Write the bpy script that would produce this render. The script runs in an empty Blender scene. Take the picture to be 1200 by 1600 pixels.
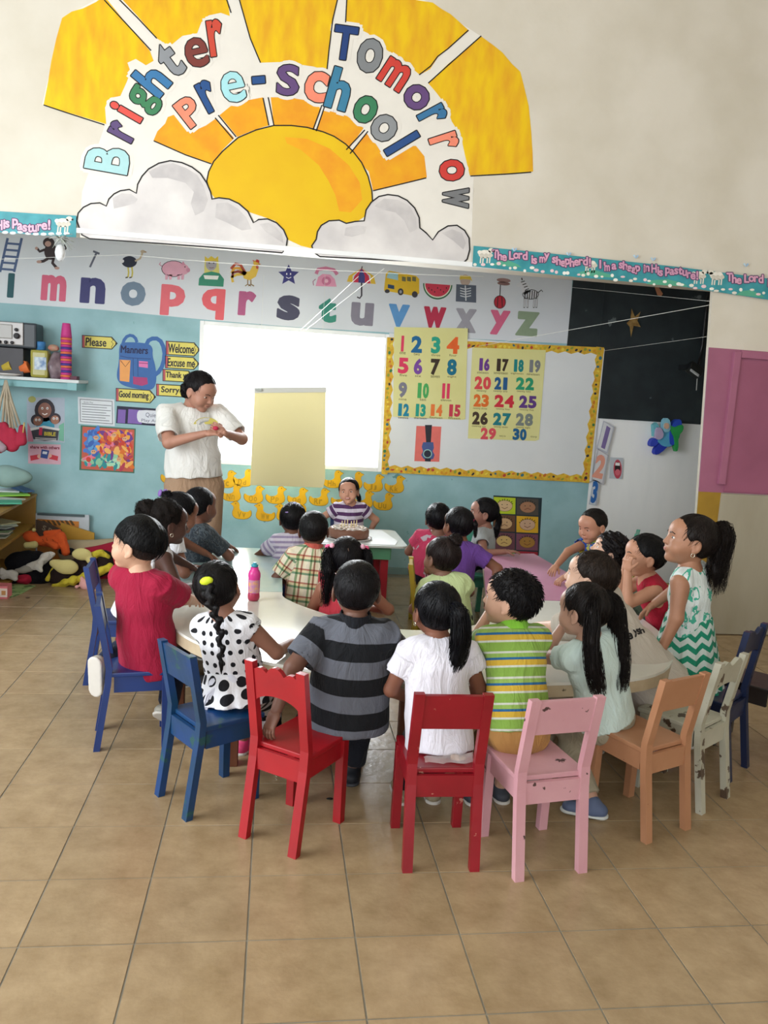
import bpy, bmesh, math, random
import numpy as np
from mathutils import Vector, Matrix
from mathutils.geometry import tessellate_polygon
scn = bpy.context.scene
COL = scn.collection
random.seed(4)
# ------------------------------------------------------------------ camera
CAM_H = 1.5323
FPX, PITCH, ROLL, YAW = 1258.5, .1437, .0629, .1392      # focal length in pixels of the 1200x1600 frame
def _axes():
    cy, sy = math.cos(YAW), math.sin(YAW)
    fw = np.array([sy*math.cos(PITCH), cy*math.cos(PITCH), -math.sin(PITCH)])
    r = np.array([cy, -sy, 0.]); u = np.cross(r, fw)
    c, s = math.cos(ROLL), math.sin(ROLL)
    return c*r+s*u, -s*r+c*u, fw
AR, AU, AF = _axes()
cam = bpy.data.objects.new('camera', bpy.data.cameras.new('camera')); COL.objects.link(cam)
cam.data.sensor_fit = 'VERTICAL'; cam.data.sensor_height = 24; cam.data.lens = 24*FPX/1600
cam.data.clip_start = .05
cam.matrix_world = Matrix([[AR[0], AU[0], -AF[0], 0], [AR[1], AU[1], -AF[1], 0], [AR[2], AU[2], -AF[2], CAM_H], [0, 0, 0, 1]])
scn.camera = cam
# ------------------------------------------------------------------ world, lamps, exposure
w = bpy.data.worlds.new('sky'); scn.world = w; w.use_nodes = True
wn = w.node_tree.nodes; bg = wn['Background']
bg.inputs[0].default_value = (.90, .95, 1, 1); bg.inputs[1].default_value = 3.4
scn.view_settings.view_transform = 'Standard'; scn.view_settings.look = 'None'
scn.view_settings.gamma = 1; scn.view_settings.use_curve_mapping = False
scn.view_settings.exposure = -0.04
def area(name, loc, tgt, sx, sy, power, col=(1, 1, 1)):
    l = bpy.data.lights.new(name, 'AREA'); l.shape = 'RECTANGLE'; l.size = sx; l.size_y = sy
    l.energy = power; l.color = col
    o = bpy.data.objects.new(name, l); COL.objects.link(o); o.location = loc
    d = Vector(tgt)-Vector(loc); o.rotation_euler = d.to_track_quat('-Z', 'Y').to_euler()
    return o
# daylight entering by the open left side of the hall and by the doorway behind the camera
area('daylight_left_opening', (-3.3, 2.0, 2.3), (1.2, 4.6, 1.1), 2.6, 2.2, 150, (.94, .98, 1))
area('daylight_rear_doorway', (-.6, -2.6, 2.6), (.6, 5, 1.2), 2.6, 2.2, 60, (1, .97, .92))
area('daylight_front_window', (.14, 7.0, 1.6), (.3, 3.0, .3), 1.5, 1.15, 170, (.93, .97, 1))
# ------------------------------------------------------------------ helpers
def ray(x, y): return AF + AR*((x-600)/FPX) - AU*((y-800)/FPX)
def onY(x, y, Y):                       # world point seen at photo pixel x, y on the vertical plane at depth Y
    d = ray(x, y); t = Y/d[1]; return np.array([d[0]*t, Y, CAM_H+d[2]*t])
def onZ(x, y, z=0.):
    d = ray(x, y); t = (z-CAM_H)/d[2]; return np.array([d[0]*t, d[1]*t, z])
def lin(c):
    if isinstance(c, str):
        c = c.lstrip('#'); c = [int(c[i:i+2], 16)/255 for i in (0, 2, 4)]
    return tuple((v/12.92 if v <= .04045 else ((v+.055)/1.055)**2.4) for v in c)
MATS = {}
def M(name, col, rough=.6, spec=.4, var=0., vs=8., col2=None, bump=0., bs=60., metal=0., stretch=(1, 1, 1), coat=0., trans=0., emit=0., worn=None, wscale=18., wlim=.66):
    """procedural paint, cloth, paper, plastic: colour varied by noise, fine relief by a second noise"""
    if name in MATS: return MATS[name]
    m = bpy.data.materials.new(name); m.use_nodes = True; MATS[name] = m
    nt = m.node_tree; N = nt.nodes; L = nt.links; b = N['Principled BSDF']
    c = lin(col); b.inputs['Roughness'].default_value = rough
    b.inputs['Specular IOR Level'].default_value = spec; b.inputs['Metallic'].default_value = metal
    if coat: b.inputs['Coat Weight'].default_value = coat
    if trans: b.inputs['Transmission Weight'].default_value = trans
    if emit:
        b.inputs['Emission Color'].default_value = (*c, 1); b.inputs['Emission Strength'].default_value = emit
    c2 = lin(col2) if col2 else tuple(min(1, v*(1-var)) for v in c)
    tc = N.new('ShaderNodeTexCoord'); mp = N.new('ShaderNodeMapping'); L.new(tc.outputs['Object'], mp.inputs[0]); mp.inputs['Scale'].default_value = stretch
    n1 = N.new('ShaderNodeTexNoise'); n1.inputs['Scale'].default_value = vs; n1.inputs['Detail'].default_value = 5; L.new(mp.outputs[0], n1.inputs[0])
    rp = N.new('ShaderNodeValToRGB'); rp.color_ramp.elements[0].position = .35; rp.color_ramp.elements[1].position = .68
    rp.color_ramp.elements[0].color = (*c, 1); rp.color_ramp.elements[1].color = (*c2, 1); L.new(n1.outputs[0], rp.inputs[0])
    out = rp.outputs[0]
    if worn:
        n3 = N.new('ShaderNodeTexNoise'); n3.inputs['Scale'].default_value = wscale; n3.inputs['Detail'].default_value = 6; L.new(tc.outputs['Object'], n3.inputs[0])
        r3 = N.new('ShaderNodeValToRGB'); r3.color_ramp.elements[0].position = wlim; r3.color_ramp.elements[1].position = wlim+.02; L.new(n3.outputs[0], r3.inputs[0])
        mx = N.new('ShaderNodeMix'); mx.data_type = 'RGBA'; L.new(r3.outputs[0], mx.inputs[0]); L.new(out, mx.inputs[6]); mx.inputs[7].default_value = (*lin(worn), 1); out = mx.outputs[2]
    L.new(out, b.inputs['Base Color'])
    if bump:
        n2 = N.new('ShaderNodeTexNoise'); n2.inputs['Scale'].default_value = bs; n2.inputs['Detail'].default_value = 4; L.new(mp.outputs[0], n2.inputs[0])
        bp = N.new('ShaderNodeBump'); bp.inputs['Strength'].default_value = bump; bp.inputs['Distance'].default_value = .01
        L.new(n2.outputs[0], bp.inputs['Height']); L.new(bp.outputs[0], b.inputs['Normal'])
    return m
def flatm(hexc, rough=.55):                               # plain ink, paper or paint of one colour
    return M('paint_'+hexc.lstrip('#'), hexc, rough=rough, spec=.3, var=.06, vs=20)
def setp(o, label=None, cat=None, group=None, kind=None):
    if label: o['label'] = label
    if cat: o['category'] = cat
    if group: o['group'] = group
    if kind: o['kind'] = kind
    return o
def empty(name, loc=(0, 0, 0), rz=0., **k):
    o = bpy.data.objects.new(name, None); COL.objects.link(o); o.location = loc; o.rotation_euler = (0, 0, rz); o.empty_display_size = .05
    return setp(o, **k)
def link(name, me, mats, parent=None, smooth=False, world=False, **k):
    """one mesh object; world=True: vertices are world points and the parent is a plain Empty without rotation"""
    for m in (mats if isinstance(mats, (list, tuple)) else [mats]): me.materials.append(m)
    o = bpy.data.objects.new(name, me); COL.objects.link(o)
    if smooth: me.polygons.foreach_set('use_smooth', np.ones(len(me.polygons), bool))
    if parent:
        o.parent = parent
        if world:
            q = parent; s = Vector((0, 0, 0))
            while q: s += q.location; q = q.parent
            o.location = -s
    return setp(o, **k)
def vf(name, V, F, mats, parent=None, **k):
    me = bpy.data.meshes.new(name); me.from_pydata([tuple(map(float, v)) for v in V], [], F); me.update()
    return link(name, me, mats, parent, **k)
def npmesh(name, V, Q, mats, parent=None, tc=None, smooth=True, **k):
    V = np.asarray(V, np.float32); Q = np.asarray(Q, np.int32); n = Q.shape[1]
    me = bpy.data.meshes.new(name); me.vertices.add(len(V)); me.vertices.foreach_set('co', V.ravel())
    me.loops.add(Q.size); me.loops.foreach_set('vertex_index', Q.ravel())
    me.polygons.add(len(Q)); me.polygons.foreach_set('loop_start', np.arange(0, Q.size, n, dtype=np.int32)); me.polygons.foreach_set('loop_total', np.full(len(Q), n, np.int32))
    me.update(calc_edges=True)
    if tc is not None:
        a = me.attributes.new('tc', 'FLOAT_VECTOR', 'POINT'); a.data.foreach_set('vector', np.asarray(tc, np.float32).ravel())
    return link(name, me, mats, parent, smooth=smooth, **k)
class MB:
    """collects solids into one bmesh"""
    def __init__(s): s.bm = bmesh.new(); s.mi = 0
    def _f(s, fs):
        for f in fs: f.material_index = s.mi
    def box(s, c, d, R=None, bev=0.):
        T = Matrix.Translation(c) @ (R.to_4x4() if R else Matrix.Identity(4)) @ Matrix.Diagonal((d[0], d[1], d[2], 1))
        r = bmesh.ops.create_cube(s.bm, size=1, matrix=T); fs = {f for v in r['verts'] for f in v.link_faces}; s._f(fs)
        if bev:
            es = list({e for v in r['verts'] for e in v.link_edges})
            rr = bmesh.ops.bevel(s.bm, geom=es, offset=bev, segments=2, affect='EDGES', profile=.6); s._f(rr['faces'])
        return s
    def hexa(s, bot, top, bev=0.):
        vs = [s.bm.verts.new(p) for p in list(bot)+list(top)]; n = len(bot)
        fs = [s.bm.faces.new(vs[:n][::-1]), s.bm.faces.new(vs[n:])]+[s.bm.faces.new((vs[i], vs[(i+1) % n], vs[n+(i+1) % n], vs[n+i])) for i in range(n)]
        s._f(fs)
        if bev:
            es = list({e for f in fs for e in f.edges}); rr = bmesh.ops.bevel(s.bm, geom=es, offset=bev, segments=2, affect='EDGES', profile=.6); s._f(rr['faces'])
        return s
    def lathe(s, c, prof, n=20, R=None):
        T = Matrix.Translation(c) @ (R.to_4x4() if R else Matrix.Identity(4)); rings = []
        for (r, z) in prof:
            rings.append([s.bm.verts.new(T @ Vector((max(r, 1e-4)*math.cos(2*math.pi*i/n), max(r, 1e-4)*math.sin(2*math.pi*i/n), z))) for i in range(n)])
        fs = []
        for a, b in zip(rings, rings[1:]):
            for i in range(n): fs.append(s.bm.faces.new((a[i], a[(i+1) % n], b[(i+1) % n], b[i])))
        fs.append(s.bm.faces.new(rings[0][::-1])); fs.append(s.bm.faces.new(rings[-1])); s._f(fs)
        for f in fs[:-2]: f.smooth = True
        return s
    def tube(s, pts, r, n=6, taper=None):
        pts = [Vector(p) for p in pts]; rings = []
        for i, p in enumerate(pts):
            t = (pts[min(i+1, len(pts)-1)]-pts[max(i-1, 0)]).normalized(); a = t.orthogonal().normalized(); b = t.cross(a)
            rr = r if taper is None else r+(taper-r)*i/(len(pts)-1)
            rings.append([s.bm.verts.new(p+(a*math.cos(2*math.pi*k/n)+b*math.sin(2*math.pi*k/n))*rr) for k in range(n)])
        # align rings
        fs = []
        for A, B in zip(rings, rings[1:]):
            k0 = min(range(n), key=lambda k: (A[0].co-B[k].co).length)
            B2 = B[k0:]+B[:k0]; 
            if (A[1].co-B2[1].co).length > (A[1].co-B2[-1].co).length: B2 = [B2[0]]+B2[1:][::-1]
            B[:] = B2
            for i in range(n): fs.append(s.bm.faces.new((A[i], A[(i+1) % n], B[(i+1) % n], B[i])))
        fs.append(s.bm.faces.new(rings[0][::-1])); fs.append(s.bm.faces.new(rings[-1])); s._f(fs)
        for f in fs: f.smooth = True
        return s
    def ball(s, c, r, R=None, n=12):
        if not hasattr(r, '__len__'): r = (r, r, r)
        T = Matrix.Translation(c) @ (R.to_4x4() if R else Matrix.Identity(4)) @ Matrix.Diagonal((*r, 1))
        q = bmesh.ops.create_uvsphere(s.bm, u_segments=n, v_segments=max(6, n*2//3), radius=1, matrix=T)
        fs = {f for v in q['verts'] for f in v.link_faces}; s._f(fs)
        for f in fs: f.smooth = True
        return s
    def poly_prism(s, pts, z0, z1, bev=0.):
        return s.hexa([(x, y, z0) for x, y in pts], [(x, y, z1) for x, y in pts], bev)
    def build(s, name, mats, parent=None, **k):
        bmesh.ops.recalc_face_normals(s.bm, faces=s.bm.faces[:])
        me = bpy.data.meshes.new(name); s.bm.to_mesh(me); s.bm.free(); return link(name, me, mats, parent, **k)
_gl = {}
def glyph(ch):
    if ch in _gl: return _gl[ch]
    out = []
    for off in (0, 1):
        cu = bpy.data.curves.new('t', 'FONT'); cu.body = ch; cu.resolution_u = 3; cu.fill_mode = 'FRONT' if hasattr(cu, 'fill_mode') else cu.fill_mode
        o = bpy.data.objects.new('t', cu); cu.offset = .034*off
        COL.objects.link(o); me = bpy.data.meshes.new_from_object(o.evaluated_get(bpy.context.evaluated_depsgraph_get()))
        V = np.array([v.co[:2] for v in me.vertices]).reshape(-1, 2); F = [tuple(p.vertices) for p in me.polygons]
        COL.objects.unlink(o); bpy.data.objects.remove(o); bpy.data.curves.remove(cu); bpy.data.meshes.remove(me)
        lo, hi = V.min(0), V.max(0); V = (V-(lo+hi)/2); out.append((V, F, hi-lo))
    _gl[ch] = out; return out
class Art:
    """flat print or paint on a vertical plane at depth Y: shapes given by the photo pixel they cover, stored as world points on that plane"""
    def __init__(s, Y, base=None): s.Y = Y; s.V = []; s.F = []; s.mi = []; s.mats = []; s.base = base
    def m(s, c):
        c = flatm(c) if isinstance(c, str) else c
        if c not in s.mats: s.mats.append(c)
        return s.mats.index(c)
    def pt(s, x, y, l): return tuple(onY(x, y, s.Y-.0008*l-.0004))
    def add(s, P, F, c, l):
        n = len(s.V); s.V += [s.pt(x, y, l) for x, y in P]; k = s.m(c)
        for f in F: s.F.append(tuple(n+i for i in f)); s.mi.append(k)
    def poly(s, P, c, l=1, thick=True):
        P = list(P); T = tessellate_polygon([[Vector((x, y, 0)) for x, y in P]]); s.add(P, T, c, l)
        if thick:
            n = len(P); m = len(s.V); s.V += [s.pt(x, y, l) for x, y in P]+[tuple(onY(x, y, s.Y)) for x, y in P]; k = s.m(c)
            for i in range(n): s.F.append((m+i, m+(i+1) % n, m+n+(i+1) % n, m+n+i)); s.mi.append(k)
        return s
    def rect(s, x0, y0, x1, y1, c, l=1, sl=0.07, lean=-.06):   # sides follow the wall's slope in the photo
        cx, cy = (x0+x1)/2, (y0+y1)/2
        f = lambda x, y: (x+lean*(y-cy), y+sl*(x-cx))
        return s.poly([f(x0, y0), f(x1, y0), f(x1, y1), f(x0, y1)], c, l)
    def ell(s, cx, cy, rx, ry, c, l=1, rot=0, n=18, a0=0, a1=360):
        r = math.radians(rot); P = []
        for i in range(n+(0 if a1-a0 == 360 else 1)):
            a = math.radians(a0+(a1-a0)*i/n); x, y = rx*math.cos(a), -ry*math.sin(a); P.append((cx+x*math.cos(r)+y*math.sin(r), cy-x*math.sin(r)+y*math.cos(r)))
        return s.poly(P, c, l)
    def line(s, P, wd, c, l=1, closed=False):
        P = [np.array(p, float) for p in P]
        if closed: P = P+[P[0]]
        n = len(P); A = []; B = []
        for i in range(n):
            if closed and i in (0, n-1): t = P[1]-P[-2]
            else: t = P[min(i+1, n-1)]-P[max(i-1, 0)]
            t = t/(np.linalg.norm(t)+1e-9); q = np.array([-t[1], t[0]])*wd/2; A.append(tuple(P[i]+q)); B.append(tuple(P[i]-q))
        s.add(A+B, [(i, i+1, n+i+1, n+i) for i in range(n-1)], c, l); return s
    def text(s, ch, cx, cy, h=None, wd=None, c='#222222', l=2, rot=0, bold=1, grow=0.):
        V, F, d = glyph(ch)[bold]
        sy = (h/d[1]) if h else None; sx = (wd/d[0]) if wd else sy; sy = sy or sx
        W = V*np.array([sx, sy])
        if grow:                                        # thicker outline of the same letter
            for q, (dx, dy) in enumerate([(grow*math.cos(a*math.pi/4), grow*math.sin(a*math.pi/4)) for a in range(8)]):
                s._t(W+np.array([dx, dy]), F, cx, cy, rot, c, l+.08*q)
        else: s._t(W, F, cx, cy, rot, c, l)
        return s
    def _t(s, W, F, cx, cy, rot, c, l):
        a = math.radians(rot); x = W[:, 0]*math.cos(a)-W[:, 1]*math.sin(a); y = W[:, 0]*math.sin(a)+W[:, 1]*math.cos(a)
        s.add(list(zip(cx+x, cy-y)), F, c, l)
    def build(s, name, parent=None, **k):
        me = bpy.data.meshes.new(name); off = np.zeros(3) 
        me.from_pydata(s.V, [], s.F); me.update()
        o = link(name, me, s.mats, parent, world=parent is not None, **k); me.polygons.foreach_set('material_index', s.mi); return o
# ================================================================== the setting
BW, BH = 6.782, 5.19                       # back wall and beam / partition planes
TILE = .305
m_wall = M('cream_wall_paint', '#d9d3c7', .75, .25, col2='#cdc6b7', vs=2.2, bump=.1, bs=30)
m_teal = M('teal_wall_paint', '#98bdc4', .6, .35, col2='#84abb1', vs=4, bump=.15, bs=22, worn='#5d8d8d', wscale=9, wlim=.7)
m_ceil = M('ceiling_board', '#e0ddd2', .8, .2, var=.08)
m_white = M('white_gloss_paint', '#f2f3f3', .5, .4, col2='#e3e6e7', vs=3, bump=.05, stretch=(1, 1, .25))
m_black = M('black_board_paint', '#20262a', .5, .35, col2='#2b3336', vs=5, worn='#5c6365', wscale=6, wlim=.70)
m_pink = M('pink_wall_paint', '#a4657f', .55, .35, col2='#965b74', vs=3, bump=.08)
m_ochre = M('ochre_paint', '#a8842f', .6, .3, var=.15)
m_cream = M('cream_panel_paint', '#aaa391', .6, .35, col2='#9a927e', vs=3, bump=.08, stretch=(1, 1, .3))
m_grout = M('grout', '#8b8577', .8, .2, var=.2)
def tile_mat():
    m = bpy.data.materials.new('ceramic_floor_tile'); m.use_nodes = True; nt = m.node_tree; N = nt.nodes; L = nt.links; b = N['Principled BSDF']
    g = N.new('ShaderNodeNewGeometry'); n1 = N.new('ShaderNodeTexNoise'); n1.inputs['Scale'].default_value = 9; n1.inputs['Detail'].default_value = 8; n1.inputs['Roughness'].default_value = .65; L.new(g.outputs['Position'], n1.inputs[0])
    r = N.new('ShaderNodeValToRGB'); e = r.color_ramp.elements; e[0].position = .3; e[1].position = .72; e[0].color = (*lin('#8f7859'), 1); e[1].color = (*lin('#ab9473'), 1); L.new(n1.outputs[0], r.inputs[0])
    oi = N.new('ShaderNodeObjectInfo'); mr = N.new('ShaderNodeMapRange'); mr.inputs[3].default_value = .92; mr.inputs[4].default_value = 1.06; L.new(oi.outputs['Random'], mr.inputs[0])
    mx = N.new('ShaderNodeMix'); mx.data_type = 'RGBA'; mx.blend_type = 'MULTIPLY'; mx.inputs[0].default_value = 1; L.new(r.outputs[0], mx.inputs[6]); L.new(mr.outputs[0], mx.inputs[7]); L.new(mx.outputs[2], b.inputs['Base Color'])
    b.inputs['Roughness'].default_value = .27; b.inputs['Specular IOR Level'].default_value = .45
    n2 = N.new('ShaderNodeTexNoise'); n2.inputs['Scale'].default_value = 26; n2.inputs['Detail'].default_value = 4; L.new(g.outputs['Position'], n2.inputs[0])
    bp = N.new('ShaderNodeBump'); bp.inputs['Strength'].default_value = .22; bp.inputs['Distance'].default_value = .006; L.new(n2.outputs[0], bp.inputs['Height']); L.new(bp.outputs[0], b.inputs['Normal'])
    return m
m_tile = tile_mat()
X0, X1, Y0, ZC = -3.6, 4.6, -3.2, 4.9
floor = MB().box(((X0+X1)/2, (Y0+7)/2, -.052), (X1-X0, 7-Y0, .1)).build('floor', m_grout, kind='structure')
# tile grid phase from the photo: joint lines through camera-relative tile coordinates
GX, GY = -3.06317*TILE, 5.82111*TILE
def tile_mesh():
    b = MB(); h = TILE/2-.0022
    b.hexa([(-h, -h, -.004), (h, -h, -.004), (h, h, -.004), (-h, h, -.004)], [(-h+.001, -h+.001, 0), (h-.001, -h+.001, 0), (h-.001, h-.001, 0), (-h+.001, h-.001, 0)])
    me = bpy.data.meshes.new('tile'); bmesh.ops.recalc_face_normals(b.bm, faces=b.bm.faces[:]); b.bm.to_mesh(me); me.materials.append(m_tile); return me
tme = tile_mesh(); cells = []
for i in range(-10, 20):
    for j in range(-18, 18):
        x, y = GX+(i+.5)*TILE, GY+(j+.5)*TILE
        if X0+.1 < x < X1-.1 and Y0+.1 < y < BW-.1:
            d = np.array([x, y, -CAM_H]); z = d@AF; u = 600+FPX*(d@AR)/max(z, .1); v = 800-FPX*(d@AU)/max(z, .1)
            inview = z > .5 and -90 < u < 1290 and 850 < v < 1720
            cells.append((0 if inview else 1, y, x))
cells.sort(); rest = MB(); h = TILE/2-.0022
for n, (s_, y, x) in enumerate(cells):
    if n < 290 and s_ == 0:
        o = bpy.data.objects.new('tile', tme); COL.objects.link(o); o.parent = floor; o.location = (x, y, random.uniform(0, .0006))
    else: rest.hexa([(x-h, y-h, -.004), (x+h, y-h, -.004), (x+h, y+h, -.004), (x-h, y+h, -.004)], [(x-h, y-h, 0), (x+h, y-h, 0), (x+h, y+h, 0), (x-h, y+h, 0)])
rest.build('tile_field', m_tile, floor, kind='stuff')
# back wall with window opening
WX0, WX1, WZ0, WZ1 = -.64, .905, .885, 2.035
b = MB(); T_ = .16; yc = BW+T_/2
b.box(((X0+WX0)/2, yc, 1.6), (WX0-X0, T_, 3.2)); b.box(((WX1+2.76)/2, yc, 1.6), (2.76-WX1, T_, 3.2))
b.box(((WX0+WX1)/2, yc, WZ0/2), (WX1-WX0, T_, WZ0)); b.box(((WX0+WX1)/2, yc, (WZ1+3.2)/2), (WX1-WX0, T_, 3.2-WZ1))
b.build('wall_back', m_teal, kind='structure')
MB().box(((2.76+X1)/2, yc, 1.6), (X1-2.76, T_, 3.2)).build('wall_back_right', m_white, kind='structure')
# window: frame, mullion, glass panes
win = empty('window_1', ((WX0+WX1)/2, BW+.06, WZ0), kind='structure')
b = MB(); fw = .035
cx = (WX0+WX1)/2
for x, sx, z, sz in ((WX0+fw/2, fw, (WZ0+WZ1)/2, WZ1-WZ0), (WX1-fw/2, fw, (WZ0+WZ1)/2, WZ1-WZ0), (cx, WX1-WX0-2*fw-.001, WZ0+fw/2, fw), (cx, WX1-WX0-2*fw-.001, WZ1-fw/2, fw)):
    b.box((x, BW+.03, z), (sx, .07, sz), bev=.004)
b.build('window_frame', m_white, win, world=True)
mg = bpy.data.materials.new('window_glass'); mg.use_nodes = True; nt = mg.node_tree; N = nt.nodes; L = nt.links
N.remove(N['Principled BSDF']); tr = N.new('ShaderNodeBsdfTransparent'); gl = N.new('ShaderNodeBsdfGlossy'); gl.inputs['Roughness'].default_value = .02
fr = N.new('ShaderNodeFresnel'); mi = N.new('ShaderNodeMixShader'); L.new(fr.outputs[0], mi.inputs[0]); L.new(tr.outputs[0], mi.inputs[1]); L.new(gl.outputs[0], mi.inputs[2]); L.new(mi.outputs[0], N['Material Output'].inputs[0])
for x0, x1 in ((WX0+.035, WX1-.035),):
    MB().box(((x0+x1)/2, BW+.05, (WZ0+WZ1)/2), (x1-x0, .004, WZ1-WZ0-.07)).build('window_pane', mg, win, world=True)
# beam wall above the alcove (mural wall)
ZB = 2.375
beam = MB().box(((X0+X1)/2, BH+.09, (ZB+ZC)/2), (X1-X0, .18, ZC-ZB)).build('wall_beam', m_wall, kind='structure')
MB().box(((X0+X1)/2, BH-.006, ZB+.012), (X1-X0, .014, .03), bev=.004).build('trim_1', m_white, kind='structure')
# right partition with the pink door
PX = 2.95
ex = lambda z: 2.955-.05*z                 # its left edge leans a little
def slant(n, m, z0, z1, y0, y1, xr=None):
    f = lambda y: [(ex(z0), y, z0), (xr or X1, y, z0), (xr or X1, y, z1), (ex(z1), y, z1)]
    MB().hexa(f(y0), f(y1)).build(n, m, kind='structure')
slant('wall_partition', m_wall, 0, 2.375, BH, BH+.03); slant('trim_2', m_pink, 1.012, 1.985, BH-.012, BH); slant('trim_3', m_ochre, 0, 1.012, BH-.01, BH, 3.07)
MB().box(((PX+.117+X1)/2, BH-.012, .507), (X1-PX-.117, .03, 1.0), bev=.003).build('trim_4', m_cream, kind='structure')
door = empty('door_1', (3.02, BH-.01, 1.03), kind='structure')
b = MB(); b.box((3.052, BH-.022, 1.52), (.05, .03, .90), bev=.004); b.box((3.50, BH-.020, 1.955), (.84, .026, .05), bev=.004)
b.build('door_frame', m_pink, door, world=True)
MB().box((3.49, BH-.016, 1.47), (.82, .014, .90), bev=.003).build('door_panel', M('door_rose_paint', '#9a5873', .5, .4, col2='#8d4f68', vs=3), door, world=True)
# side walls, unseen rear walls added to block light, ceiling
MB().box((X0-.08, 5.2, ZC/2), (.16, 3.6, ZC)).build('wall_left', m_teal, kind='structure')
MB().box((X1+.08, 1.8, ZC/2), (.16, 10.2, ZC)).build('wall_right', m_wall, kind='structure')
MB().box(((X0+X1)/2, 1.8, ZC+.06), (X1-X0+.3, 10.2, .12)).build('ceiling', m_ceil, kind='structure')
MB().box((X0-.08, -.2, ZC-1.0), (.16, 7.2, 2.0)).build('wall_left_upper', m_wall, kind='structure')
MB().box(((X0+X1)/2, Y0-.08, ZC-.9), (X1-X0, .16, 1.8)).build('wall_rear_upper', m_wall, kind='structure')
MB().box((3.0, Y0-.08, 1.55), (3.2, .16, 3.1)).build('wall_rear_blocker', m_wall, kind='structure')  # added out of view to shade the right side of the hall
MB().box((-2.85, Y0-.08, 1.55), (1.5, .16, 3.1)).build('wall_rear_left_blocker', m_wall, kind='structure')  # unseen wall added so less light floods in low from behind
MB().box((1.6, BW+.08, 3.9), (8, .1, 1.6)).build('wall_back_upper', m_wall, kind='structure')
MB().box(((X0+2.76)/2, BW-.004, .03), (2.76-X0, .012, .06)).build('baseboard_back', M('grey_base', '#7f9a98', .6, .3, var=.2), kind='structure')
# black upper panel of the alcove, its right edge strip
b = MB(); b.box(((2.44+4.4)/2, BW-.004, 2.50), (1.96, .012, .90)); b.box(((2.775+4.4)/2, BW-.005, 1.755), (1.625, .012, .61)); b.build('trim_5', m_black, kind='structure')
MB().box((2.725, BW-.012, 2.5), (.012, .008, .88)).build('trim_6', m_black, kind='structure')
# ================================================================== mural on the beam wall
ORG = M('mural_orange_yellow', '#e9c012', .55, .3, col2='#dea31e', vs=10, stretch=(1.6, 1, .5))
SUN = M('mural_sun_yellow', '#e2bb12', .55, .3, col2='#dcae14', vs=3)
ORG2 = M('mural_orange', '#e3961e', .6, .3, col2='#e8a81a', vs=9)
CLD = M('mural_cloud_white', '#dedad8', .6, .3, col2='#c6c2c2', vs=4)
CLS = M('mural_cloud_grey', '#b9b5b6', .6, .3, col2='#cdc9c8', vs=9)
WHT = M('mural_white', '#e4e0d8', .65, .3, var=.04)
INK = '#1c1a1c'
mu = empty('sun_mural', tuple(onY(452, 290, BH)), label='painted rising sun with yellow rays and grey clouds across the beam wall', cat='mural')
a = Art(BH); a.poly([(66, 163), (82, 95), (97, 28), (160, -6), (655, -6), (752, 57), (813, 112), (833, 268), (740, 276), (736, 411), (125, 371), (128, 300), (164, 196)], WHT, .4, False); a.build('white_ground', mu)
a = Art(BH)
rays = [
 [(68, 164), (75, 128), (80, 96), (88, 60), (97, 28), (112, 18), (130, 13), (150, 3), (160, -4), (168, 0), (200, 40), (234, 79), (240, 95), (228, 102), (212, 92), (199, 98), (204, 112), (198, 128), (188, 150), (172, 153), (164, 168), (166, 194)],
 [(187, -5), (214, 24), (245, 60), (258, 68), (268, 70), (285, 56), (308, 52), (314, 36), (326, 24), (345, 20), (359, 25), (357, 10), (352, -6)],
 [(374, -6), (381, 25), (390, 60), (407, 98), (435, 97), (462, 100), (490, 104), (510, 110), (513, 85), (518, 50), (522, 25), (527, -6)],
 [(542, -6), (540, 37), (555, 42), (575, 52), (592, 68), (612, 84), (630, 96), (650, 112), (656, 117), (672, 108), (684, 90), (700, 76), (733, 48), (722, 38), (704, 22), (690, 14), (676, 4), (650, 0), (640, -6)],
 [(669, 130), (682, 145), (697, 165), (706, 190), (720, 212), (726, 240), (734, 274), (790, 271), (833, 268), (832, 235), (830, 205), (826, 165), (820, 140), (813, 112), (800, 100), (785, 82), (770, 70), (752, 57), (722, 82), (700, 100)],
 [(240, 219), (246, 205), (258, 193), (262, 183), (275, 178), (290, 187), (306, 203), (322, 196), (336, 186), (352, 200), (366, 216), (348, 234), (331, 256), (290, 241)],
 [(343, 180), (360, 166), (385, 157), (411, 152), (420, 196), (397, 203), (371, 214)],
 [(423, 152), (450, 152), (480, 157), (503, 165), (490, 204), (460, 198), (428, 196)],
 [(507, 167), (520, 170), (535, 176), (568, 200), (543, 236), (520, 217), (494, 206)],
 [(574, 206), (588, 226), (601, 246), (616, 240), (636, 228), (650, 228), (663, 244), (667, 277), (630, 287), (583, 298), (576, 268), (548, 240)]]
for r_ in rays[:5]: a.poly(r_, ORG, 1)
for r_ in rays[5:]: a.poly(r_, ORG2, 1)
a.build('painted_ray', mu)
a = Art(BH)
a.poly([(428, 196), (455, 196), (480, 199), (505, 206), (522, 213), (540, 225), (552, 237), (565, 254), (575, 275), (581, 298), (582, 330), (560, 345), (500, 384), (487, 388), (470, 384), (449, 374), (430, 345), (340, 315), (328, 300), (323, 283), (326, 268), (334, 252), (348, 236), (372, 215), (400, 203)], SUN, 1.5)
a.poly([(445, 214), (480, 217), (515, 232), (545, 258), (562, 285), (566, 312), (548, 332), (530, 330), (524, 305), (513, 282), (498, 258), (470, 234), (448, 224)], ORG2, 2)
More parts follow.
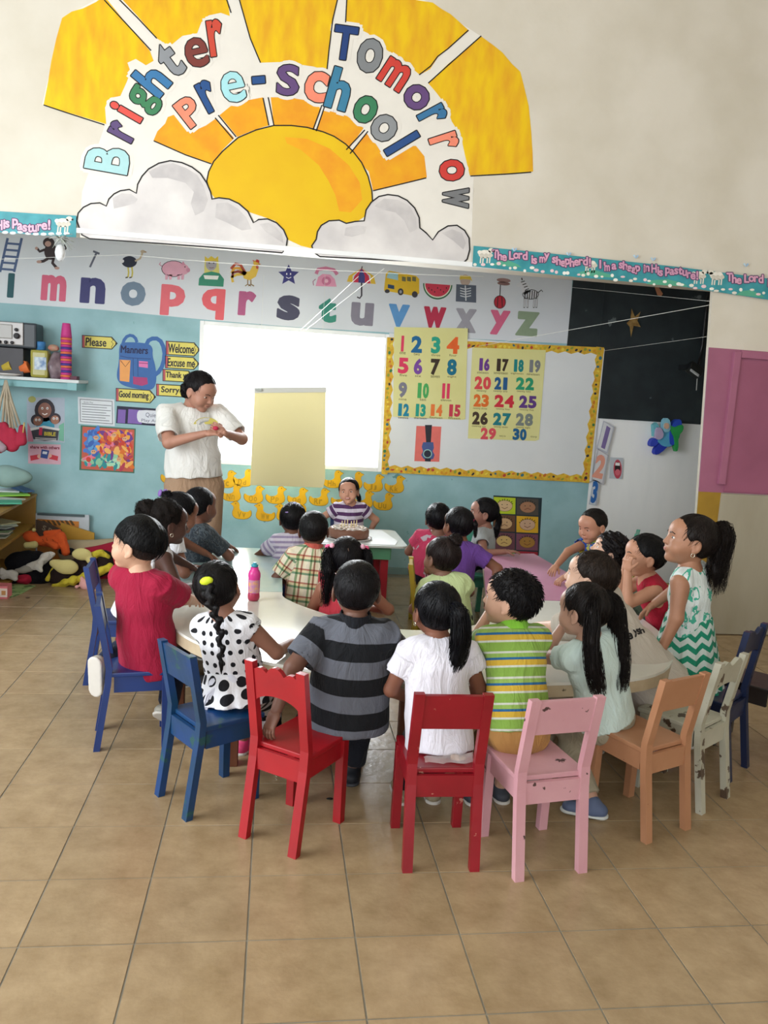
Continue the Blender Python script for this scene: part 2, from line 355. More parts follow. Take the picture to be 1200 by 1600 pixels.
a.line([(331, 312), (328, 300), (323, 283), (326, 268), (334, 252), (348, 236), (372, 215), (400, 203), (428, 196), (455, 196), (480, 199), (505, 206), (522, 213), (540, 225), (552, 237), (565, 254), (575, 275), (581, 298), (582, 314)], 2, INK, 3)
a.build('painted_sun', mu)
def smoothp(P, n=3):
    for _ in range(n-1):
        Q = []
        for i in range(len(P)):
            p, q = np.array(P[i]), np.array(P[(i+1) % len(P)]); Q += [tuple(.75*p+.25*q), tuple(.25*p+.75*q)]
        P = Q
    return P
c1 = [(120, 345), (122, 333), (130, 324), (142, 318), (156, 317), (166, 322), (170, 311), (178, 303), (188, 298), (202, 296), (213, 302), (215, 288), (222, 275), (232, 264), (248, 255), (266, 251), (284, 254), (300, 261), (313, 271), (323, 286), (329, 300), (331, 311), (342, 309), (358, 311), (373, 318), (387, 330), (396, 348), (404, 343), (418, 342), (432, 348), (443, 359), (449, 373), (447, 387), (441, 395), (380, 390), (300, 384), (200, 377), (140, 373), (128, 367)]
c2 = [(487, 384), (494, 374), (496, 362), (502, 352), (514, 345), (530, 344), (541, 349), (555, 346), (569, 345), (572, 328), (580, 316), (592, 307), (606, 304), (622, 306), (636, 313), (648, 325), (655, 340), (656, 356), (666, 364), (676, 375), (685, 362), (700, 353), (714, 352), (726, 360), (733, 372), (734, 390), (730, 405), (722, 412), (620, 407), (500, 401), (491, 395)]
a = Art(BH)
a.poly(c1, CLD, 4); a.line(c1, 2.2, INK, 6, True)
a.poly([(232, 268), (250, 259), (270, 255), (290, 262), (308, 273), (318, 290), (325, 312), (318, 330), (305, 337), (298, 318), (303, 300), (290, 286), (262, 278), (238, 278)], CLS, 5)
a.poly([(176, 309), (190, 302), (205, 303), (215, 311), (210, 318), (195, 322), (178, 326)], CLS, 5)
a.poly([(338, 318), (355, 316), (372, 326), (385, 340), (393, 358), (378, 360), (355, 348), (336, 340)], CLS, 5)
a.poly([(405, 350), (420, 348), (432, 356), (441, 366), (443, 380), (430, 372), (415, 362)], CLS, 5)
a.build('painted_cloud', mu)
a = Art(BH)
a.poly(c2, CLD, 4); a.line(c2, 2.2, INK, 6, True)
a.poly([(585, 322), (600, 310), (622, 312), (640, 322), (650, 340), (652, 358), (640, 364), (632, 345), (618, 332), (598, 328)], CLS, 5)
a.poly([(540, 356), (558, 352), (573, 354), (570, 365), (550, 370), (538, 368)], CLS, 5)
a.poly([(690, 364), (706, 358), (722, 364), (728, 380), (724, 390), (708, 376)], CLS, 5)
a.build('painted_cloud', mu)
a = Art(BH)
for P in ([(163, 0), (236, 79)], [(185, -2), (214, 27), (245, 60)], [(353, -4), (361, 20)], [(373, -4), (382, 28), (391, 60), (407, 98)], [(528, -4), (520, 30), (514, 78), (511, 108)],
          [(542, -4), (540, 35)], [(655, 117), (673, 103), (684, 88), (700, 76), (732, 47)], [(669, 130), (700, 102), (752, 56)], [(735, 275), (790, 272), (830, 269)], [(68, 164), (110, 178), (163, 195)],
          [(240, 220), (290, 242), (330, 256)], [(336, 184), (364, 217)], [(341, 180), (369, 214)], [(411, 153), (420, 196)], [(419, 152), (428, 196)], [(503, 164), (489, 203)], [(507, 167), (494, 205)], [(570, 203), (541, 234)], [(575, 205), (547, 240)], [(666, 278), (625, 288), (583, 298)]):
    a.line(P, 1.9, INK, 3)
a.build('painted_line', mu, kind='stuff')
LET = [('B', 168, 249, 80, 74, 42, '#a9d3d6'), ('r', 191, 205, 62, 46, 26, '#5d4a78'), ('i', 197, 175, 60, 60, 13, '#d9534a'), ('g', 227, 157, 57, 58, 36, '#3f7f58'), ('h', 237, 124, 50, 62, 40, '#3b76a8'),
       ('t', 265, 94, 37, 62, 34, '#8c9096'), ('e', 307, 82, 12, 50, 42, '#7a3a34'), ('r', 337, 59, 8, 62, 28, '#c94b3a'),
       ('P', 296, 174, 38, 48, 34, '#ee8c70'), ('r', 325, 150, 28, 52, 26, '#27508a'), ('e', 364, 136, 12, 50, 40, '#a5dbe2'), ('-', 404, 125, 5, 12, 22, '#28508a'),
       ('S', 450, 125, -3, 50, 38, '#63497a'), ('c', 494, 135, -14, 50, 38, '#ee8a70'), ('h', 531, 139, -16, 70, 38, '#3c7ea0'), ('o', 571, 171, -26, 47, 38, '#3a7f5a'), ('o', 600, 200, -38, 46, 42, '#8c9094'), ('l', 628, 224, -59, 62, 12, '#2b4f88'),
       ('T', 539, 67, -8, 55, 40, '#24407a'), ('o', 578, 87, -12, 58, 42, '#808488'), ('m', 617, 116, -33, 44, 46, '#cc4238'), ('o', 651, 152, -42, 42, 42, '#65497c'), ('r', 676, 181, -62, 46, 26, '#3b75a2'), ('r', 694, 222, -72, 46, 26, '#ee8a70'), ('o', 706, 266, -84, 42, 36, '#cc3f38'), ('w', 712, 309, -92, 42, 34, '#77797c')]
LET = [(ch, x, y, r_, hh*(.93 if i < 8 or ch in 'ho' else .97), ww*(.84 if 0 < i < 8 else .92), c) for i, (ch, x, y, r_, hh, ww, c) in enumerate(LET)]
a = Art(BH)
for k, (ch, x, y, r_, hh, ww, c) in enumerate(LET): a.text(ch, x, y, hh, ww, WHT, 1.6+.03*k, r_, 1, grow=7)
a.build('white_border', mu)
for ch, x, y, r_, hh, ww, c in LET:
    a = Art(BH); th = ch in 'eg'; a.text(ch, x, y, hh-3*th, ww-3*th, INK, 4, r_, 0 if th else 1, grow=3. if th else 1.5); a.text(ch, x, y, hh-3*th-.5, ww-3*th-.5, c, 5.2, r_, 0 if th else 1, grow=1.6*th)
    a.build('painted_letter', mu)
# ------------------------------------------------------------------ banners along the foot of the beam
TEAL = M('banner_teal', '#3f9aa6', .45, .4, col2='#2f8690', vs=12)
def sheep(a, x, y, s, f=1, l=2):
    w_ = '#ded9cc'
    a.ell(x, y, 11*s, 7*s, w_, l); a.ell(x+10*s*f, y-6*s, 5*s, 4*s, w_, l+1); a.ell(x+15*s*f, y-5*s, 1.6*s, 1.6*s, '#3a3a3a', l+2)
    for dx in (-7, -3, 4, 8): a.line([(x+dx*s, y+5*s), (x+dx*s-1, y+15*s)], 2.2*s, w_, l)
    for k in range(6): a.ell(x+(-9+3.6*k)*s, y+(-3+5*(k % 2))*s, 3.6*s, 3.2*s, '#cfcabd' if k % 2 else '#ebe7dc', l+1)
def arctext(a, txt, x0, y0, dx, sl, h, c, l=3, wob=3, out='#5c3f66'):
    x = x0
    for k, ch in enumerate(txt):
        if ch != ' ':
            g = glyph(ch)[1][2]; hh = h*max(.25, min(1.1, g[1]/.72)); ww = min(max(3, g[0]/.72*h*.95), dx*1.3)
            yy = y0+sl*(x-x0)+wob*math.sin(k*.8)+(h-hh)/2*(1 if ch not in "'" else -1)
            a.text(ch, x, yy, hh, ww, out, l, 0, 1, grow=1.3); a.text(ch, x, yy, hh, ww, c, l+1, 0, 1)
        x += dx*(1. if ch not in " .,'il!" else .62)
ban = Art(BH-.014)
ban.poly([(740, 384), (900, 400), (1060, 417), (1200, 435), (1230, 439), (1230, 472), (1198, 468), (1060, 447), (900, 433), (738, 416)], TEAL, 1)
for x0, x1, y in ((770, 815, 408), (900, 960, 424), (1010, 1075, 438), (1150, 1195, 455)): ban.poly([(x0, y+6), (x0+8, y), (x0+(x1-x0)*.5, y-2), (x1-6, y+5), (x1, y+10)], '#57a88c', 2)
for k in range(44):
    x = 745+k*10.4+random.uniform(-4, 4); ban.ell(x, 412+(x-740)*.105+random.uniform(-5, 3), random.uniform(2, 4.5), random.uniform(1.6, 3), random.choice(['#e6e2d6', '#e9c9cf', '#efeee6']), 2.2+k*.015, n=8)
sheep(ban, 758, 397, .95); sheep(ban, 922, 413, .9, -1); sheep(ban, 1092, 430, .9); sheep(ban, 1120, 431, .95, -1)
arctext(ban, 'The Lord is my shepherd!', 774, 397, 7.0, .1, 13, '#d9a3bd'); arctext(ban, "I'm a sheep in His pasture!", 938, 413, 6.6, .1, 13, '#cf9ab8'); arctext(ban, 'The Lord is my', 1140, 433, 7.4, .1, 13, '#d9a3bd')
for x, y in ((803, 393), (888, 400), (993, 404), (1020, 408), (1165, 417)):
    ban.poly([(x, y), (x-4, y-5), (x-1, y-6), (x+1, y-1)], '#bcd9ee', 4); ban.poly([(x+1, y), (x+5, y-4), (x+3, y-6), (x, y-1)], '#9ec3e6', 4)
ban.build('wall_banner', label='long teal lettered border with white sheep on beam, right of the sun mural', cat='banner', group=None)
ban = Art(BH-.014)
ban.poly([(-30, 327), (0, 330), (60, 334), (119, 337), (119, 371), (60, 367), (0, 363), (-30, 361)], TEAL, 1)
for k in range(9): ban.ell(8+k*12, 362+k*.6+random.uniform(-2, 2), 5, 2.5, '#d8dfe2', 2, n=8)
sheep(ban, 98, 348, 1.0, 1); arctext(ban, 'in His pasture!', -18, 349, 7.6, .06, 15, '#d9b4c9')
ban.build('wall_banner', label='short teal lettered border with a sheep on beam, left of the clouds', cat='banner')
# ------------------------------------------------------------------ alphabet strip on the back wall
PAPER = M('alphabet_card', '#d3d7dd', .5, .4, col2='#cbd0d6', vs=2)
al = empty('alphabet_strip', tuple(onY(450, 470, BW)), label='long pale grey alphabet frieze with pictures above letters l to z', cat='wall frieze')
a = Art(BW); a.poly([(-60, 345), (-60, 466), (0, 473), (160, 484), (315, 499), (460, 511), (600, 519), (730, 529), (890, 537), (892, 480), (895, 415), (700, 385), (450, 365)], PAPER, 1)
a.build('strip_card', al)
for ch, x, y, ww, hh, c in [('l', 17, 446, 8, 36, '#24545c'), ('m', 84, 450, 37, 38, '#d0607c'), ('n', 145, 454, 37, 38, '#3d3d70'), ('o', 208, 459, 37, 36, '#6f8296'), ('p', 270, 469, 36, 46, '#dc6a74'), ('q', 333, 475, 34, 46, '#e0636a'), ('r', 386, 474, 25, 36, '#b05c84'), ('s', 451, 481, 34, 37, '#4b4b60'), ('t', 512, 485, 26, 36, '#3a8a78'), ('u', 566, 491, 33, 34, '#84808e'), ('v', 623, 493, 31, 33, '#5a92c8'), ('w', 679, 496, 33, 31, '#b4304c'), ('x', 728, 501, 31, 35, '#9d9ba4'), ('y', 781, 504, 29, 36, '#cf6486'), ('z', 824, 506, 34, 36, '#8a9c82')]:
    a = Art(BW); a.text(ch, x, y, hh, ww, c, 2, -4, 1, grow=1.2); a.build('printed_letter', al)
def pic(name, fn):
    a = Art(BW); fn(a); a.build(name, al)
D = '#2d2a2c'
def f_ladder(a):
    for x in (6, 28): a.line([(x+6, 372), (x-6, 425)], 4, '#4f6288', 2)
    for k in range(5): a.line([(9-k*2.2, 380+k*10), (33-k*2.2, 382+k*10)], 3.4, '#4f6288', 3)
pic('ladder_picture', f_ladder)
def f_monkey(a):
    a.ell(79, 393, 10, 13, '#3a2e30', 3); a.ell(76, 379, 9, 8, '#3a2e30', 4); a.ell(75, 381, 5, 4.5, '#b8968a', 5); a.line([(70, 390), (62, 393), (58, 388)], 4, '#3a2e30', 3); a.line([(86, 390), (96, 396), (103, 388), (101, 382)], 2.6, '#3a2e30', 3)
    a.line([(75, 404), (68, 408), (62, 409)], 4.5, '#3a2e30', 3); a.line([(84, 403), (82, 411), (88, 418)], 4.5, '#3a2e30', 3); a.ell(61, 409, 4, 2.4, '#b8968a', 4); a.ell(89, 419, 4, 2.2, '#b8968a', 4); a.ell(57, 388, 2.4, 2.4, '#b8968a', 4)
pic('monkey_picture', f_monkey)
pic('nail_picture', lambda a: (a.poly([(150, 393), (153, 394), (142, 418), (139, 417)], '#5d6170', 2), a.poly([(146, 391), (156, 395), (155, 398), (145, 394)], '#5d6170', 3)))
def f_ostrich(a):
    a.ell(202, 409, 12, 9, '#262a3c', 3); a.line([(211, 408), (219, 404), (222, 397), (222, 393)], 2.8, '#b8a890', 4); a.ell(223, 393, 3.6, 2.4, '#b8a890', 5); a.poly([(226, 392), (230, 394), (226, 395)], '#a08060', 5)
    for x in (200, 206): a.line([(x, 417), (x+1, 426), (x, 433)], 2.4, '#c8ba52', 2); a.line([(x, 433), (x-4, 434)], 2, '#4a4436', 2)
    a.ell(190, 408, 4, 3, '#d8d8dc', 4)
pic('ostrich_picture', f_ostrich)
def f_pig(a):
    a.ell(271, 420, 19, 13, D, 2); a.ell(271, 420, 18, 12, '#d9a2b4', 3); a.ell(288, 421, 7, 8, '#d9a2b4', 4); a.ell(294, 422, 3, 3.6, '#c98ca2', 5); a.poly([(283, 414), (286, 408), (290, 414)], '#d08fa6', 5)
    for x in (260, 266, 279, 285): a.poly([(x-2, 429), (x+3, 429), (x+2, 437), (x-2, 437)], '#d9a2b4', 3)
    a.line([(253, 416), (249, 413), (251, 410)], 1.6, '#c98ca2', 4); a.ell(289, 417, 1, 1, D, 6)
pic('pig_picture', f_pig)
def f_queen(a):
    a.poly([(310, 446), (311, 435), (318, 427), (330, 424), (343, 427), (350, 436), (349, 448)], '#3b8b70', 3); a.poly([(318, 430), (342, 431), (340, 437), (320, 436)], '#e6e6e0', 4)
    a.poly([(319, 427), (320, 405), (341, 405), (343, 428)], '#d8cf78', 2); a.ell(330, 413, 8.5, 10, '#a7a4aa', 4); a.poly([(320, 408), (320, 400), (325, 404), (330, 400), (336, 404), (341, 400), (341, 408)], '#e2c648', 5)
    a.ell(327, 411, 1, 1, D, 6); a.ell(334, 411, 1, 1, D, 6); a.line([(327, 418), (330, 419), (334, 418)], 1, '#7a4a50', 6)
pic('queen_picture', f_queen)
def f_rooster(a):
    a.poly([(378, 425), (390, 424), (395, 415), (402, 412), (404, 420), (400, 432), (390, 438), (381, 435)], '#e0bb4c', 3)
    for k, c in enumerate(['#b5503c', '#e0a53c', '#8c3b30', '#e0bb4c']): a.line([(384, 428), (376-k*2, 414+k*5), (368-k*2, 412+k*7), (361+k, 420+k*7)], 4.2, c, 3)
    a.ell(400, 411, 4.4, 4.4, '#e0bb4c', 4); a.poly([(395, 408), (395, 406), (399, 409), (401, 405), (405, 407), (405, 411)], '#c23c34', 5); a.poly([(404, 411), (408, 413), (404, 414)], '#c88a30', 5); a.ell(402, 417, 2, 3.4, '#b5503c', 5)
    for x in (387, 392): a.line([(x, 437), (x, 444), (x+5, 447)], 1.5, '#8a6a30', 3); a.line([(x, 444), (x-4, 447)], 1.2, '#8a6a30', 3)
pic('rooster_picture', f_rooster)
def star(x, y, R, r=None, rot=0, n=5):
    P = []
    for i in range(2*n):
        q = R if i % 2 == 0 else (r or R*.42); t = math.radians(90+rot+i*180/n); P.append((x+q*math.cos(t), y-q*math.sin(t)))
    return P
pic('star_picture', lambda a: (a.poly(star(451, 430, 17, 8), '#3f3f7e', 2), a.ell(448, 428, 1, 1.6, '#e8e8f0', 3), a.ell(454, 428, 1, 1.6, '#e8e8f0', 3), a.line([(447, 433), (451, 435), (455, 433)], 1.2, '#e8e8f0', 3)))
def f_tel(a):
    a.poly([(493, 447), (497, 433), (504, 428), (516, 429), (523, 436), (526, 448)], '#e09ab6', 3); a.line([(494, 428), (497, 421), (509, 419), (522, 422), (527, 429)], 5.5, '#cf7f9e', 4); a.ell(510, 439, 7.5, 7, '#c97596', 4); a.ell(510, 439, 3, 3, '#e8b6c8', 5); a.line([(493, 436), (489, 440), (490, 446)], 1.3, '#a06080', 3)
pic('telephone_picture', f_tel)
def f_umb(a):
    cs = ['#e0bb40', '#c8324c', '#464684', '#c8324c', '#e0bb40']; xs = [542, 551, 560, 570, 579, 587]
    for k in range(5): a.poly([(565, 419), (xs[k]+ (3 if k < 2 else 0), 431), (xs[k], 440+k*.8), (xs[k+1], 440.6+k*.8), (xs[k+1]-(3 if k > 2 else 0), 431)], cs[k], 3)
    a.line([(565, 440), (565, 462), (562, 466), (558, 464)], 2.4, '#3a3640', 2); a.line([(565, 420), (566, 416)], 1.6, '#3a3640', 2)
pic('umbrella_picture', f_umb)
def f_bus(a):
    a.poly([(601, 443), (603, 427), (608, 423), (650, 431), (655, 436), (655, 458), (650, 463), (600, 454)], '#ddb52c', 3); a.poly([(604, 434), (607, 425), (622, 427), (622, 438)], '#9fc8d0', 4)
    for x in (628, 636, 644): a.poly([(x, 432), (x+6, 433), (x+6, 440), (x, 439)], '#6c6848', 4)
    a.ell(626, 456, 4.5, 5.5, '#3c3a40', 5); a.ell(648, 460, 4.5, 5, '#3c3a40', 5); a.ell(605, 455, 4, 3, '#3c3a40', 5); a.ell(626, 456, 2, 2.6, '#9a9aa0', 6); a.poly([(606, 444), (616, 446), (616, 452), (606, 450)], '#2f4a6c', 5)
pic('bus_picture', f_bus)
def f_melon(a):
    a.ell(684, 444, 23, 24, '#356a4a', 2, -4, 20, 180, 360); a.ell(684, 444, 21, 21.5, '#d8dcc8', 3, -4, 20, 180, 360); a.ell(684, 444, 19.5, 19.5, '#c73a50', 4, -4, 20, 180, 360)
    for k in range(7): a.ell(670+k*4.6, 450+3*(k % 3), .9, 1.4, D, 5, n=6)
pic('watermelon_picture', f_melon)
def f_xray(a):
    a.ell(727, 438, 8, 9, '#bca79a', 3); a.poly([(718, 437), (719, 430), (735, 431), (738, 440), (735, 437), (724, 436)], '#dcc04c', 4)
    a.poly([(713, 444), (744, 446), (744, 473), (712, 471)], '#5a6270', 4)
    for k in range(4): a.line([(719, 450+k*4), (727, 452+k*4), (736, 450+k*4)], 1.4, '#d8dce0', 5)
    a.line([(727, 446), (728, 470)], 1.8, '#d8dce0', 5)
pic('xray_picture', f_xray)
pic('yoyo_picture', lambda a: (a.ell(787, 438, 11, 3.4, '#9c7c78', 2, -5), a.ell(787, 443, 10, 3, '#8c6c68', 2, -5), a.line([(782, 445), (781, 463)], 1.4, D, 2), a.ell(781, 472, 9.5, 10.5, D, 2), a.ell(781, 472, 8.5, 9.5, '#b42c3c', 3), a.line([(778, 464), (777, 480)], 1.2, D, 4), a.line([(784, 464), (785, 480)], 1.2, D, 4)))
def f_zebra(a):
    w_ = '#d6d8dc'
    a.ell(829, 460, 13, 8, D, 2); a.ell(829, 460, 12, 7, w_, 3); a.poly([(819, 461), (812, 446), (816, 440), (824, 442), (830, 455)], w_, 3); a.ell(812, 444, 6.5, 3.6, w_, 4, 30)
    for x in (820, 825, 835, 839): a.line([(x, 464), (x-1, 481)], 2.6, D, 2); a.line([(x, 464), (x-1, 480)], 1.6, w_, 3)
    for k in range(6): a.line([(821+k*3.6, 453+.4*k), (820+k*3.6, 467)], 1.4, D, 5)
    for k in range(4): a.line([(814+k*2.4, 441+k*4), (820+k*2.2, 439+k*4)], 1.3, D, 5)
    a.line([(841, 457), (846, 453), (848, 456)], 1.3, D, 4); a.line([(816, 438), (815, 434)], 1.6, D, 4)
pic('zebra_picture', f_zebra)
# ------------------------------------------------------------------ white board with patterned border
bd = empty('white_board', tuple(onY(770, 640, BW)), label='large white board with yellow patterned paper border, right of the window', cat='board')
bx0, bx1, bz0, bz1 = .90, 2.775, .895, 2.045
MB().box(((bx0+bx1)/2, BW-.0095, (bz0+bz1)/2), (bx1-bx0, .017, bz1-bz0), bev=.002).build('board_panel', M('board_white', '#dfe2e4', .35, .5, col2='#d4d8db', vs=1.5), bd, world=True)
BY = BW-.018
BOR = M('border_yellow', '#dcb93c', .6, .3, col2='#c8962c', vs=40)
BK = [0]
def border(p0, p1, side):
    p0, p1 = np.array(p0, float), np.array(p1, float); L_ = np.linalg.norm(p1-p0); t = (p1-p0)/L_; q = np.array([-t[1], t[0]])*side
    a = Art(BY); n = int(L_/10); P = [tuple(p0), tuple(p1)]
    for k in range(n, -1, -1):
        c = p0+t*L_*k/n
        P.append(tuple(c+q*(9 if k % 2 else 12.5)))
    a.poly(P, BOR, 1+BK[0]*.12); BK[0] += 1
    cs = ['#c8702c', '#b8a832', '#e6cf4c', '#d09028', '#8c9a3c', '#3c7080', '#3c7a4c', '#b84838', '#30303c']
    for k in range(int(L_/7)):
        c = p0+t*(3+k*7)+q*random.uniform(3, 8); kk = random.random()
        a.ell(c[0], c[1], random.uniform(1.6, 3.4), random.uniform(1.4, 2.6), cs[random.randrange(5)] if kk < .62 else cs[5+random.randrange(4)], 1.6+k*.01, random.uniform(0, 90), 7)
    a.build('border_strip', bd)
border((605, 527), (596, 741), -1); border((944, 543), (920, 755), 1); border((730, 533), (944, 543), 1); border((596, 738), (921, 754), -1)
def chart(name, pts, nums, words, label):
    a = Art(BY-.003); a.poly(pts, M('chart_paper', '#dcd99a', .6, .3, col2='#d6d28e', vs=3), 1)
    t = empty(name, tuple(onY(pts[0][0], pts[0][1], BY)), label=label, cat='number chart'); a.build('chart_paper', t)
    for s_, x, y, ww, hh, c in nums:
        a = Art(BY-.003)
        n = len(s_); cw = ww/n
        for i, ch in enumerate(s_):
            w1 = cw*.86 if ch != '1' else cw*.5
            a.text(ch, x-ww/2+cw*(i+.5), y+(i-.5*(n-1))*cw*.05, hh, w1, c, 2, -3, 1, grow=.5)
        a.build('printed_number', t)
    a = Art(BY-.003)
    for s_, x, y, ww in words: a.text(s_, x, y, 3.6, ww, '#55502c', 2, -3, 0)
    a.build('printed_words', t, kind='stuff')
def Z(x, y): return 590+x*.3, 500+y*.3
N1 = [('1', 130, 123, 22, 80, '#dc3c62'), ('2', 204, 127, 62, 85, '#1f6a9c'), ('3', 303, 131, 52, 85, '#2aa188'), ('4', 393, 132, 72, 85, '#e8662c'), ('5', 134, 238, 60, 80, '#dc3c62'), ('6', 211, 242, 48, 80, '#7a4aa0'), ('7', 300, 245, 52, 82, '#3c2e24'), ('8', 387, 246, 55, 82, '#17708c'),
      ('9', 131, 364, 48, 78, '#7c7c8c'), ('10', 235, 368, 66, 76, '#4caa5e'), ('11', 356, 370, 48, 76, '#dc3c62'), ('12', 133, 468, 64, 62, '#1f86a4'), ('13', 222, 470, 58, 62, '#27a08c'), ('14', 304, 470, 68, 58, '#e87c3c'), ('15', 399, 472, 66, 60, '#c83c50')]
N2 = [('16', 554, 232, 60, 62, '#6c3c90'), ('17', 648, 235, 68, 62, '#3c2e24'), ('18', 733, 238, 56, 62, '#1d8484'), ('19', 817, 241, 64, 62, '#7c8084'), ('20', 548, 328, 88, 64, '#dc4a50'), ('21', 646, 331, 76, 62, '#22588c'), ('22', 768, 332, 98, 62, '#2a9a70'), ('23', 540, 420, 82, 62, '#e0702c'), ('24', 660, 423, 106, 62, '#cc3040'), ('25', 783, 427, 94, 62, '#603c84'),
      ('26', 534, 512, 84, 64, '#44352a'), ('27', 648, 517, 96, 62, '#1d7c84'), ('28', 765, 519, 92, 62, '#7c8480'), ('29', 577, 592, 82, 58, '#d8505c'), ('30', 740, 596, 74, 58, '#1f6090')]
wd1 = ['one', 'two', 'three', 'four', 'five', 'six', 'seven', 'eight', 'nine', 'ten', 'eleven', 'twelve', 'thirteen', 'fourteen', 'fifteen']
wd2 = ['sixteen', 'seventeen', 'eighteen', 'nineteen', 'twenty', 'twenty one', 'twenty two', 'twenty three', 'twenty four', 'twenty five', 'twenty six', 'twenty seven', 'twenty eight', 'twenty nine', 'thirty']
def nn(N_): return [(s_, *Z(x, y), w_*.3, h_*.3, c) for s_, x, y, w_, h_, c in N_]
def ww_(N_, W_): return [(t, Z(x, y)[0]-(2 if i < 13 else -22), Z(x, y)[1]+h_*.3/2+3.2-(0 if i < 13 else 8), min(22, 3+2.1*len(t)) if i < 13 else 10) for i, ((s_, x, y, w_, h_, c), t) in enumerate(zip(N_, W_))]
chart('number_chart', [(616, 511), (731, 513), (727, 655), (722, 656), (614, 651)], nn(N1), [(t, Z(x, y)[0], Z(x, y)[1]+h_*.3/2+2.8, min(20, 3+2.2*len(t))) for (s_, x, y, w_, h_, c), t in zip(N1, wd1)], 'yellow number chart reading 1 to 15, left on the white board')
chart('number_chart', [(738, 543), (853, 547), (842, 687), (836, 689), (731, 685)], nn(N2), ww_(N2, wd2), 'yellow number chart reading 16 to 30, in the middle of the white board')
a = Art(BY-.001); a.rect(649, 666, 688, 721, '#e2746c', 1, .03); a.poly([(664, 664), (675, 664), (673, 693), (666, 693)], '#2e3038', 2); a.poly([(661, 691), (677, 691), (678, 700), (676, 705), (679, 711), (677, 717), (670, 719), (662, 717), (658, 711), (661, 705), (659, 698)], '#4c5e94', 3)
a.ell(668, 709, 7, 7, '#9cc8c0', 4); a.ell(668, 709, 5.6, 5.6, '#2c3040', 5); a.rect(664, 716, 673, 721, '#2c2e38', 5)
a.build('guitar_card', label='salmon card with a blue guitar cut-out, low on the white board', cat='picture')
# ------------------------------------------------------------------ manners display
YEL = '#d8cc68'
def tag_sign(txt, x0, y0, x1, y1, label, point=True, sl=.06, tl=None):
    a = Art(BW); cx, cy = (x0+x1)/2, (y0+y1)/2; f = lambda x, y: (x, y+sl*(x-cx))
    tip = 9 if point else 0
    O = [f(x0, y0), f(x1-tip, y0), f(x1, (y0+y1)/2), f(x1-tip, y1), f(x0, y1)] if point else [f(x0, y0), f(x1, y0), f(x1, y1), f(x0, y1)]
    a.poly(O, '#2c2c30', 1); I = [f(x0+1.4, y0+1.4), f(x1-tip-.5, y0+1.4), f(x1-2.4, (y0+y1)/2), f(x1-tip-.5, y1-1.4), f(x0+1.4, y1-1.4)]
    a.poly(I, YEL, 2); a.poly([f(x0+1, y0+1), f(x0+4.5, y0+1), f(x0+4.5, y1-1), f(x0+1, y1-1)], '#b0545c', 3)
    if point:
        a.line([f(x1-tip-1, y0+2), f(x1-tip+2, y0+5), f(x1-tip-1, y0+8), f(x1-tip+2, y0+11), f(x1-tip-1, y1-4), f(x1-tip, y1-2)], .9, '#2c2c30', 3); a.ell(x1-2.4, cy+sl*(x1-cx), 1.6, 1.6, '#222226', 4, n=8)
    b_, e_ = tl or (x0+8, x1-tip-6); a.text(txt, (b_+e_)/2, cy+sl*((b_+e_)/2-cx), (y1-y0)*.62, e_-b_, '#2c2a30', 3, -3, 0, grow=.35)
    a.build('word_card', label=label, cat='word card')
tag_sign('Please', 128, 525, 184, 545, 'yellow pencil-shaped card reading Please, left of the paper backpack', tl=(134, 166))
tag_sign('Welcome', 259, 534, 313, 556, 'yellow pencil-shaped card reading Welcome, topmost beside the window', tl=(263, 303))
tag_sign('Excuse me', 258, 557, 312, 577, 'yellow pencil-shaped card reading Excuse me, below the Welcome card', tl=(262, 304))
tag_sign('Thank you', 254, 578, 304, 597, 'yellow card reading Thank you, partly behind the teacher', tl=(259, 300))
tag_sign('Sorry', 244, 601, 296, 620, 'yellow card reading Sorry, left of the teacher', tl=(252, 280))
tag_sign('Good morning', 181, 608, 244, 629, 'yellow pencil-shaped card reading Good morning, under the paper backpack', tl=(186, 232))
a = Art(BW); BL = '#3a66a4'; BD = '#2c4a80'
a.line([(229, 538), (232, 532), (238, 529), (245, 529), (251, 533), (255, 541), (257, 552), (256, 563), (253, 573), (248, 581), (242, 586)], 6.5, BL, 1); a.line([(192, 537), (194, 531), (198, 526), (203, 524), (208, 525), (212, 529), (214, 535)], 5, BL, 1)
a.poly(smoothp([(186, 540), (192, 534), (232, 536), (239, 544), (238, 556), (243, 572), (245, 595), (240, 608), (228, 610), (195, 604), (184, 596), (182, 584), (186, 566)]), BL, 2)
a.line([(188, 556), (200, 559), (236, 561)], 1.3, BD, 3); a.poly([(187, 562), (204, 563), (202, 597), (187, 595)], '#e6a05c', 3); a.line([(188, 563), (196, 573), (203, 564)], 1, '#6c4430', 4)
a.poly([(217, 564), (231, 565), (231, 575), (217, 573)], '#d878b0', 3); a.line([(217, 567), (231, 568)], 1, '#802858', 4); a.poly([(208, 588), (212, 589), (230, 590), (231, 600), (222, 603), (208, 600)], '#a43c70', 3)
for x in (208, 215): a.line([(x, 560), (x+.5, 588)], 1.1, BD, 3)
a.text('Manners', 210, 546.5, 11, 42, '#20264c', 3, -3, 0, grow=.4)
a.build('paper_backpack', label='blue paper backpack cut-out reading Manners on the teal wall', cat='wall decoration')
a = Art(BW); a.rect(122, 622, 179, 664, '#d6dbe2', 1, .07, .02); a.rect(125, 625, 176, 661, '#6c7076', 2, .07, .02); a.rect(126, 626, 175, 660, '#dbe0e6', 3, .07, .02)
for k in range(7): a.line([(128, 631+k*4), (174-(k*7) % 13, 634+k*4-((k*7) % 13)*.07)], 1.1, '#7c8088', 4)
a.text('Quiet Play', 138, 629, 2.6, 15, '#4c5058', 4, -3, 0); a.build('notice', label='white printed sheet with lines of text above the colourful jigsaw picture', cat='notice')
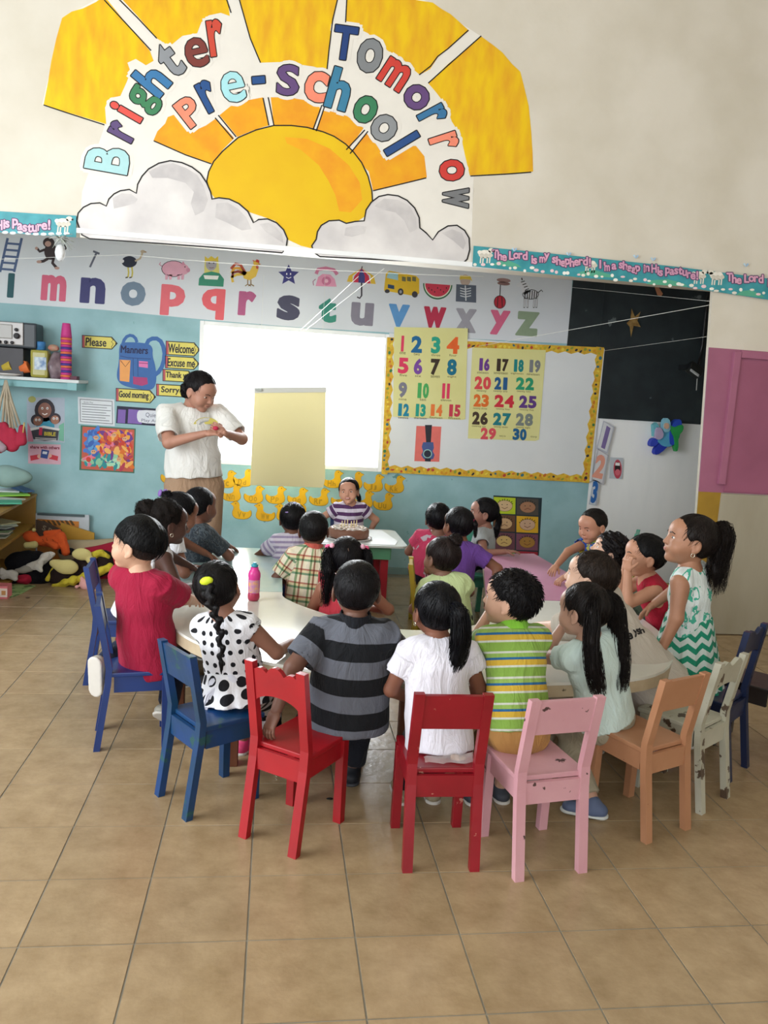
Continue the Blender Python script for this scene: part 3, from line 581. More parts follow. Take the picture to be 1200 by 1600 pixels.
a = Art(BW); a.rect(182, 637, 262, 664, '#22243c', 1, .07); a.rect(184, 640, 196, 661, '#7c60ac', 2, .07); a.rect(200, 640, 222, 662, '#7c60ac', 2, .07)
a.poly(smoothp([(214, 645), (218, 640), (262, 643), (262, 663), (218, 661), (214, 655)], 2), '#d4d8e2', 3); a.text('Quiet', 237, 649, 8, 19, '#5c6078', 4, -3, 0); a.text('Play Area', 237, 658, 6, 32, '#5c6078', 4, -3, 0)
a.build('quiet_sign', label='purple and white sign reading Quiet Play Area, behind the teacher', cat='sign')
# jigsaw picture: coloured toy animals become generic round shapes
a = Art(BW); a.rect(125, 667, 211, 737, '#3c6c58', 1, .06, -.03); a.rect(128, 669, 209, 735, '#c05a48', 2, .06, -.03)
cs = ['#3c62b0', '#4c7cc8', '#d8702c', '#e0a040', '#b03c50', '#e07890', '#8cc4a0', '#a8d8b8', '#2c8c94', '#6c3c8c', '#c84030', '#e8b060', '#903038', '#5c9cd0']
R2 = random.Random(8)
for k in range(190):
    x, y = R2.uniform(133, 204), R2.uniform(674, 729)
    c = cs[R2.choice([0, 1, 13]) if x < 153 and y < 712 else R2.choice([6, 7, 8]) if y > 712 and x < 190 and R2.random() < .7 else R2.choice([2, 3, 4, 5, 9, 10, 11, 12])]
    a.ell(x, y+.06*(x-168), R2.uniform(2, 4), R2.uniform(3.5, 8.5), c, 3+k*.03, R2.uniform(0, 180), 10)
for x, y in ((150, 684), (178, 680), (195, 686), (186, 718), (146, 706)): a.ell(x, y, 4, 3.4, '#d8a880', 10); a.ell(x-1.3, y-.6, .7, .9, D, 11, n=6); a.ell(x+1.3, y-.6, .7, .9, D, 11, n=6)
a.build('jigsaw_picture', label='crowded many-coloured picture in a green frame, left of the teacher', cat='picture')
a = Art(BW); a.rect(42, 621, 101, 691, '#a9b4c4', 1, .02, 0); a.ell(70, 641, 16, 18, '#2c2630', 3); a.ell(70, 641, 10.5, 12, '#8c6054', 4); a.poly([(56, 672), (58, 656), (70, 650), (84, 656), (86, 676)], '#3c94b4', 3)
a.ell(58, 656, 10, 9, '#2c2630', 4); a.ell(59, 658, 7, 7.5, '#845848', 5); a.ell(86, 654, 9, 8.5, '#352c38', 4); a.ell(86, 656, 6.6, 7, '#a0705c', 5)
for x, y in ((66, 638), (74, 638), (56.5, 656), (61.5, 656), (84, 654), (89, 654)): a.ell(x, y, 1.8, 2.1, '#e8e8e8', 6, n=8); a.ell(x, y+.3, .8, 1, D, 7, n=6)
a.line([(66, 646), (70, 648), (74, 646)], 1.6, '#f0e8e8', 6); a.poly([(48, 670), (68, 668), (92, 671), (90, 688), (70, 689), (52, 686)], '#3c3c48', 6); a.poly([(47, 669), (68, 665), (94, 670), (92, 673), (68, 669), (48, 673)], '#d8d8d8', 7)
a.text('BIBLE', 78, 678, 6, 18, '#c8b83c', 8, -3, 1); a.rect(61, 668, 66, 680, '#c03050', 8); a.ell(50, 624, 6, 5, '#a8a860', 3); a.poly([(43, 660), (50, 672), (52, 690), (43, 690)], '#c07890', 2); a.poly([(92, 665), (100, 660), (100, 690), (92, 688)], '#74b49c', 2)
for k in range(2): a.line([(55, 684+k*2.2), (88, 686+k*2.2)], .9, '#e0e0e0', 7)
a.build('storybook_poster', label='poster of a woman reading a dark book with two children', cat='poster')
a = Art(BW); a.rect(44, 694, 95, 725, '#cfa4b4', 1, .03, 0); a.text('share with others', 70, 699, 5, 46, '#7c2038', 2, -2, 1); a.poly([(47, 712), (60, 710), (62, 717), (48, 720)], '#c03040', 2); a.poly([(76, 709), (91, 713), (90, 720), (77, 717)], '#c03040', 2); a.ell(63, 713, 5, 3.6, '#d8a898', 3); a.ell(76, 712, 5, 3.6, '#d8a898', 3)
a.poly([(65, 702), (77, 704), (74, 717), (63, 715)], '#2c488c', 4); a.poly([(67, 705), (74, 706), (73, 710), (66, 709)], '#dce0e8', 5)
a.build('sharing_poster', label='small pink poster of two hands passing a book, below the storybook poster', cat='poster')
# ------------------------------------------------------------------ paper ducks
DK = M('duck_card', '#dfae1c', .6, .3, col2='#d8a41a', vs=6)
def duck(x, y, txt, s=1., flip=1, label=''):
    a = Art(BW); X = lambda dx: x+dx*s*flip
    body = [(X(-15), y+1*s), (X(-13), y-3*s), (X(-9), y+1*s), (X(0), y+0*s), (X(4), y-4*s), (X(3), y-9*s), (X(5), y-14*s), (X(10), y-15.5*s), (X(14), y-12.5*s), (X(18), y-11*s), (X(14), y-8.5*s), (X(12), y-5*s), (X(15), y+2*s), (X(14), y+8*s), (X(8), y+12*s), (X(-7), y+12*s), (X(-14), y+7*s)]
    body = [(px_, py_+.05*(px_-x)) for px_, py_ in body]
    a.poly(smoothp(body, 2), '#8a6c1c', 1); c = np.mean(body, 0); a.poly(smoothp([tuple(c+(np.array(p)-c)*.955) for p in body], 2), DK, 2)
    a.text(txt[0], x-4, y+5, 8.5*s, 5.4*s, '#b48c1c', 3, -3, 0, grow=.3); a.text(txt[1], x+3, y+6, 6.5*s, 4.2*s, '#b48c1c', 3, -3, 0, grow=.3); a.ell(X(9.5), y-11.5*s, .9, .9, '#7c5c18', 3, n=6)
    a.build('paper_duck', label=label or 'yellow paper duck lettered %s below the window' % txt, cat='paper duck', group='paper ducks below the window')
for x, y, t in [(266, 744, 'Bb'), (352, 750, 'Cc'), (379, 748, 'Dd'), (519, 750, 'Hh'), (551, 752, 'Ii'), (583, 756, 'Jj'), (616, 758, 'Kk'), (361, 771, 'Nn'), (396, 774, 'Oo'), (430, 775, 'Pp'), (464, 777, 'Qq'), (498, 778, 'Rr'), (532, 780, 'Ss'), (567, 782, 'Tt'), (598, 785, 'Uu'), (378, 799, 'Vv'), (415, 802, 'Ww'), (447, 803, 'Xx'), (482, 804, 'Yy')]:
    duck(x, y, t, 1.05, 1 if t not in ('Vv', 'Ww', 'Xx', 'Yy') else -1)
# ------------------------------------------------------------------ feelings poster
fp = empty('feelings_poster', tuple(onY(805, 822, BW)), label='dark-framed poster of eight coloured squares with paper faces, low on the teal wall', cat='poster')
a = Art(BW); a.poly([(771, 774), (847, 778), (842, 868), (769, 866)], '#26343c', 1); a.build('poster_sheet', fp)
cols = ['#b8cc2c', '#4c4844', '#6c4a34', '#d8a82c', '#6c4450', '#7c4c60', '#58b83c', '#a42c3c']
wl_ = ['Sad', 'Happy', 'Mad', 'Silly', 'Tired', 'Proud', 'Shy', 'Calm']
for k in range(8):
    r_, c_ = divmod(k, 2); x0 = 771.5+c_*36-r_*.4; y0 = 776.5+r_*27.5+c_*2
    P = [(x0, y0), (x0+34, y0+1.6), (x0+33.6, y0+27), (x0-.3, y0+25.6)]; a = Art(BW); a.poly(P, cols[k], 2)
    cx_, cy_ = x0+17, y0+14; a.ell(cx_, cy_, 12.5, 9, '#6c5440', 3, -3); a.ell(cx_, cy_, 12, 8.4, ['#d2b48c', '#a4785c', '#c8a47c', '#c8a488', '#d0b070', '#a87c3c', '#b08c60', '#c09c80'][k], 4, -3)
    for s_ in (-4, 4): a.ell(cx_+s_, cy_-2, 1, .8, D, 5, n=6)
    sg = [1, -1, -1, 1, -1, 1, 1, -1][k]; a.line([(cx_-5, cy_+3-sg), (cx_, cy_+3+sg*1.5), (cx_+5, cy_+3-sg)], .9, '#6c3c30', 5)
    for q in range(9): t = math.pi*(.12+.095*q); a.line([(cx_-12*math.cos(t), cy_-8.4*math.sin(t)), (cx_-14*math.cos(t)+(q % 2), cy_-11.2*math.sin(t))], 1.1, '#2c241c', 5)
    a.build('face_square', fp)
# ------------------------------------------------------------------ cards on the white panel beside the board
a = Art(BW-.03); a.poly([(943, 657), (960, 667), (949, 709), (932, 701)], '#b9bcc8', 1); a.poly([(944, 659), (958, 668), (948, 706), (934, 699)], '#d6d8dc', 2); a.poly([(948, 665), (954, 669), (945, 702), (939, 699)], '#7c6ca0', 3)
a.build('number_card', label='tall white card with a purple figure 1, right of the white board', cat='number card')
a = Art(BW-.03); a.poly([(934, 701), (951, 711), (943, 758), (924, 750)], '#b4b4bc', 1); a.poly([(935, 703), (949, 712), (941, 755), (926, 748)], '#d4d4d8', 2); a.text('2', 937, 729, 36, 15, '#e09c88', 3, -14, 1, grow=.6)
a.build('number_card', label='white card with a salmon figure 2, right of the white board', cat='number card')
a = Art(BW-.03); a.poly([(927, 749), (937, 752), (932, 790), (920, 788)], '#b4bcc8', 1); a.poly([(928, 751), (935, 754), (930, 789), (922, 787)], '#ccd4dc', 2); a.text('3', 929, 769, 34, 8, '#2f68b0', 3, -8, 1, grow=.5)
a.build('number_card', label='narrow white card with a blue figure 3, below the 2 card', cat='number card')
a = Art(BW-.012); a.rect(953, 715, 973, 748, '#c0c6ce', 1, .05); a.ell(965, 733, 6.5, 15, '#c04a5c', 2, 0); a.ell(965, 732, 4.4, 10, '#2c2024', 3); a.rect(961.5, 723, 968.5, 727.5, '#ececec', 4); a.ell(965, 738, 4, 5, '#d86c7c', 4)
a.build('mouth_picture', label='small photo card of an open mouth on the white panel', cat='picture')
# star and moon on the black panel
a = Art(BW-.03); GO = M('gold_foil', '#b8955a', .35, .6, col2='#8c6a3c', vs=30, metal=.4)
P = [(987, 482), (992, 495), (1001, 487), (996, 501), (1001, 511), (990, 509), (986, 527), (984, 511), (979, 505), (985, 499)]
a.poly(P, GO, 1); a.build('gold_star', label='gold foil five-pointed star on the black panel', cat='star ornament')
a = Art(BW-.03); a.poly([(1022, 446), (1028, 447), (1036, 459), (1033, 463), (1027, 461)], M('moon_foil', '#b87c5c', .5, .4, var=.2), 1); a.build('moon_ornament', label='small orange crescent moon at the top of the black panel', cat='moon ornament')
# flood lamp and cable on the black panel
fl_ = empty('flood_lamp', tuple(onY(1088, 575, BW-.2)), label='small black flood lamp fixed to the black panel near the pink wall', cat='lamp')
c = onY(1085, 578, BW-.3); mb_ = M('black_plastic', '#141618', .35, .5)
MB().box(tuple(c), (.13, .07, .085), Matrix.Rotation(.5, 3, 'Y') @ Matrix.Rotation(-.5, 3, 'X'), .008).build('lamp_housing', mb_, fl_, world=True)
MB().box(tuple(c+np.array([-.014, -.04, -.012])), (.09, .008, .055), Matrix.Rotation(.5, 3, 'Y') @ Matrix.Rotation(-.5, 3, 'X')).build('lamp_glass', M('lamp_glass', '#b8bcbe', .15, .6), fl_, world=True)
MB().box(tuple(c+np.array([.03, .16, .03])), (.05, .28, .04)).build('bracket', mb_, fl_, world=True)
MB().tube([tuple(onY(1091, 570, BW-.03)), tuple(onY(1097, 540, BW-.03)), tuple(onY(1103, 490, BW-.03)), tuple(onY(1106, 455, BW-.03))], .012).build('cable', mb_, fl_, world=True)
MB().tube([tuple(onY(1090, 582, BW-.1)), tuple(onY(1088, 610, BW-.1))], .004).build('pull_cord', M('cord_white', '#c8c8c4'), fl_, world=True)
# toy aeroplane cut-out
ap = empty('aeroplane_cutout', tuple(onY(1042, 682, BW)), label='blue and green foam aeroplane cut-out on the white panel', cat='wall decoration')
def slab(name, P, c, y0, th, parent):
    F_ = [tuple(onY(x, y, y0)) for x, y in P]; B_ = [(p[0], y0+th, p[2]) for p in F_]; MB().hexa(F_, B_).build(name, c if not isinstance(c, str) else flatm(c), parent, world=True)
Yp = BW-.07
slab('wing', smoothp([(1022, 706), (1030, 692), (1040, 686), (1046, 692), (1040, 702), (1026, 712)], 2), '#2a3cb0', Yp, .06, ap)
slab('wing', smoothp([(1016, 692), (1020, 685), (1028, 684), (1030, 692), (1024, 697), (1017, 698)], 2), '#3448b8', Yp, .06, ap)
slab('fuselage', smoothp([(1026, 688), (1034, 672), (1046, 664), (1056, 668), (1058, 686), (1050, 698), (1036, 698)], 2), '#58a8cc', Yp-.01, .06, ap)
slab('tail', smoothp([(1050, 664), (1056, 656), (1064, 655), (1066, 664), (1060, 690), (1048, 698), (1046, 680)], 2), '#2a4cc0', Yp-.02, .06, ap)
slab('green_propeller', smoothp([(1047, 664), (1054, 668), (1062, 664), (1068, 664), (1068, 672), (1060, 682), (1060, 704), (1055, 706), (1054, 684), (1048, 674)], 2), '#2f9c50', Yp-.03, .05, ap)
slab('pilot', smoothp([(1036, 676), (1036, 658), (1042, 652), (1048, 658), (1048, 674)], 2), '#8cc4d8', Yp-.03, .05, ap); slab('pilot', smoothp([(1024, 684), (1026, 668), (1034, 668), (1038, 682), (1030, 688)], 2), '#b8a8c8', Yp-.03, .05, ap)
slab('pilot_face', smoothp([(1038, 668), (1039, 661), (1045, 661), (1046, 668), (1042, 671)], 2), '#d8b098', Yp-.045, .02, ap)
slab('window_hoop', smoothp([(1022, 682), (1021, 664), (1026, 660), (1030, 666), (1029, 670), (1026, 666), (1025, 682)], 1), '#6cb4c0', Yp, .05, ap)
# strings across the alcove
def strng(p, q, Ya, Yb, label, r=.0016, sag=0):
    A_, B_ = onY(*p, Ya), onY(*q, Yb); P = [tuple(A_+(B_-A_)*t+np.array([0, 0, -sag*4*t*(1-t)])) for t in np.linspace(0, 1, 9)]
    MB().tube(P, r, 4).build('string', M('white_string', '#e2e2dc', .5), label=label, cat='string')
strng((200, 398), (755, 432), BH+.3, BH+.3, 'long thin string crossing in front of the alphabet frieze', sag=.02)
strng((560, 432), (470, 515), BH+.3, BW-.1, 'thin string running down from the umbrella picture to the window', .0022)
strng((600, 420), (478, 515), BH+.3, BW-.1, 'thin string running down from the bus picture to the window', .0022)
strng((1112, 476), (748, 541), BH+.02, BW-.022, 'string slanting over the gold star to the white board', .002)
strng((1112, 471), (893, 449), BH+.02, BW-.022, 'thin string across the top of the black panel', .0014)
strng((1112, 525), (944, 548), BH+.02, BW-.022, 'faint string from the pink wall to the corner of the white board', .0012)
strng((0, 405), (200, 398), BH+.3, BH+.3, 'thin string in front of the monkey picture', .0012)
# tissue tuft hanging from the beam by the left banner
b = MB(); R3 = random.Random(3); c0 = onY(95, 372, BH-.06)
for k in range(26):
    a_ = R3.uniform(0, 6.28); L_ = R3.uniform(.03, .085); d_ = np.array([math.cos(a_), .25*math.sin(a_*2), R3.uniform(-1, .35)]); b.tube([tuple(c0), tuple(c0+d_*L_*.5+np.array([0, 0, .008])), tuple(c0+d_*L_)], .0045, 4, .0012)
b.build('tissue_tuft', M('tissue', '#c4c8c4', .6, .3, col2='#8c9488', vs=40), label='small tuft of white and grey tissue hanging from the beam', cat='ornament')
b = MB(); c0 = onY(94, 395, BH-.04); b.ball(tuple(c0), (.03, .025, .05), n=10); b.build('tissue_ball', M('tissue_white', '#dcdfe2', .7, .3, var=.1, bump=.6, bs=60), label='crumpled white tissue under the tuft on the beam', cat='ornament')
# chart paper hanging in front of the window, with its clip
cp = empty('hanging_chart', tuple(onY(450, 610, BW-.35)), label='blank cream chart paper hung on a stand-less string before the window'.replace(' on a stand-less string', ''), cat='chart paper')
CPM = bpy.data.materials.new('chart_sheet'); CPM.use_nodes = True; nt = CPM.node_tree; b_ = nt.nodes['Principled BSDF']; b_.inputs['Base Color'].default_value = (*lin('#e6deae'), 1); b_.inputs['Roughness'].default_value = .7
tl_ = nt.nodes.new('ShaderNodeBsdfTranslucent'); tl_.inputs[0].default_value = (*lin('#efe8c4'), 1); ms = nt.nodes.new('ShaderNodeMixShader'); ms.inputs[0].default_value = .12
nt.links.new(b_.outputs[0], ms.inputs[1]); nt.links.new(tl_.outputs[0], ms.inputs[2]); nt.links.new(ms.outputs[0], nt.nodes['Material Output'].inputs[0])
P = [(398, 612), (509, 611), (508, 748), (505, 762), (391, 758), (394, 690)]; F_ = [tuple(onY(x, y, BW-.35)) for x, y in P]
MB().hexa(F_, [(p[0], p[1]+.003, p[2]) for p in F_]).build('paper_sheet', CPM, cp, world=True)
F_ = [tuple(onY(x, y, BW-.358)) for x, y in [(397, 606), (510, 605), (510, 613), (397, 614)]]; MB().hexa(F_, [(p[0], p[1]+.012, p[2]) for p in F_]).build('top_rail', M('rail_grey', '#d4d4cc', .5), cp, world=True)
c = onY(404, 609, BW-.37); MB().box(tuple(c), (.05, .02, .02), bev=.004).build('clip', flatm('#b4b8b4'), cp, world=True)
b = MB(); 
for x in (404, 500): b.tube([tuple(onY(x, 606, BW-.352)), tuple(onY(x+6, 480, BW-.2)), tuple(onY(x+8, 430, BW-.2))], .0015, 4)
b.build('hanging_cord', M('white_string', '#e2e2dc'), cp, world=True)
# ================================================================== furniture
def paint(name, c, c2=None, worn=None, wl=.66, ws=18, rough=.35): return M(name, c, rough, .5, col2=c2, var=.12, vs=6, bump=.08, bs=25, worn=worn, wlim=wl, wscale=ws)
def place(root, parts):
    for o in parts: pass
CHW, CHD, SEAT = .235, .245, .335
def chair(x, y, rz, m, label, style='plain', top=.605, w_=CHW, seatm=None, railm=None, post=.033):
    t = empty('child_chair', (x, y, 0), math.radians(rz), label=label, cat='chair', group='small painted wooden chairs round the tables')
    hw = w_/2; hp = post/2; th = .026; d = CHD
    for s_ in (-1, 1):
        cx = s_*(hw-hp+.006)
        b = MB(); zs = [(0, -.045), (SEAT-.05, -.004), (SEAT+.02, 0), (top, -.048)]
        for (z0, y0), (z1, y1) in zip(zs, zs[1:]):
            b.hexa([(cx-hp, y0-th/2, z0), (cx+hp, y0-th/2, z0), (cx+hp, y0+th/2, z0), (cx-hp, y0+th/2, z0)], [(cx-hp, y1-th/2, z1), (cx+hp, y1-th/2, z1), (cx+hp, y1+th/2, z1), (cx-hp, y1+th/2, z1)])
        b.bm.verts.ensure_lookup_table(); bmesh.ops.remove_doubles(b.bm, verts=b.bm.verts[:], dist=1e-5)
        b.build('back_leg', m, t)
        MB().hexa([(cx-hp, d-.03, 0), (cx+hp, d-.03, 0), (cx+hp, d, 0), (cx-hp, d, 0)], [(cx-hp, d-.034, SEAT-.018), (cx+hp, d-.034, SEAT-.018), (cx+hp, d, SEAT-.018), (cx-hp, d, SEAT-.018)], .002).build('front_leg', m, t)
    MB().box((0, d/2+.008, SEAT-.009), (w_+.004, d+.012, .018), bev=.004).build('seat', seatm or m, t)
    b = MB()
    for s_ in (-1, 1): b.box((s_*(hw-.016), d/2, SEAT-.053), (.016, d-.04, .068))
    b.build('side_apron', m, t, kind='stuff')
    b = MB(); b.box((0, -.006, SEAT-.056), (w_-.03, .016, .074)); b.build('rear_apron', m, t)
    MB().box((0, d-.02, SEAT-.053), (w_-.03, .016, .068)).build('front_apron', m, t)
    zt, zb = top-.006, top-.125
    yb = lambda z: -.048*(z-SEAT-.02)/(top-SEAT-.02)
    n = 16; U, Lo = [], []
    for i in range(n+1):
        q = -1+2*i/n; X_ = q*(hw-.02)
        if style == 'plain': u, l = zt, zb
        elif style == 'scallop': u = zt-.028+.018*abs(math.cos(q*math.pi*1.5))+(.012 if abs(q) < .35 else 0)+(.01 if abs(q) > .92 else 0); l = zb-.035+.05*math.sqrt(max(0, 1-q*q*.97))
        else: u = zt-.012-.012*math.cos(q*math.pi*2); l = zb-.01+.03*math.sqrt(max(0, 1-q*q*.97))
        U.append((X_, u)); Lo.append((X_, l))
    V, F = [], []
    for (X_, u), (_, l) in zip(U, Lo):
        for yy in (-.009, .009): V += [(X_, yb(l)+yy, l), (X_, yb(u)+yy, u)]
    for i in range(n):
        a_, b_ = 4*i, 4*i+4; F += [(a_, a_+1, b_+1, b_), (a_+2, b_+2, b_+3, a_+3), (a_+1, a_+3, b_+3, b_+1), (a_, b_, b_+2, a_+2)]
    F += [(0, 2, 3, 1), (4*n, 4*n+1, 4*n+3, 4*n+2)]
    vf('back_rail', V, F, railm or m, t)
    return t
RED = paint('red_chair_paint', '#9c0f1a', '#8a0d18'); RED2 = paint('dark_red_chair_paint', '#7c0e1a', '#8c1220', '#b07868', .69, 30)
BLU = paint('blue_chair_paint', '#0f306e', '#0d2a60', '#284038', .66, 14); BLU2 = paint('royal_blue_chair_paint', '#10316f', '#0d2a62'); BLU3 = paint('blue_green_chair_paint', '#0f3a70', '#123850', '#1d4c50', .62, 9)
PNK = paint('pink_chair_paint', '#c6979e', '#be8b94', '#4a3434', .665, 20, .45); PCH = paint('peach_chair_paint', '#ac7c5c', '#a27252', '#6c4434', .70, 18, .4)
WHC = paint('worn_white_chair_paint', '#b4b2a2', '#9e9c8a', '#4c3c2e', .60, 15, .45); NAV = paint('navy_chair_paint', '#0f1f44', '#0c1836'); DRK = paint('dark_wood', '#2a211c', '#1c1614'); YLC = paint('yellow_chair_paint', '#a8901c', '#8c761a', '#4c4018', .7, 14); GRNC = paint('teal_chair_paint', '#4fa088', '#468e7a')
CH = {}
CH['blue1'] = chair(-.855, 4.15, -86, BLU, 'blue child chair farthest left, behind the boy in the red t-shirt')
CH['blue2'] = chair(-.655, 3.40, -80, BLU2, 'blue child chair under the boy in the red t-shirt', top=.62)
CH['blue3'] = chair(-.276, 2.845, -56, BLU3, 'blue child chair under the girl in the polka dot dress')
CH['red1'] = chair(.0625, 2.588, -37, RED, 'bright red child chair with a wavy top rail, under the striped boy', 'scallop', .635, .23)
CH['red2'] = chair(.5975, 2.44, 0, RED2, 'dark red child chair with chipped plain rail, under the girl in white', 'plain', .61, .245)
CH['pink'] = chair(.950, 2.40, 10, PNK, 'chipped pink child chair at the front, right of the dark red one', 'plain', .615, .255)
CH['peach'] = chair(1.465, 2.63, 24, PCH, 'peach orange child chair at the front right', 'plain', .61, .235)
CH['white'] = chair(1.764, 2.84, 35, WHC, 'worn white child chair with an arched rail and bare wood chips', 'arch', .61, .235)
CH['navy'] = chair(2.02, 3.10, 40, NAV, 'navy blue child chair behind the worn white chair', 'arch', .66)
CH['dark'] = chair(2.335, 3.26, 40, DRK, 'dark brown chair cut off by the right edge of the photo', 'plain', .58)
CH['yellow'] = chair(.80, 4.20, -100, YLC, 'olive yellow child chair under the girl with a bun', 'plain', .66, .22)
CH['coral'] = chair(.375, 4.06, 180, paint('coral_chair', '#b8343c'), 'red child chair under the girl with pink hair bobbles')
CH['plaid'] = chair(.215, 4.54, 180, RED, 'red child chair under the boy in the plaid shirt')
CH['lilac'] = chair(.135, 5.09, 180, BLU, 'blue child chair under the girl in the lilac striped t-shirt')
CH['purple'] = chair(1.09, 4.84, 180, PNK, 'pink child chair under the girl in the purple t-shirt')
CH['pinkkid'] = chair(1.07, 5.32, 180, YLC, 'yellow child chair under the child in the pink shirt', w_=.19, top=.56)
CH['grey'] = chair(1.42, 5.58, 180, GRNC, 'teal child chair under the girl in the grey t-shirt')
CH['teal'] = chair(2.52, 5.35, 62, GRNC, 'teal child chair by the white panel, behind the boy in blue and yellow', 'plain', .69)
CH['blueboy'] = chair(2.22, 4.78, 88, YLC, 'low yellow child chair under the boy in the blue and yellow shirt', 'plain', .54)
CH['curly'] = chair(2.13, 4.12, 88, YLC, 'yellow child chair under the curly-haired child')
CH['tank'] = chair(2.08, 3.72, 85, NAV, 'dark blue child chair under the boy in the red tank top')
CH['afro'] = chair(-.78, 4.50, -88, RED, 'red child chair under the girl with the hair puff')
CH['bow'] = chair(-.78, 4.86, -88, BLU, 'blue child chair under the girl with the purple bow')
CH['dark2'] = chair(-.70, 5.3, -95, YLC, 'yellow child chair under the boy in the dark grey t-shirt')
CH['bday'] = chair(.60, 6.52, 180, BLU2, 'blue child chair behind the cake table')
# tables
TT = M('table_gloss_white', '#dcdcd4', .12, .6, col2='#d0d0c8', vs=3, bump=.03, bs=14); TL = M('table_pale_teal', '#a8c6c6', .13, .6, col2='#b9cccb', vs=4, bump=.03, bs=14); TP = M('table_pink', '#c78fae', .4, .4, col2='#c084a6', vs=3, worn='#7a4a60', wscale=30, wlim=.8)
ED = M('table_edge_wood', '#b8a88c', .5, .4, col2='#a4937a', vs=9, worn='#54483a', wscale=20, wlim=.66); BR = M('brown_leg_wood', '#6c3e28', .5, .35, col2='#58301e', vs=8, stretch=(1, 1, .2))
def table(pts, mt, me_, legs, label, ml=BR, h=.5):
    c = np.mean(pts, 0); t = empty('school_table', (c[0], c[1], 0), label=label, cat='table')
    MB().poly_prism(pts, h-.012, h).build('tabletop', mt, t, world=True); cc = np.array(c)
    MB().poly_prism(pts, h-.058, h-.0125).build('edge_board', me_, t, world=True)
    for x, y in legs: MB().box((x, y, (h-.058)/2), (.05, .05, h-.058), bev=.004).build('leg', ml, t, world=True)
    return t
def cr(P, n=4):                                     # smooth the outline
    Q = []; P = [np.array(p, float) for p in P]; N_ = len(P)
    for i in range(N_-1):
        a_, b_, c_, d_ = P[max(i-1, 0)], P[i], P[i+1], P[min(i+2, N_-1)]
        for k in range(n):
            t = k/n; Q.append(.5*((2*b_)+(-a_+c_)*t+(2*a_-5*b_+4*c_-d_)*t*t+(-a_+3*b_-3*c_+d_)*t**3))
    return [tuple(q) for q in Q]+[tuple(P[-1])]
outer = cr([(-.50, 4.065), (-.50, 3.8), (-.43, 3.5), (-.30, 3.24), (-.1, 3.05), (.155, 2.91), (.5, 2.80), (.8, 2.785), (1.15, 2.81), (1.48, 2.88), (1.70, 3.08), (1.83, 3.4), (1.87, 3.7), (1.88, 4.045)])
inner = cr([(1.145, 4.045), (1.11, 3.8), (1.0, 3.59), (.82, 3.47), (.6, 3.45), (.4, 3.54), (.19, 3.77), (.08, 3.95), (.07, 4.065)])
table(outer+inner, TT, ED, [(-.40, 3.75), (-.121, 3.16), (.60, 2.95), (1.30, 2.98), (1.72, 3.45), (1.72, 3.95), (1.2, 3.95), (.02, 3.98), (.62, 3.36)], 'large curved white table with cream edge at the front, bent like a horseshoe')
table([(-.50, 4.075), (.07, 4.075), (.07, 5.0), (-.02, 5.2), (-.50, 5.2)], TL, ED, [(-.42, 4.15), (0., 4.15), (-.06, 5.1), (-.42, 5.1)], 'pale teal table on the left, behind the curved white table')
table([(1.145, 4.055), (1.88, 4.055), (1.86, 4.7), (1.83, 5.36), (1.446, 5.30)], TP, ED, [(1.22, 4.14), (1.78, 4.14), (1.75, 5.26), (1.50, 5.22)], 'pink-topped table on the right, behind the curved white table')
t = empty('cake_table', (.6, 5.78, 0), label='small table with green apron and red legs holding the cake', cat='table')
def rrect(x0, y0, x1, y1, r, n=4):
    P = []
    for cx_, cy_, a0 in ((x1-r, y1-r, 0), (x0+r, y1-r, 90), (x0+r, y0+r, 180), (x1-r, y0+r, 270)):
        for k in range(n+1): a_ = math.radians(a0+90*k/n); P.append((cx_+r*math.cos(a_), cy_+r*math.sin(a_)))
    return P
GRN = paint('green_apron_paint', '#5c9c78', '#508c6c'); RLG = paint('red_leg_paint', '#b42434', '#9c1e2e')
MB().poly_prism(rrect(.26, 5.44, .95, 6.12, .06), .484, .5, .003).build('tabletop', M('grey_trim_white', '#c3cbc8', .3, .5), t, world=True)
MB().poly_prism(rrect(.31, 5.49, .84, 6.03, .01), .392, .4835).build('apron', GRN, t, world=True)
for x, y in ((.80, 5.55), (.80, 5.97), (.35, 5.97), (.35, 5.55)): MB().box((x, y, .196), (.055, .055, .392), bev=.003).build('leg', RLG, t, world=True)
b = MB(); b.poly_prism([(.28, 5.46), (.86, 5.47), (.90, 5.62), (.84, 6.06), (.30, 6.08)], .5005, .504, .001); b.build('table_paper', M('paper_cloth', '#dfe3e4', .6, .3, var=.05, bump=.2, bs=8), label='white paper sheet spread on the cake table', cat='tablecloth')
# cake on a plate
CX, CY = .548, 5.66
b = MB(); b.lathe((CX, CY, .504), [(.10, 0), (.165, .006), (.17, .011), (.16, .011), (.1, .004)], 32); b.build('cake_plate', M('plate_white', '#e4e6e6', .2, .5), label='round white plate under the birthday cake', cat='plate')
ck = empty('birthday_cake', (CX, CY, .5165), label='round brown frosted birthday cake with white piping and candles', cat='cake')
CK = M('chocolate_frosting', '#8c6452', .5, .4, col2='#7c5444', vs=14, bump=.5, bs=40)
b = MB(); b.lathe((CX, CY, .5165), [(.135, 0), (.145, .01), (.146, .05), (.138, .064), (.12, .068)], 36); b.build('cake_body', CK, ck, world=True)
b = MB(); R4 = random.Random(5)
for k in range(60): a_ = R4.uniform(0, 6.28); r_ = .122*math.sqrt(R4.random()); b.ball((CX+r_*math.cos(a_), CY+r_*math.sin(a_), .581+R4.uniform(0, .006)), (R4.uniform(.008, .016), R4.uniform(.008, .016), .008), n=7)
b.build('icing_swirl', M('icing_tan', '#b89c84', .5, .4, col2='#d8ccc0', vs=60), ck, kind='stuff', world=True)
b = MB()
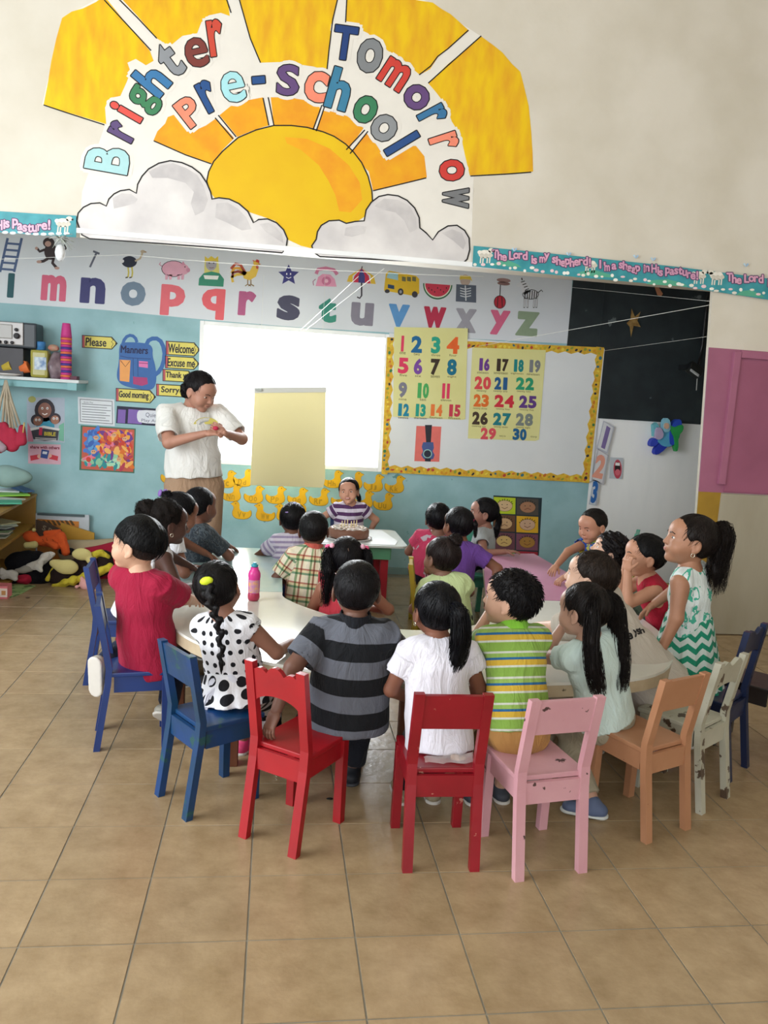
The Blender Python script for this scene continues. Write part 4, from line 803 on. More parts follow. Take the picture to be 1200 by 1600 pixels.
for k in range(5):
    P = [(CX-.11+.22*i/10, CY-.12+.045*k+.018*math.sin(i*1.9+k), .588+.003*math.sin(i*2.7)) for i in range(11)]; b.tube(P, .0035, 5)
b.build('white_piping', M('white_icing', '#e8e4dc', .5, .4), ck, kind='stuff', world=True)
for k in range(6):
    x_, y_ = CX-.055+.022*k, CY-.01+.03*((k*7) % 3-1)
    c_ = MB().lathe((x_, y_, .58), [(.0035, 0), (.0035, .055)], 8).build('candle', M('candle_wax', '#e6d49c', .5, .4), ck, world=True)
    MB().tube([(x_, y_, .634), (x_+.001, y_, .642)], .0009, 4).build('wick', flatm('#3a2c24'), c_, world=True) if False else None
# pink drink bottle
bt = empty('drink_bottle', tuple(onZ(396, 938, .5)), label='pink plastic drink bottle with a teal spout on the white table', cat='bottle')
c = onZ(396, 938, .5); BPK = M('bottle_pink', '#d83c94', .25, .5, var=.08); BRD = M('bottle_red_base', '#b03050', .3, .5)
MB().lathe((c[0], c[1], .5), [(.022, 0), (.028, .008), (.03, .02), (.028, .036), (.024, .044)], 20).build('bottle_base', BRD, bt, world=True)
MB().lathe((c[0], c[1], .536), [(.027, 0), (.0285, .01), (.0285, .075), (.03, .082), (.03, .098), (.025, .112), (.019, .118), (.019, .132)], 20).build('bottle_body', BPK, bt, world=True)
V, F = [], []
for i in range(7):
    a_ = math.radians(-150+i*20); 
    for z in (.542, .606): V.append((c[0]+.0290*math.cos(a_), c[1]+.0290*math.sin(a_), z))
F = [(2*i, 2*i+2, 2*i+3, 2*i+1) for i in range(6)]
vf('bottle_label', V, F, M('bottle_label', '#b87cb8', .4, .4, col2='#e0a860', vs=55), bt, world=True)
MB().lathe((c[0], c[1], .668), [(.016, 0), (.017, .004), (.017, .012), (.01, .014), (.008, .022)], 14).build('bottle_spout', M('spout_teal', '#2c8ca0', .3, .5), bt, world=True)
# cookies in a clear bag on the dark red chair
bgm = bpy.data.materials.new('clear_bag'); bgm.use_nodes = True; nt = bgm.node_tree; N = nt.nodes; pb = N['Principled BSDF']; pb.inputs['Base Color'].default_value = (.9, .85, .85, 1); pb.inputs['Roughness'].default_value = .15; pb.inputs['Alpha'].default_value = .28
sn = empty('snack_bag', (.62, 2.49, SEAT), label='clear plastic bag of brown snacks on the dark red chair seat', cat='snack bag')
V, F = [], []; R5 = random.Random(2)
for i in range(12):
    for j in range(5):
        q = i/11; V.append((.535+.165*q, 2.468+.042*j/4*(1-.15*q)+.006*math.sin(i*1.3), SEAT+.003+(.012+.016*q)*math.sin(math.pi*j/4)+R5.uniform(0, .003)))
F = [(i*5+j, i*5+j+5, i*5+j+6, i*5+j+1) for i in range(11) for j in range(4)]
o = vf('bag_film', V, F, bgm, sn, world=True, smooth=True)
for k in range(7): MB().ball((.645+R5.uniform(-.022, .026), 2.487+R5.uniform(-.012, .012), SEAT+.009+R5.uniform(0, .006)), (.012, .009, .007), n=8).build('snack_piece', M('snack_brown', '#7c5c48', .8, .2, col2='#9c7c64', vs=60, bump=.5), sn, world=True)
# ================================================================== implicit surfaces for figures and soft toys
f32 = np.float32
def nrm(v): v = np.asarray(v, float); return v/(np.linalg.norm(v)+1e-12)
class Sdf:
    """solid described by smoothly joined capsules, ellipsoids, cones; meshed by surface nets"""
    def __init__(s): s.pr = []
    def _add(s, lo, hi, fn, k, op): s.pr.append((np.minimum(lo, hi), np.maximum(lo, hi), fn, k, op)); return s
    def cap(s, a, b, ra, rb, k=.01, op='u', fr=None, sc=None):
        a, b = np.asarray(a, float), np.asarray(b, float); R = max(ra, rb)
        if fr is None:
            ab = b-a; L2 = float(ab@ab)+1e-12
            def fn(X, Y, Z):
                x, y, z = X-f32(a[0]), Y-f32(a[1]), Z-f32(a[2]); t = np.clip((x*f32(ab[0])+y*f32(ab[1])+z*f32(ab[2]))/f32(L2), 0, 1)
                return np.sqrt((x-t*f32(ab[0]))**2+(y-t*f32(ab[1]))**2+(z-t*f32(ab[2]))**2)-(f32(ra)+f32(rb-ra)*t)
            return s._add(np.minimum(a, b)-R, np.maximum(a, b)+R, fn, k, op)
        fr = np.asarray(fr, float); sc = np.asarray(sc, float); W = (fr/sc[:, None]); ab = W@(b-a); L2 = float(ab@ab)+1e-12; ms = sc.min()
        def fn(X, Y, Z):
            x, y, z = X-f32(a[0]), Y-f32(a[1]), Z-f32(a[2]); q = [f32(W[i, 0])*x+f32(W[i, 1])*y+f32(W[i, 2])*z for i in range(3)]
            t = np.clip((q[0]*f32(ab[0])+q[1]*f32(ab[1])+q[2]*f32(ab[2]))/f32(L2), 0, 1)
            return (np.sqrt(sum((q[i]-t*f32(ab[i]))**2 for i in range(3)))-(f32(ra)+f32(rb-ra)*t))*f32(ms)
        R *= sc.max(); return s._add(np.minimum(a, b)-R, np.maximum(a, b)+R, fn, k, op)
    def ell(s, c, r, k=.008, op='u', fr=None):
        c = np.asarray(c, float); r = np.asarray(r if hasattr(r, '__len__') else (r, r, r), float); fr = np.eye(3) if fr is None else np.asarray(fr, float)
        W = fr/r[:, None]; W2 = fr/(r**2)[:, None]
        def fn(X, Y, Z):
            x, y, z = X-f32(c[0]), Y-f32(c[1]), Z-f32(c[2])
            k0 = np.sqrt(sum((f32(W[i, 0])*x+f32(W[i, 1])*y+f32(W[i, 2])*z)**2 for i in range(3))); k1 = np.sqrt(sum((f32(W2[i, 0])*x+f32(W2[i, 1])*y+f32(W2[i, 2])*z)**2 for i in range(3)))+f32(1e-6)
            return k0*(k0-1)/k1
        ext = np.abs(fr.T)@r; return s._add(c-ext, c+ext, fn, k, op)
    def cone(s, a, b, ra, rb, k=.006, op='u', amp=0, n=7, ph=0):       # flat-ended, optionally fluted
        a, b = np.asarray(a, float), np.asarray(b, float); ab = b-a; L = np.linalg.norm(ab); t_ = ab/L; u_ = nrm(np.cross(t_, (.3, .9, .1))); v_ = np.cross(t_, u_)
        def fn(X, Y, Z):
            x, y, z = X-f32(a[0]), Y-f32(a[1]), Z-f32(a[2]); h = x*f32(t_[0])+y*f32(t_[1])+z*f32(t_[2]); t = np.clip(h/f32(L), 0, 1)
            r = np.sqrt(np.maximum(x*x+y*y+z*z-h*h, 0)); R_ = f32(ra)+f32(rb-ra)*t
            if amp:
                th = np.arctan2(x*f32(v_[0])+y*f32(v_[1])+z*f32(v_[2]), x*f32(u_[0])+y*f32(u_[1])+z*f32(u_[2])); R_ = R_+f32(amp)*t*(np.sin(th*n+f32(ph))+f32(.5)*np.sin(th*(2*n+1)+f32(2.1*ph)))
            return np.maximum(np.maximum((r-R_)*f32(.95), h-f32(L)), -h)
        R = max(ra, rb)+abs(amp)*1.5; return s._add(np.minimum(a, b)-R, np.maximum(a, b)+R, fn, k, op)
    def half(s, p, n, lo, hi, k=.004):                                  # keep only the side n points to
        p = np.asarray(p, float); n = nrm(n)
        fn = lambda X, Y, Z: (X-f32(p[0]))*f32(n[0])+(Y-f32(p[1]))*f32(n[1])+(Z-f32(p[2]))*f32(n[2])
        return s._add(np.asarray(lo, float), np.asarray(hi, float), fn, k, 's')
    def noise(s, amp, freq, st=(1, 1, 1), seed=0, m=5):
        R_ = np.random.RandomState(seed); K = R_.normal(size=(m, 3)); K /= np.linalg.norm(K, axis=1)[:, None]; K *= np.array(st)*freq*R_.uniform(.6, 1.6, (m, 1)); P = R_.uniform(0, 6.28, m); s.nz = (amp, K, P); return s
    def mesh(s, vox):
        U = [p for p in s.pr if p[4] == 'u']; lo = np.min([p[0] for p in U], 0)-.012-2*vox; hi = np.max([p[1] for p in U], 0)+.012+2*vox
        n = np.ceil((hi-lo)/vox).astype(int)+1; F = np.full(n, .5, f32); ax = [(lo[i]+vox*np.arange(n[i])).astype(f32) for i in range(3)]
        for a, b, fn, k, op in s.pr:
            pad = k+2.5*vox; i0 = np.clip(np.floor((a-pad-lo)/vox).astype(int), 0, n); i1 = np.clip(np.ceil((b+pad-lo)/vox).astype(int)+1, 0, n)
            if (i1 <= i0).any(): continue
            sl = tuple(slice(i0[i], i1[i]) for i in range(3)); G = F[sl]
            d = fn(ax[0][sl[0]][:, None, None], ax[1][sl[1]][None, :, None], ax[2][sl[2]][None, None, :]).astype(f32); kk = f32(max(k, 1e-4))
            if op == 'u': h = np.clip(.5+.5*(G-d)/kk, 0, 1); F[sl] = G+(d-G)*h-kk*h*(1-h)
            else: d = -d; h = np.clip(.5-.5*(G-d)/kk, 0, 1); F[sl] = G+(d-G)*h+kk*h*(1-h)
        if getattr(s, 'nz', None):
            amp, K, P = s.nz; band = np.abs(F) < 3*vox+amp*2; I = np.argwhere(band); W = lo+I*vox; q_ = np.sin(W@K.T+P); F[band] += (amp*(q_.sum(1) if not getattr(s, 'fold', 0) else (1.6*np.abs(q_).sum(1)-1.0*len(P)))/math.sqrt(len(P))).astype(f32)
        return nets(F, lo, vox)
def nets(F, lo, vox):
    S = F < 0; n = np.array(F.shape)-1
    cnt = np.zeros(n, np.int8)
    for d in range(8):
        a, b, c = d & 1, d >> 1 & 1, d >> 2; cnt += S[a:n[0]+a, b:n[1]+b, c:n[2]+c]
    act = (cnt > 0) & (cnt < 8); I = np.argwhere(act); idx = np.full(n, -1, np.int32); idx[act] = np.arange(len(I)); acc = np.zeros((len(I), 3)); m = np.zeros(len(I))
    cor = [np.array([d & 1, d >> 1 & 1, d >> 2]) for d in range(8)]; val = [F[I[:, 0]+c[0], I[:, 1]+c[1], I[:, 2]+c[2]] for c in cor]
    for p in range(8):
        for q in range(p+1, 8):
            if bin(p ^ q).count('1') != 1: continue
            x = (val[p] < 0) != (val[q] < 0); t = val[p]/np.where(x, val[p]-val[q], 1); pt = cor[p]+t[:, None]*(cor[q]-cor[p]); acc += np.where(x[:, None], pt, 0); m += x
    V = lo+(I+acc/m[:, None])*vox; Q = []
    for ax_ in range(3):
        o = [(1, 2), (2, 0), (0, 1)][ax_]; A = [slice(None)]*3; B = [slice(None)]*3; A[ax_] = slice(0, -1); B[ax_] = slice(1, None)
        X = S[tuple(A)] != S[tuple(B)]; J = np.argwhere(X); ok = np.ones(len(J), bool)
        for e in o: ok &= (J[:, e] >= 1) & (J[:, e] < n[e])
        J = J[ok]; e1 = np.zeros(3, int); e1[o[0]] = 1; e2 = np.zeros(3, int); e2[o[1]] = 1
        g = lambda K: idx[K[:, 0], K[:, 1], K[:, 2]]
        q = np.stack([g(J-e1-e2), g(J-e2), g(J), g(J-e1)], 1); flip = ~S[J[:, 0], J[:, 1], J[:, 2]]; q[flip] = q[flip][:, ::-1]; Q.append(q)
    Q = np.concatenate(Q); return V, Q[(Q >= 0).all(1)]
def tubes(P, R, sides=3):
    """P (N,K,3) centre lines, R (N,K) radii"""
    N_, K_, _ = P.shape; T = np.gradient(P, axis=1); T /= np.linalg.norm(T, axis=2, keepdims=True)+1e-9
    A = np.cross(T, np.array([.31, .83, .46])); A /= np.linalg.norm(A, axis=2, keepdims=True)+1e-9; B = np.cross(T, A)
    V = np.stack([P+(A*math.cos(2*math.pi*s/sides)+B*math.sin(2*math.pi*s/sides))*R[..., None] for s in range(sides)], 2)
    i = np.arange(N_)[:, None, None]*K_*sides+np.arange(K_-1)[None, :, None]*sides; s0 = np.arange(sides)[None, None, :]; s1 = (s0+1) % sides
    return V.reshape(-1, 3), np.stack([i+s0, i+s1, i+sides+s1, i+sides+s0], 3).reshape(-1, 4)
def join(L):
    V, Q, n = [], [], 0
    for v, q in L: V.append(v); Q.append(q+n); n += len(v)
    return np.concatenate(V), np.concatenate(Q)
# ------------------------------------------------------------------ head, once, in its own frame: x right, y forward, z up; a child's head .20 m tall
def head_sdf(smile=False):
    h = Sdf()
    h.ell((0, -.012, .022), (.073, .088, .080), .01); h.ell((0, .024, -.02), (.060, .060, .074), .03)
    for s in (-1, 1): h.ell((s*.036, .050, -.034), (.026, .026, .026), .02)
    h.ell((0, .058, -.080), (.020, .018, .014), .024); h.ell((0, .045, .040), (.052, .038, .035), .03)
    for s in (-1, 1): h.ell((s*.029, .092, .002), (.013, .012, .0095), .012, 's')
    h.cap((0, .080, .004), (0, .0915, -.022), .0055, .0085, .010)
    for s in (-1, 1): h.ell((s*.0085, .086, -.0245), (.0062, .0068, .0052), .005)
    h.ell((0, .079, -.048), (.018, .0105, .0105), .008); h.ell((0, .0895, -.048), (.018 if not smile else .023, .004, .0016 if not smile else .0045), .003, 's')
    for s in (-1, 1):
        R_ = np.array([[math.cos(.25), s*math.sin(.25), 0], [-s*math.sin(.25), math.cos(.25), 0], [0, 0, 1]])
        h.ell((s*.074, -.006, -.008), (.007, .018, .027), .004, 'u', R_); h.ell((s*.083, -.003, -.006), (.006, .010, .017), .003, 's', R_); h.ell((s*.0735, .000, -.032), (.006, .008, .008), .005)
    h.cap((0, -.022, -.05), (0, -.030, -.112), .036, .037, .02)
    return h
HD = head_sdf(); HEADM = HD.mesh(.0029); HS = head_sdf(True); HEADS = HS.mesh(.0026)
def feval(h, P):
    P = np.asarray(P, f32); X, Y, Z = P[:, 0], P[:, 1], P[:, 2]; G = np.full(len(P), .5, f32)
    for a, b, fn, k, op in h.pr:
        d = fn(X, Y, Z); kk = f32(k)
        if op == 'u': t = np.clip(.5+.5*(G-d)/kk, 0, 1); G = G+(d-G)*t-kk*t*(1-t)
        else: d = -d; t = np.clip(.5-.5*(G-d)/kk, 0, 1); G = G+(d-G)*t+kk*t*(1-t)
    return G
def surfy(x, z): ys = np.linspace(.11, .02, 181); v = feval(HD, np.stack([np.full(181, x), ys, np.full(181, z)], 1)); return float(ys[np.argmax(v < 0)])
EYE = (.029, surfy(.029, .003), .003)
# hair caps in the head frame
def cap_mesh(front=(.072, .062), back=(-.062, -.062), th=.010, puff=0., seed=1, amp=.0016, freq=130, st=(1, 1, .35), vox=.0042, side=0., low=0.):
    h = Sdf(); h.ell((0, -.014, .024), (.073+th, .088+th, .080+th+puff), .01)
    if low: h.cap((0, -.045, 0), (0, -.052, -low), .058, .045, .03, 'u', np.eye(3), (1., .8, 1.))
    d = np.array([0, back[0]-front[0], back[1]-front[1]]); n = nrm(np.cross((1, 0, 0), d)); n = n if n[2] > 0 else -n
    h.half((0, front[0], front[1]), n, (-.2, -.2, -.2), (.2, .2, .2), .008)
    h.ell((0, .078, -.008), (.056-side, .052, .058), .012, 's')
    for s in (-1, 1): h.ell((s*.082, .000, -.012), (.020, .022, .030), .008, 's')
    h.noise(amp, freq, st, seed); return h.mesh(vox)
def fl_strands(n, L, seed, lift=.004, r=.0011, th=.010, front=(.072, .062), back=(-.062, -.062), mode='down', jit=.25, up=0.):
    R_ = np.random.RandomState(seed); D_ = R_.normal(size=(n*3, 3)); D_ /= np.linalg.norm(D_, axis=1)[:, None]; c = np.array([0, -.014, .024]); ra = np.array([.073+th, .088+th, .080+th])
    P = c+D_*ra; d = np.array([0, back[0]-front[0], back[1]-front[1]]); nn_ = nrm(np.cross((1, 0, 0), d)); nn_ = nn_ if nn_[2] > 0 else -nn_
    ok = ((P-np.array([0, front[0], front[1]]))@nn_ > .002) & ~((np.abs(P[:, 0]) > .06) & (np.abs(P[:, 1]) < .024) & (P[:, 2] < .02)); P = P[ok][:n]; N_ = (P-c)/ra**2; N_ /= np.linalg.norm(N_, axis=1)[:, None]
    crown = np.array([0.01, -.05, .10])
    F_ = P-crown if mode == 'down' else np.array([0, 1., .1])*np.ones_like(P); F_ = F_+R_.normal(size=F_.shape)*jit*np.linalg.norm(F_, axis=1)[:, None]; F_ -= N_*(F_*N_).sum(1)[:, None]; F_ /= np.linalg.norm(F_, axis=1)[:, None]+1e-9
    K_ = 5; t = np.linspace(0, 1, K_)[None, :, None]; Ls = L*R_.uniform(.6, 1.2, (len(P), 1, 1)); Q = P[:, None]+F_[:, None]*t*Ls
    E_ = (Q-c)/ra; Q = c+E_/np.linalg.norm(E_, axis=2, keepdims=True)*ra*(1+0*t)+N_[:, None]*(lift*t+up*t*Ls)
    return tubes(Q, np.broadcast_to(r*(1-.8*t[..., 0]), Q.shape[:2]))
CAPS = {}
def capc(key, **k):
    if key not in CAPS: CAPS[key] = cap_mesh(**k)
    return CAPS[key]
# ------------------------------------------------------------------ hand, once per curl, in its own frame: y along fingers, x to the thumb side, z back of hand
HANDS = {}
def hand_mesh(curl):
    if curl in HANDS: return HANDS[curl]
    h = Sdf(); h.cap((0, -.012, 0), (0, .008, 0), .0175, .019, .01, 'u', np.eye(3), (1, 1, .78)); h.cap((-.011, .014, 0), (-.012, .046, 0), .014, .0125, .012, 'u', np.eye(3), (1, 1, .72)); h.cap((.010, .014, 0), (.012, .048, 0), .015, .0125, .012, 'u', np.eye(3), (1, 1, .72))
    for x, L, r, spread in ((.0200, .041, .0066, .10), (.0068, .046, .0068, .02), (-.0064, .043, .0066, -.06), (-.0190, .034, .0058, -.16)):
        p = np.array([x, .050, 0.]); a = curl*.55
        for q, f in enumerate((.44, .32, .27)):
            a += 0 if q == 0 else curl*.8; d = np.array([math.sin(spread)*math.cos(a), math.cos(spread)*math.cos(a), -math.sin(a)]); p2 = p+d*L*f; h.cap(p, p2, r*(1-.08*q), r*(.92-.08*q), .0022 if q == 0 else .002); p = p2
    p = np.array([.016, .014, -.003]); d = nrm((.72, .62, -.30-.3*curl)); p2 = p+d*.022; h.cap(p, p2, .0092, .0075, .006); d = nrm((.35, .85, -.3-.6*curl)); h.cap(p2, p2+d*.021, .0074, .0060, .003)
    HANDS[curl] = h.mesh(.0026); return HANDS[curl]
def ik(A, B, l1, l2, hint):
    A, B = np.asarray(A, float), np.asarray(B, float); d = B-A; D_ = np.linalg.norm(d); u = d/D_
    if D_ > (l1+l2)*.985: D_ = (l1+l2)*.985; B = A+u*D_
    if D_ < abs(l1-l2)+.02: D_ = abs(l1-l2)+.02; B = A+u*D_
    x = (l1*l1-l2*l2+D_*D_)/(2*D_); h = math.sqrt(max(l1*l1-x*x, 0)); hp = np.asarray(hint, float); hp = nrm(hp-u*(hp@u)); return A+u*x+hp*h, B
def rotm(yaw, pitch=0, roll=0):                        # columns: right, forward, up
    return np.array(Matrix.Rotation(math.radians(yaw), 3, 'Z') @ Matrix.Rotation(math.radians(pitch), 3, 'X') @ Matrix.Rotation(math.radians(roll), 3, 'Y'))
# cloth patterns, read from the cloth's own coordinates (around the body, off it, up it)
def cloth(name, base, kind='plain', cols=(), per=.1, rough=.85, bump=.25, offs=0., amt=.5):
    if name in MATS: return MATS[name]
    m = bpy.data.materials.new(name); m.use_nodes = True; MATS[name] = m; nt = m.node_tree; N = nt.nodes; L = nt.links; b = N['Principled BSDF']
    b.inputs['Roughness'].default_value = rough; b.inputs['Specular IOR Level'].default_value = .2; b.inputs['Sheen Weight'].default_value = .05
    at = N.new('ShaderNodeAttribute'); at.attribute_name = 'tc'; sp = N.new('ShaderNodeSeparateXYZ'); L.new(at.outputs['Vector'], sp.inputs[0])
    def mt(op, a, b_=None, c=None):
        n = N.new('ShaderNodeMath'); n.operation = op
        for i, v in enumerate((a, b_, c)):
            if v is None: continue
            if isinstance(v, (int, float)): n.inputs[i].default_value = v
            else: L.new(v, n.inputs[i])
        return n.outputs[0]
    def ramp(x, stops):
        r = N.new('ShaderNodeValToRGB'); r.color_ramp.interpolation = 'CONSTANT'; e = r.color_ramp.elements
        while len(e) < len(stops): e.new(.5)
        for i, (p, c) in enumerate(stops): e[i].position = p; e[i].color = (*lin(c), 1)
        L.new(x, r.inputs[0]); return r.outputs[0]
    X_, Z_ = sp.outputs[0], sp.outputs[2]
    if kind == 'stripe': out = ramp(mt('FRACT', mt('DIVIDE', mt('ADD', Z_, offs+10*per), per)), cols)
    elif kind == 'chevron':
        zz = mt('MULTIPLY', mt('ABSOLUTE', mt('SUBTRACT', mt('FRACT', mt('DIVIDE', mt('ADD', X_, 5), .055)), .5)), .05); out = ramp(mt('FRACT', mt('DIVIDE', mt('ADD', mt('ADD', Z_, 5), zz), per)), cols)
    elif kind == 'dots':
        vo = N.new('ShaderNodeTexVoronoi'); vo.voronoi_dimensions = '2D'; vo.inputs['Scale'].default_value = 1/per; vo.inputs['Randomness'].default_value = .25
        cb = N.new('ShaderNodeCombineXYZ'); L.new(X_, cb.inputs[0]); L.new(Z_, cb.inputs[1]); L.new(cb.outputs[0], vo.inputs['Vector']); out = ramp(vo.outputs['Distance'], [(0, cols[0]), (amt, base)])
    elif kind == 'blotch':
        n0 = N.new('ShaderNodeTexNoise'); n0.inputs['Scale'].default_value = 1/per; n0.inputs['Detail'].default_value = 3; L.new(at.outputs['Vector'], n0.inputs[0]); out = ramp(n0.outputs[0], cols)
    elif kind == 'plaid':
        a = ramp(mt('FRACT', mt('DIVIDE', mt('ADD', X_, 5), per)), cols[0]); c_ = ramp(mt('FRACT', mt('DIVIDE', mt('ADD', Z_, 5), per)), cols[1]); mx = N.new('ShaderNodeMix'); mx.data_type = 'RGBA'; mx.blend_type = 'MULTIPLY'; mx.inputs[0].default_value = .95; L.new(a, mx.inputs[6]); L.new(c_, mx.inputs[7]); out = mx.outputs[2]
    else: out = ramp(Z_, [(0, base), (1, base)])
    L.new(out, b.inputs['Base Color'])
    n2 = N.new('ShaderNodeTexNoise'); n2.inputs['Scale'].default_value = 11; n2.inputs['Detail'].default_value = 5; n2.inputs['Roughness'].default_value = .55; n2.inputs['Distortion'].default_value = 1.6
    mp = N.new('ShaderNodeMapping'); mp.inputs['Scale'].default_value = (1.7, 1, .55); mp.inputs['Rotation'].default_value = (0, .5, 0); L.new(at.outputs['Vector'], mp.inputs[0]); L.new(mp.outputs[0], n2.inputs[0])
    bp = N.new('ShaderNodeBump'); bp.inputs['Strength'].default_value = min(1, bump*2); bp.inputs['Distance'].default_value = .035; L.new(n2.outputs[0], bp.inputs['Height']); L.new(bp.outputs[0], b.inputs['Normal']); return m
def skinm(c): return M('skin_'+c.lstrip('#'), c, .5, .35, var=.10, vs=14, bump=.03, bs=120)
def hairm(c='#141214', rough=.42): c = '#%02x%02x%02x' % tuple(int(int(c[i:i+2], 16)*.62) for i in (1, 3, 5)); return M('hair_'+c.lstrip('#'), c, rough, .14, col2='#%02x%02x%02x' % tuple(min(255, int(int(c[i:i+2], 16)*1.25)+4) for i in (1, 3, 5)), vs=60, stretch=(1, 1, .2), bump=.5, bs=160)
WHITE_EYE = flatm('#cfc9c4'); IRIS = M('iris_dark', '#20140f', .15, .6); BROW = flatm('#1c1614')
def person(label, head, hip, hy=0, hp=0, hr=0, ty=0, s=1., skin='#9a6a50', fat=1., lean=0, hands=(None, None), hdir=(None, None), curl=(.35, .35), feet=(None, None), knee=None, ehint=(None, None),
           shirt=None, legs=None, hair='short', hc='#141214', hk={}, shoe='#5c5c60', smile=False, eyes=True, stand=False, palm=(None, None), extra=None, sw=1., lips='#9a5850', alen=1., blink=0., llen=1., fdir=(None, None)):
    Hc = np.asarray(head, float); Pc = np.asarray(hip, float); RH = rotm(hy, hp, hr); Nb = Hc+RH@np.array([0, -.026, -.09])*s
    u = nrm(Nb-Pc); F0 = rotm(ty)[:, 1]; f = nrm(F0-u*(F0@u)); r = np.cross(f, u); fr = np.stack([r, f, u]); sc = (1, .72, 1)
    Sc = Nb-u*.038*s; TL = np.linalg.norm(Sc-Pc); sw_ = .098*s*sw
    SL, SR = Sc-r*sw_-u*.008, Sc+r*sw_-u*.008; la, lb = .158*s*alen, .148*s*alen
    if stand: lt, ls = .235*s*llen, .235*s*llen
    else: lt, ls = .225*s, .225*s
    hd = [None, None]; J = []
    for i, (S_, sg) in enumerate(((SL, -1), (SR, 1))):
        tgt = hands[i] if hands[i] is not None else Pc+f*.16*s+r*sg*.06*s+u*.05*s
        hint = ehint[i] if ehint[i] is not None else r*sg*.7-u*.8-f*.3
        E_, W_ = ik(S_, tgt, la, lb, hint); J.append((S_, E_, W_))
    HL, HR = Pc-r*.048*s*fat-u*.01, Pc+r*.048*s*fat-u*.01; K = []
    for i, (H_, sg) in enumerate(((HL, -1), (HR, 1))):
        ft = feet[i] if feet[i] is not None else (np.array([*(Pc+f*(.26*s)+r*sg*.06*s)[:2], .045]) if not stand else np.array([*(Pc+r*sg*.06*s)[:2], .05*s]))
        kn, an = ik(H_, ft, lt, ls, knee if knee is not None else F0+np.array([0, 0, .6])); K.append((H_, kn, an))
    root = empty('person', (Pc[0], Pc[1], 0), label=label, cat='person')
    tl = lambda a: Pc+u*TL*a
    def torso(q, g=0., shirt_=False):
        q.cap(Pc-u*.005, tl(.35), .094*s*fat+g, .086*s*fat+g, .03, 'u', fr, sc); q.cap(tl(.35), tl(.72), .086*s*fat+g, .094*s*(.4+.6*fat)+g, .03, 'u', fr, sc); q.cap(tl(.72), tl(.93), .094*s*(.4+.6*fat)+g, .068*s+g, .03, 'u', fr, sc)
        q.cap(SL+r*.012*s, SR-r*.012*s, .036*s+g, .036*s+g, .035)
    # ---- body: trunk, limbs, head and hands in one mesh
    B = Sdf(); torso(B); B.cap(Sc, Nb+u*.02*s, .042*s, .036*s, .03)
    af = .5+.5*fat
    for S_, E_, W_ in J: B.cap(S_, E_, .034*s*af, .0265*s*af, .02); B.cap(E_, W_, .0265*s*af, .0185*s, .012)
    for H_, kn, an in K: B.cap(H_, kn, .058*s*fat, .040*s*af, .03); B.cap(kn, an, .040*s*af, .025*s, .015)
    L_ = [B.mesh(.0075*max(1, s))]
    hm = HEADS if smile else HEADM; L_.append((Hc+(hm[0]*s)@RH.T, hm[1]))
    for i, (S_, E_, W_) in enumerate(J):
        d = nrm(hdir[i]) if hdir[i] is not None else nrm(W_-E_); zb = np.asarray(palm[i] if palm[i] is not None else (0, 0, 1.), float); zb = zb-d*(zb@d)
        zb = nrm(zb) if np.linalg.norm(zb) > .05 else nrm(np.cross(d, r)); x_ = np.cross(d, zb); sg = -1 if i == 1 else 1       # thumb inward
        hv, hq = hand_mesh(curl[i]); hs = s*.94; Vv = W_+d*.006+hs*(hv[:, :1]*(x_*sg)+hv[:, 1:2]*d+hv[:, 2:3]*zb); L_.append((Vv, hq if sg > 0 else hq[:, ::-1])); hd[i] = W_+d*.04
    V, Q = join(L_); sm = skinm(skin)
    body = npmesh('body', V, Q, sm, root, world=True)
    W2 = lambda p: Hc+RH@(np.asarray(p, float)*s)
    # ---- face
    if eyes:
        for sg in (-1, 1):
            ec = W2((sg*EYE[0], EYE[1]-.0078, EYE[2])); b = MB(); b.ball(tuple(ec), (.0138*s, .0100*s, .0080*s), Matrix(RH.tolist()), 12); e = b.build('eye', WHITE_EYE, root, world=True)
            gz = RH@nrm((0, 1, -.35*blink)); MB().ball(tuple(ec+gz*.0050*s), .0066*s, n=10).build('iris', IRIS, e, world=True)
            MB().ball(tuple(W2((sg*EYE[0], EYE[1]-.0090, EYE[2]+.0018+.001*(1-blink)))), (.0134*s, .0118*s, .0086*s), Matrix(RH.tolist()) @ Matrix.Rotation(.55-1.1*blink, 3, 'X'), 12).build('eyelid', sm, e, world=True) if blink else None
            P = [W2((sg*x, surfy(x, z)+.0008, z)) for x, z in ((.016, .0185), (.028, .0225), (.041, .018))]; MB().tube([tuple(p) for p in P], .0028*s, 6, .0016*s).build('eyebrow', BROW, root, world=True)
        P = [W2((x, surfy(x, -.0475)+.0004, -.0475+(.0035*(abs(x)/.018)**2 if smile else 0))) for x in np.linspace(-.019 if smile else -.014, .019 if smile else .014, 7)]
        if smile:
            MB().tube([tuple(p+RH@np.array([0, -.0008, -.004])*s) for p in P], .0028*s, 6).build('lower_lip', flatm(lips), root, world=True)
            MB().tube([tuple(p+RH@np.array([0, .0002, .0042])*s) for p in P], .0022*s, 6).build('upper_lip', flatm(lips), root, world=True)
            MB().tube([tuple(p+RH@np.array([0, -.0024, .0008])*s) for p in P[1:-1]], .0032*s, 6).build('teeth', flatm('#f0ece6'), root, world=True)
        else: MB().tube([tuple(p) for p in P], .0034*s, 6, .002*s).build('lips', flatm(lips), root, world=True)
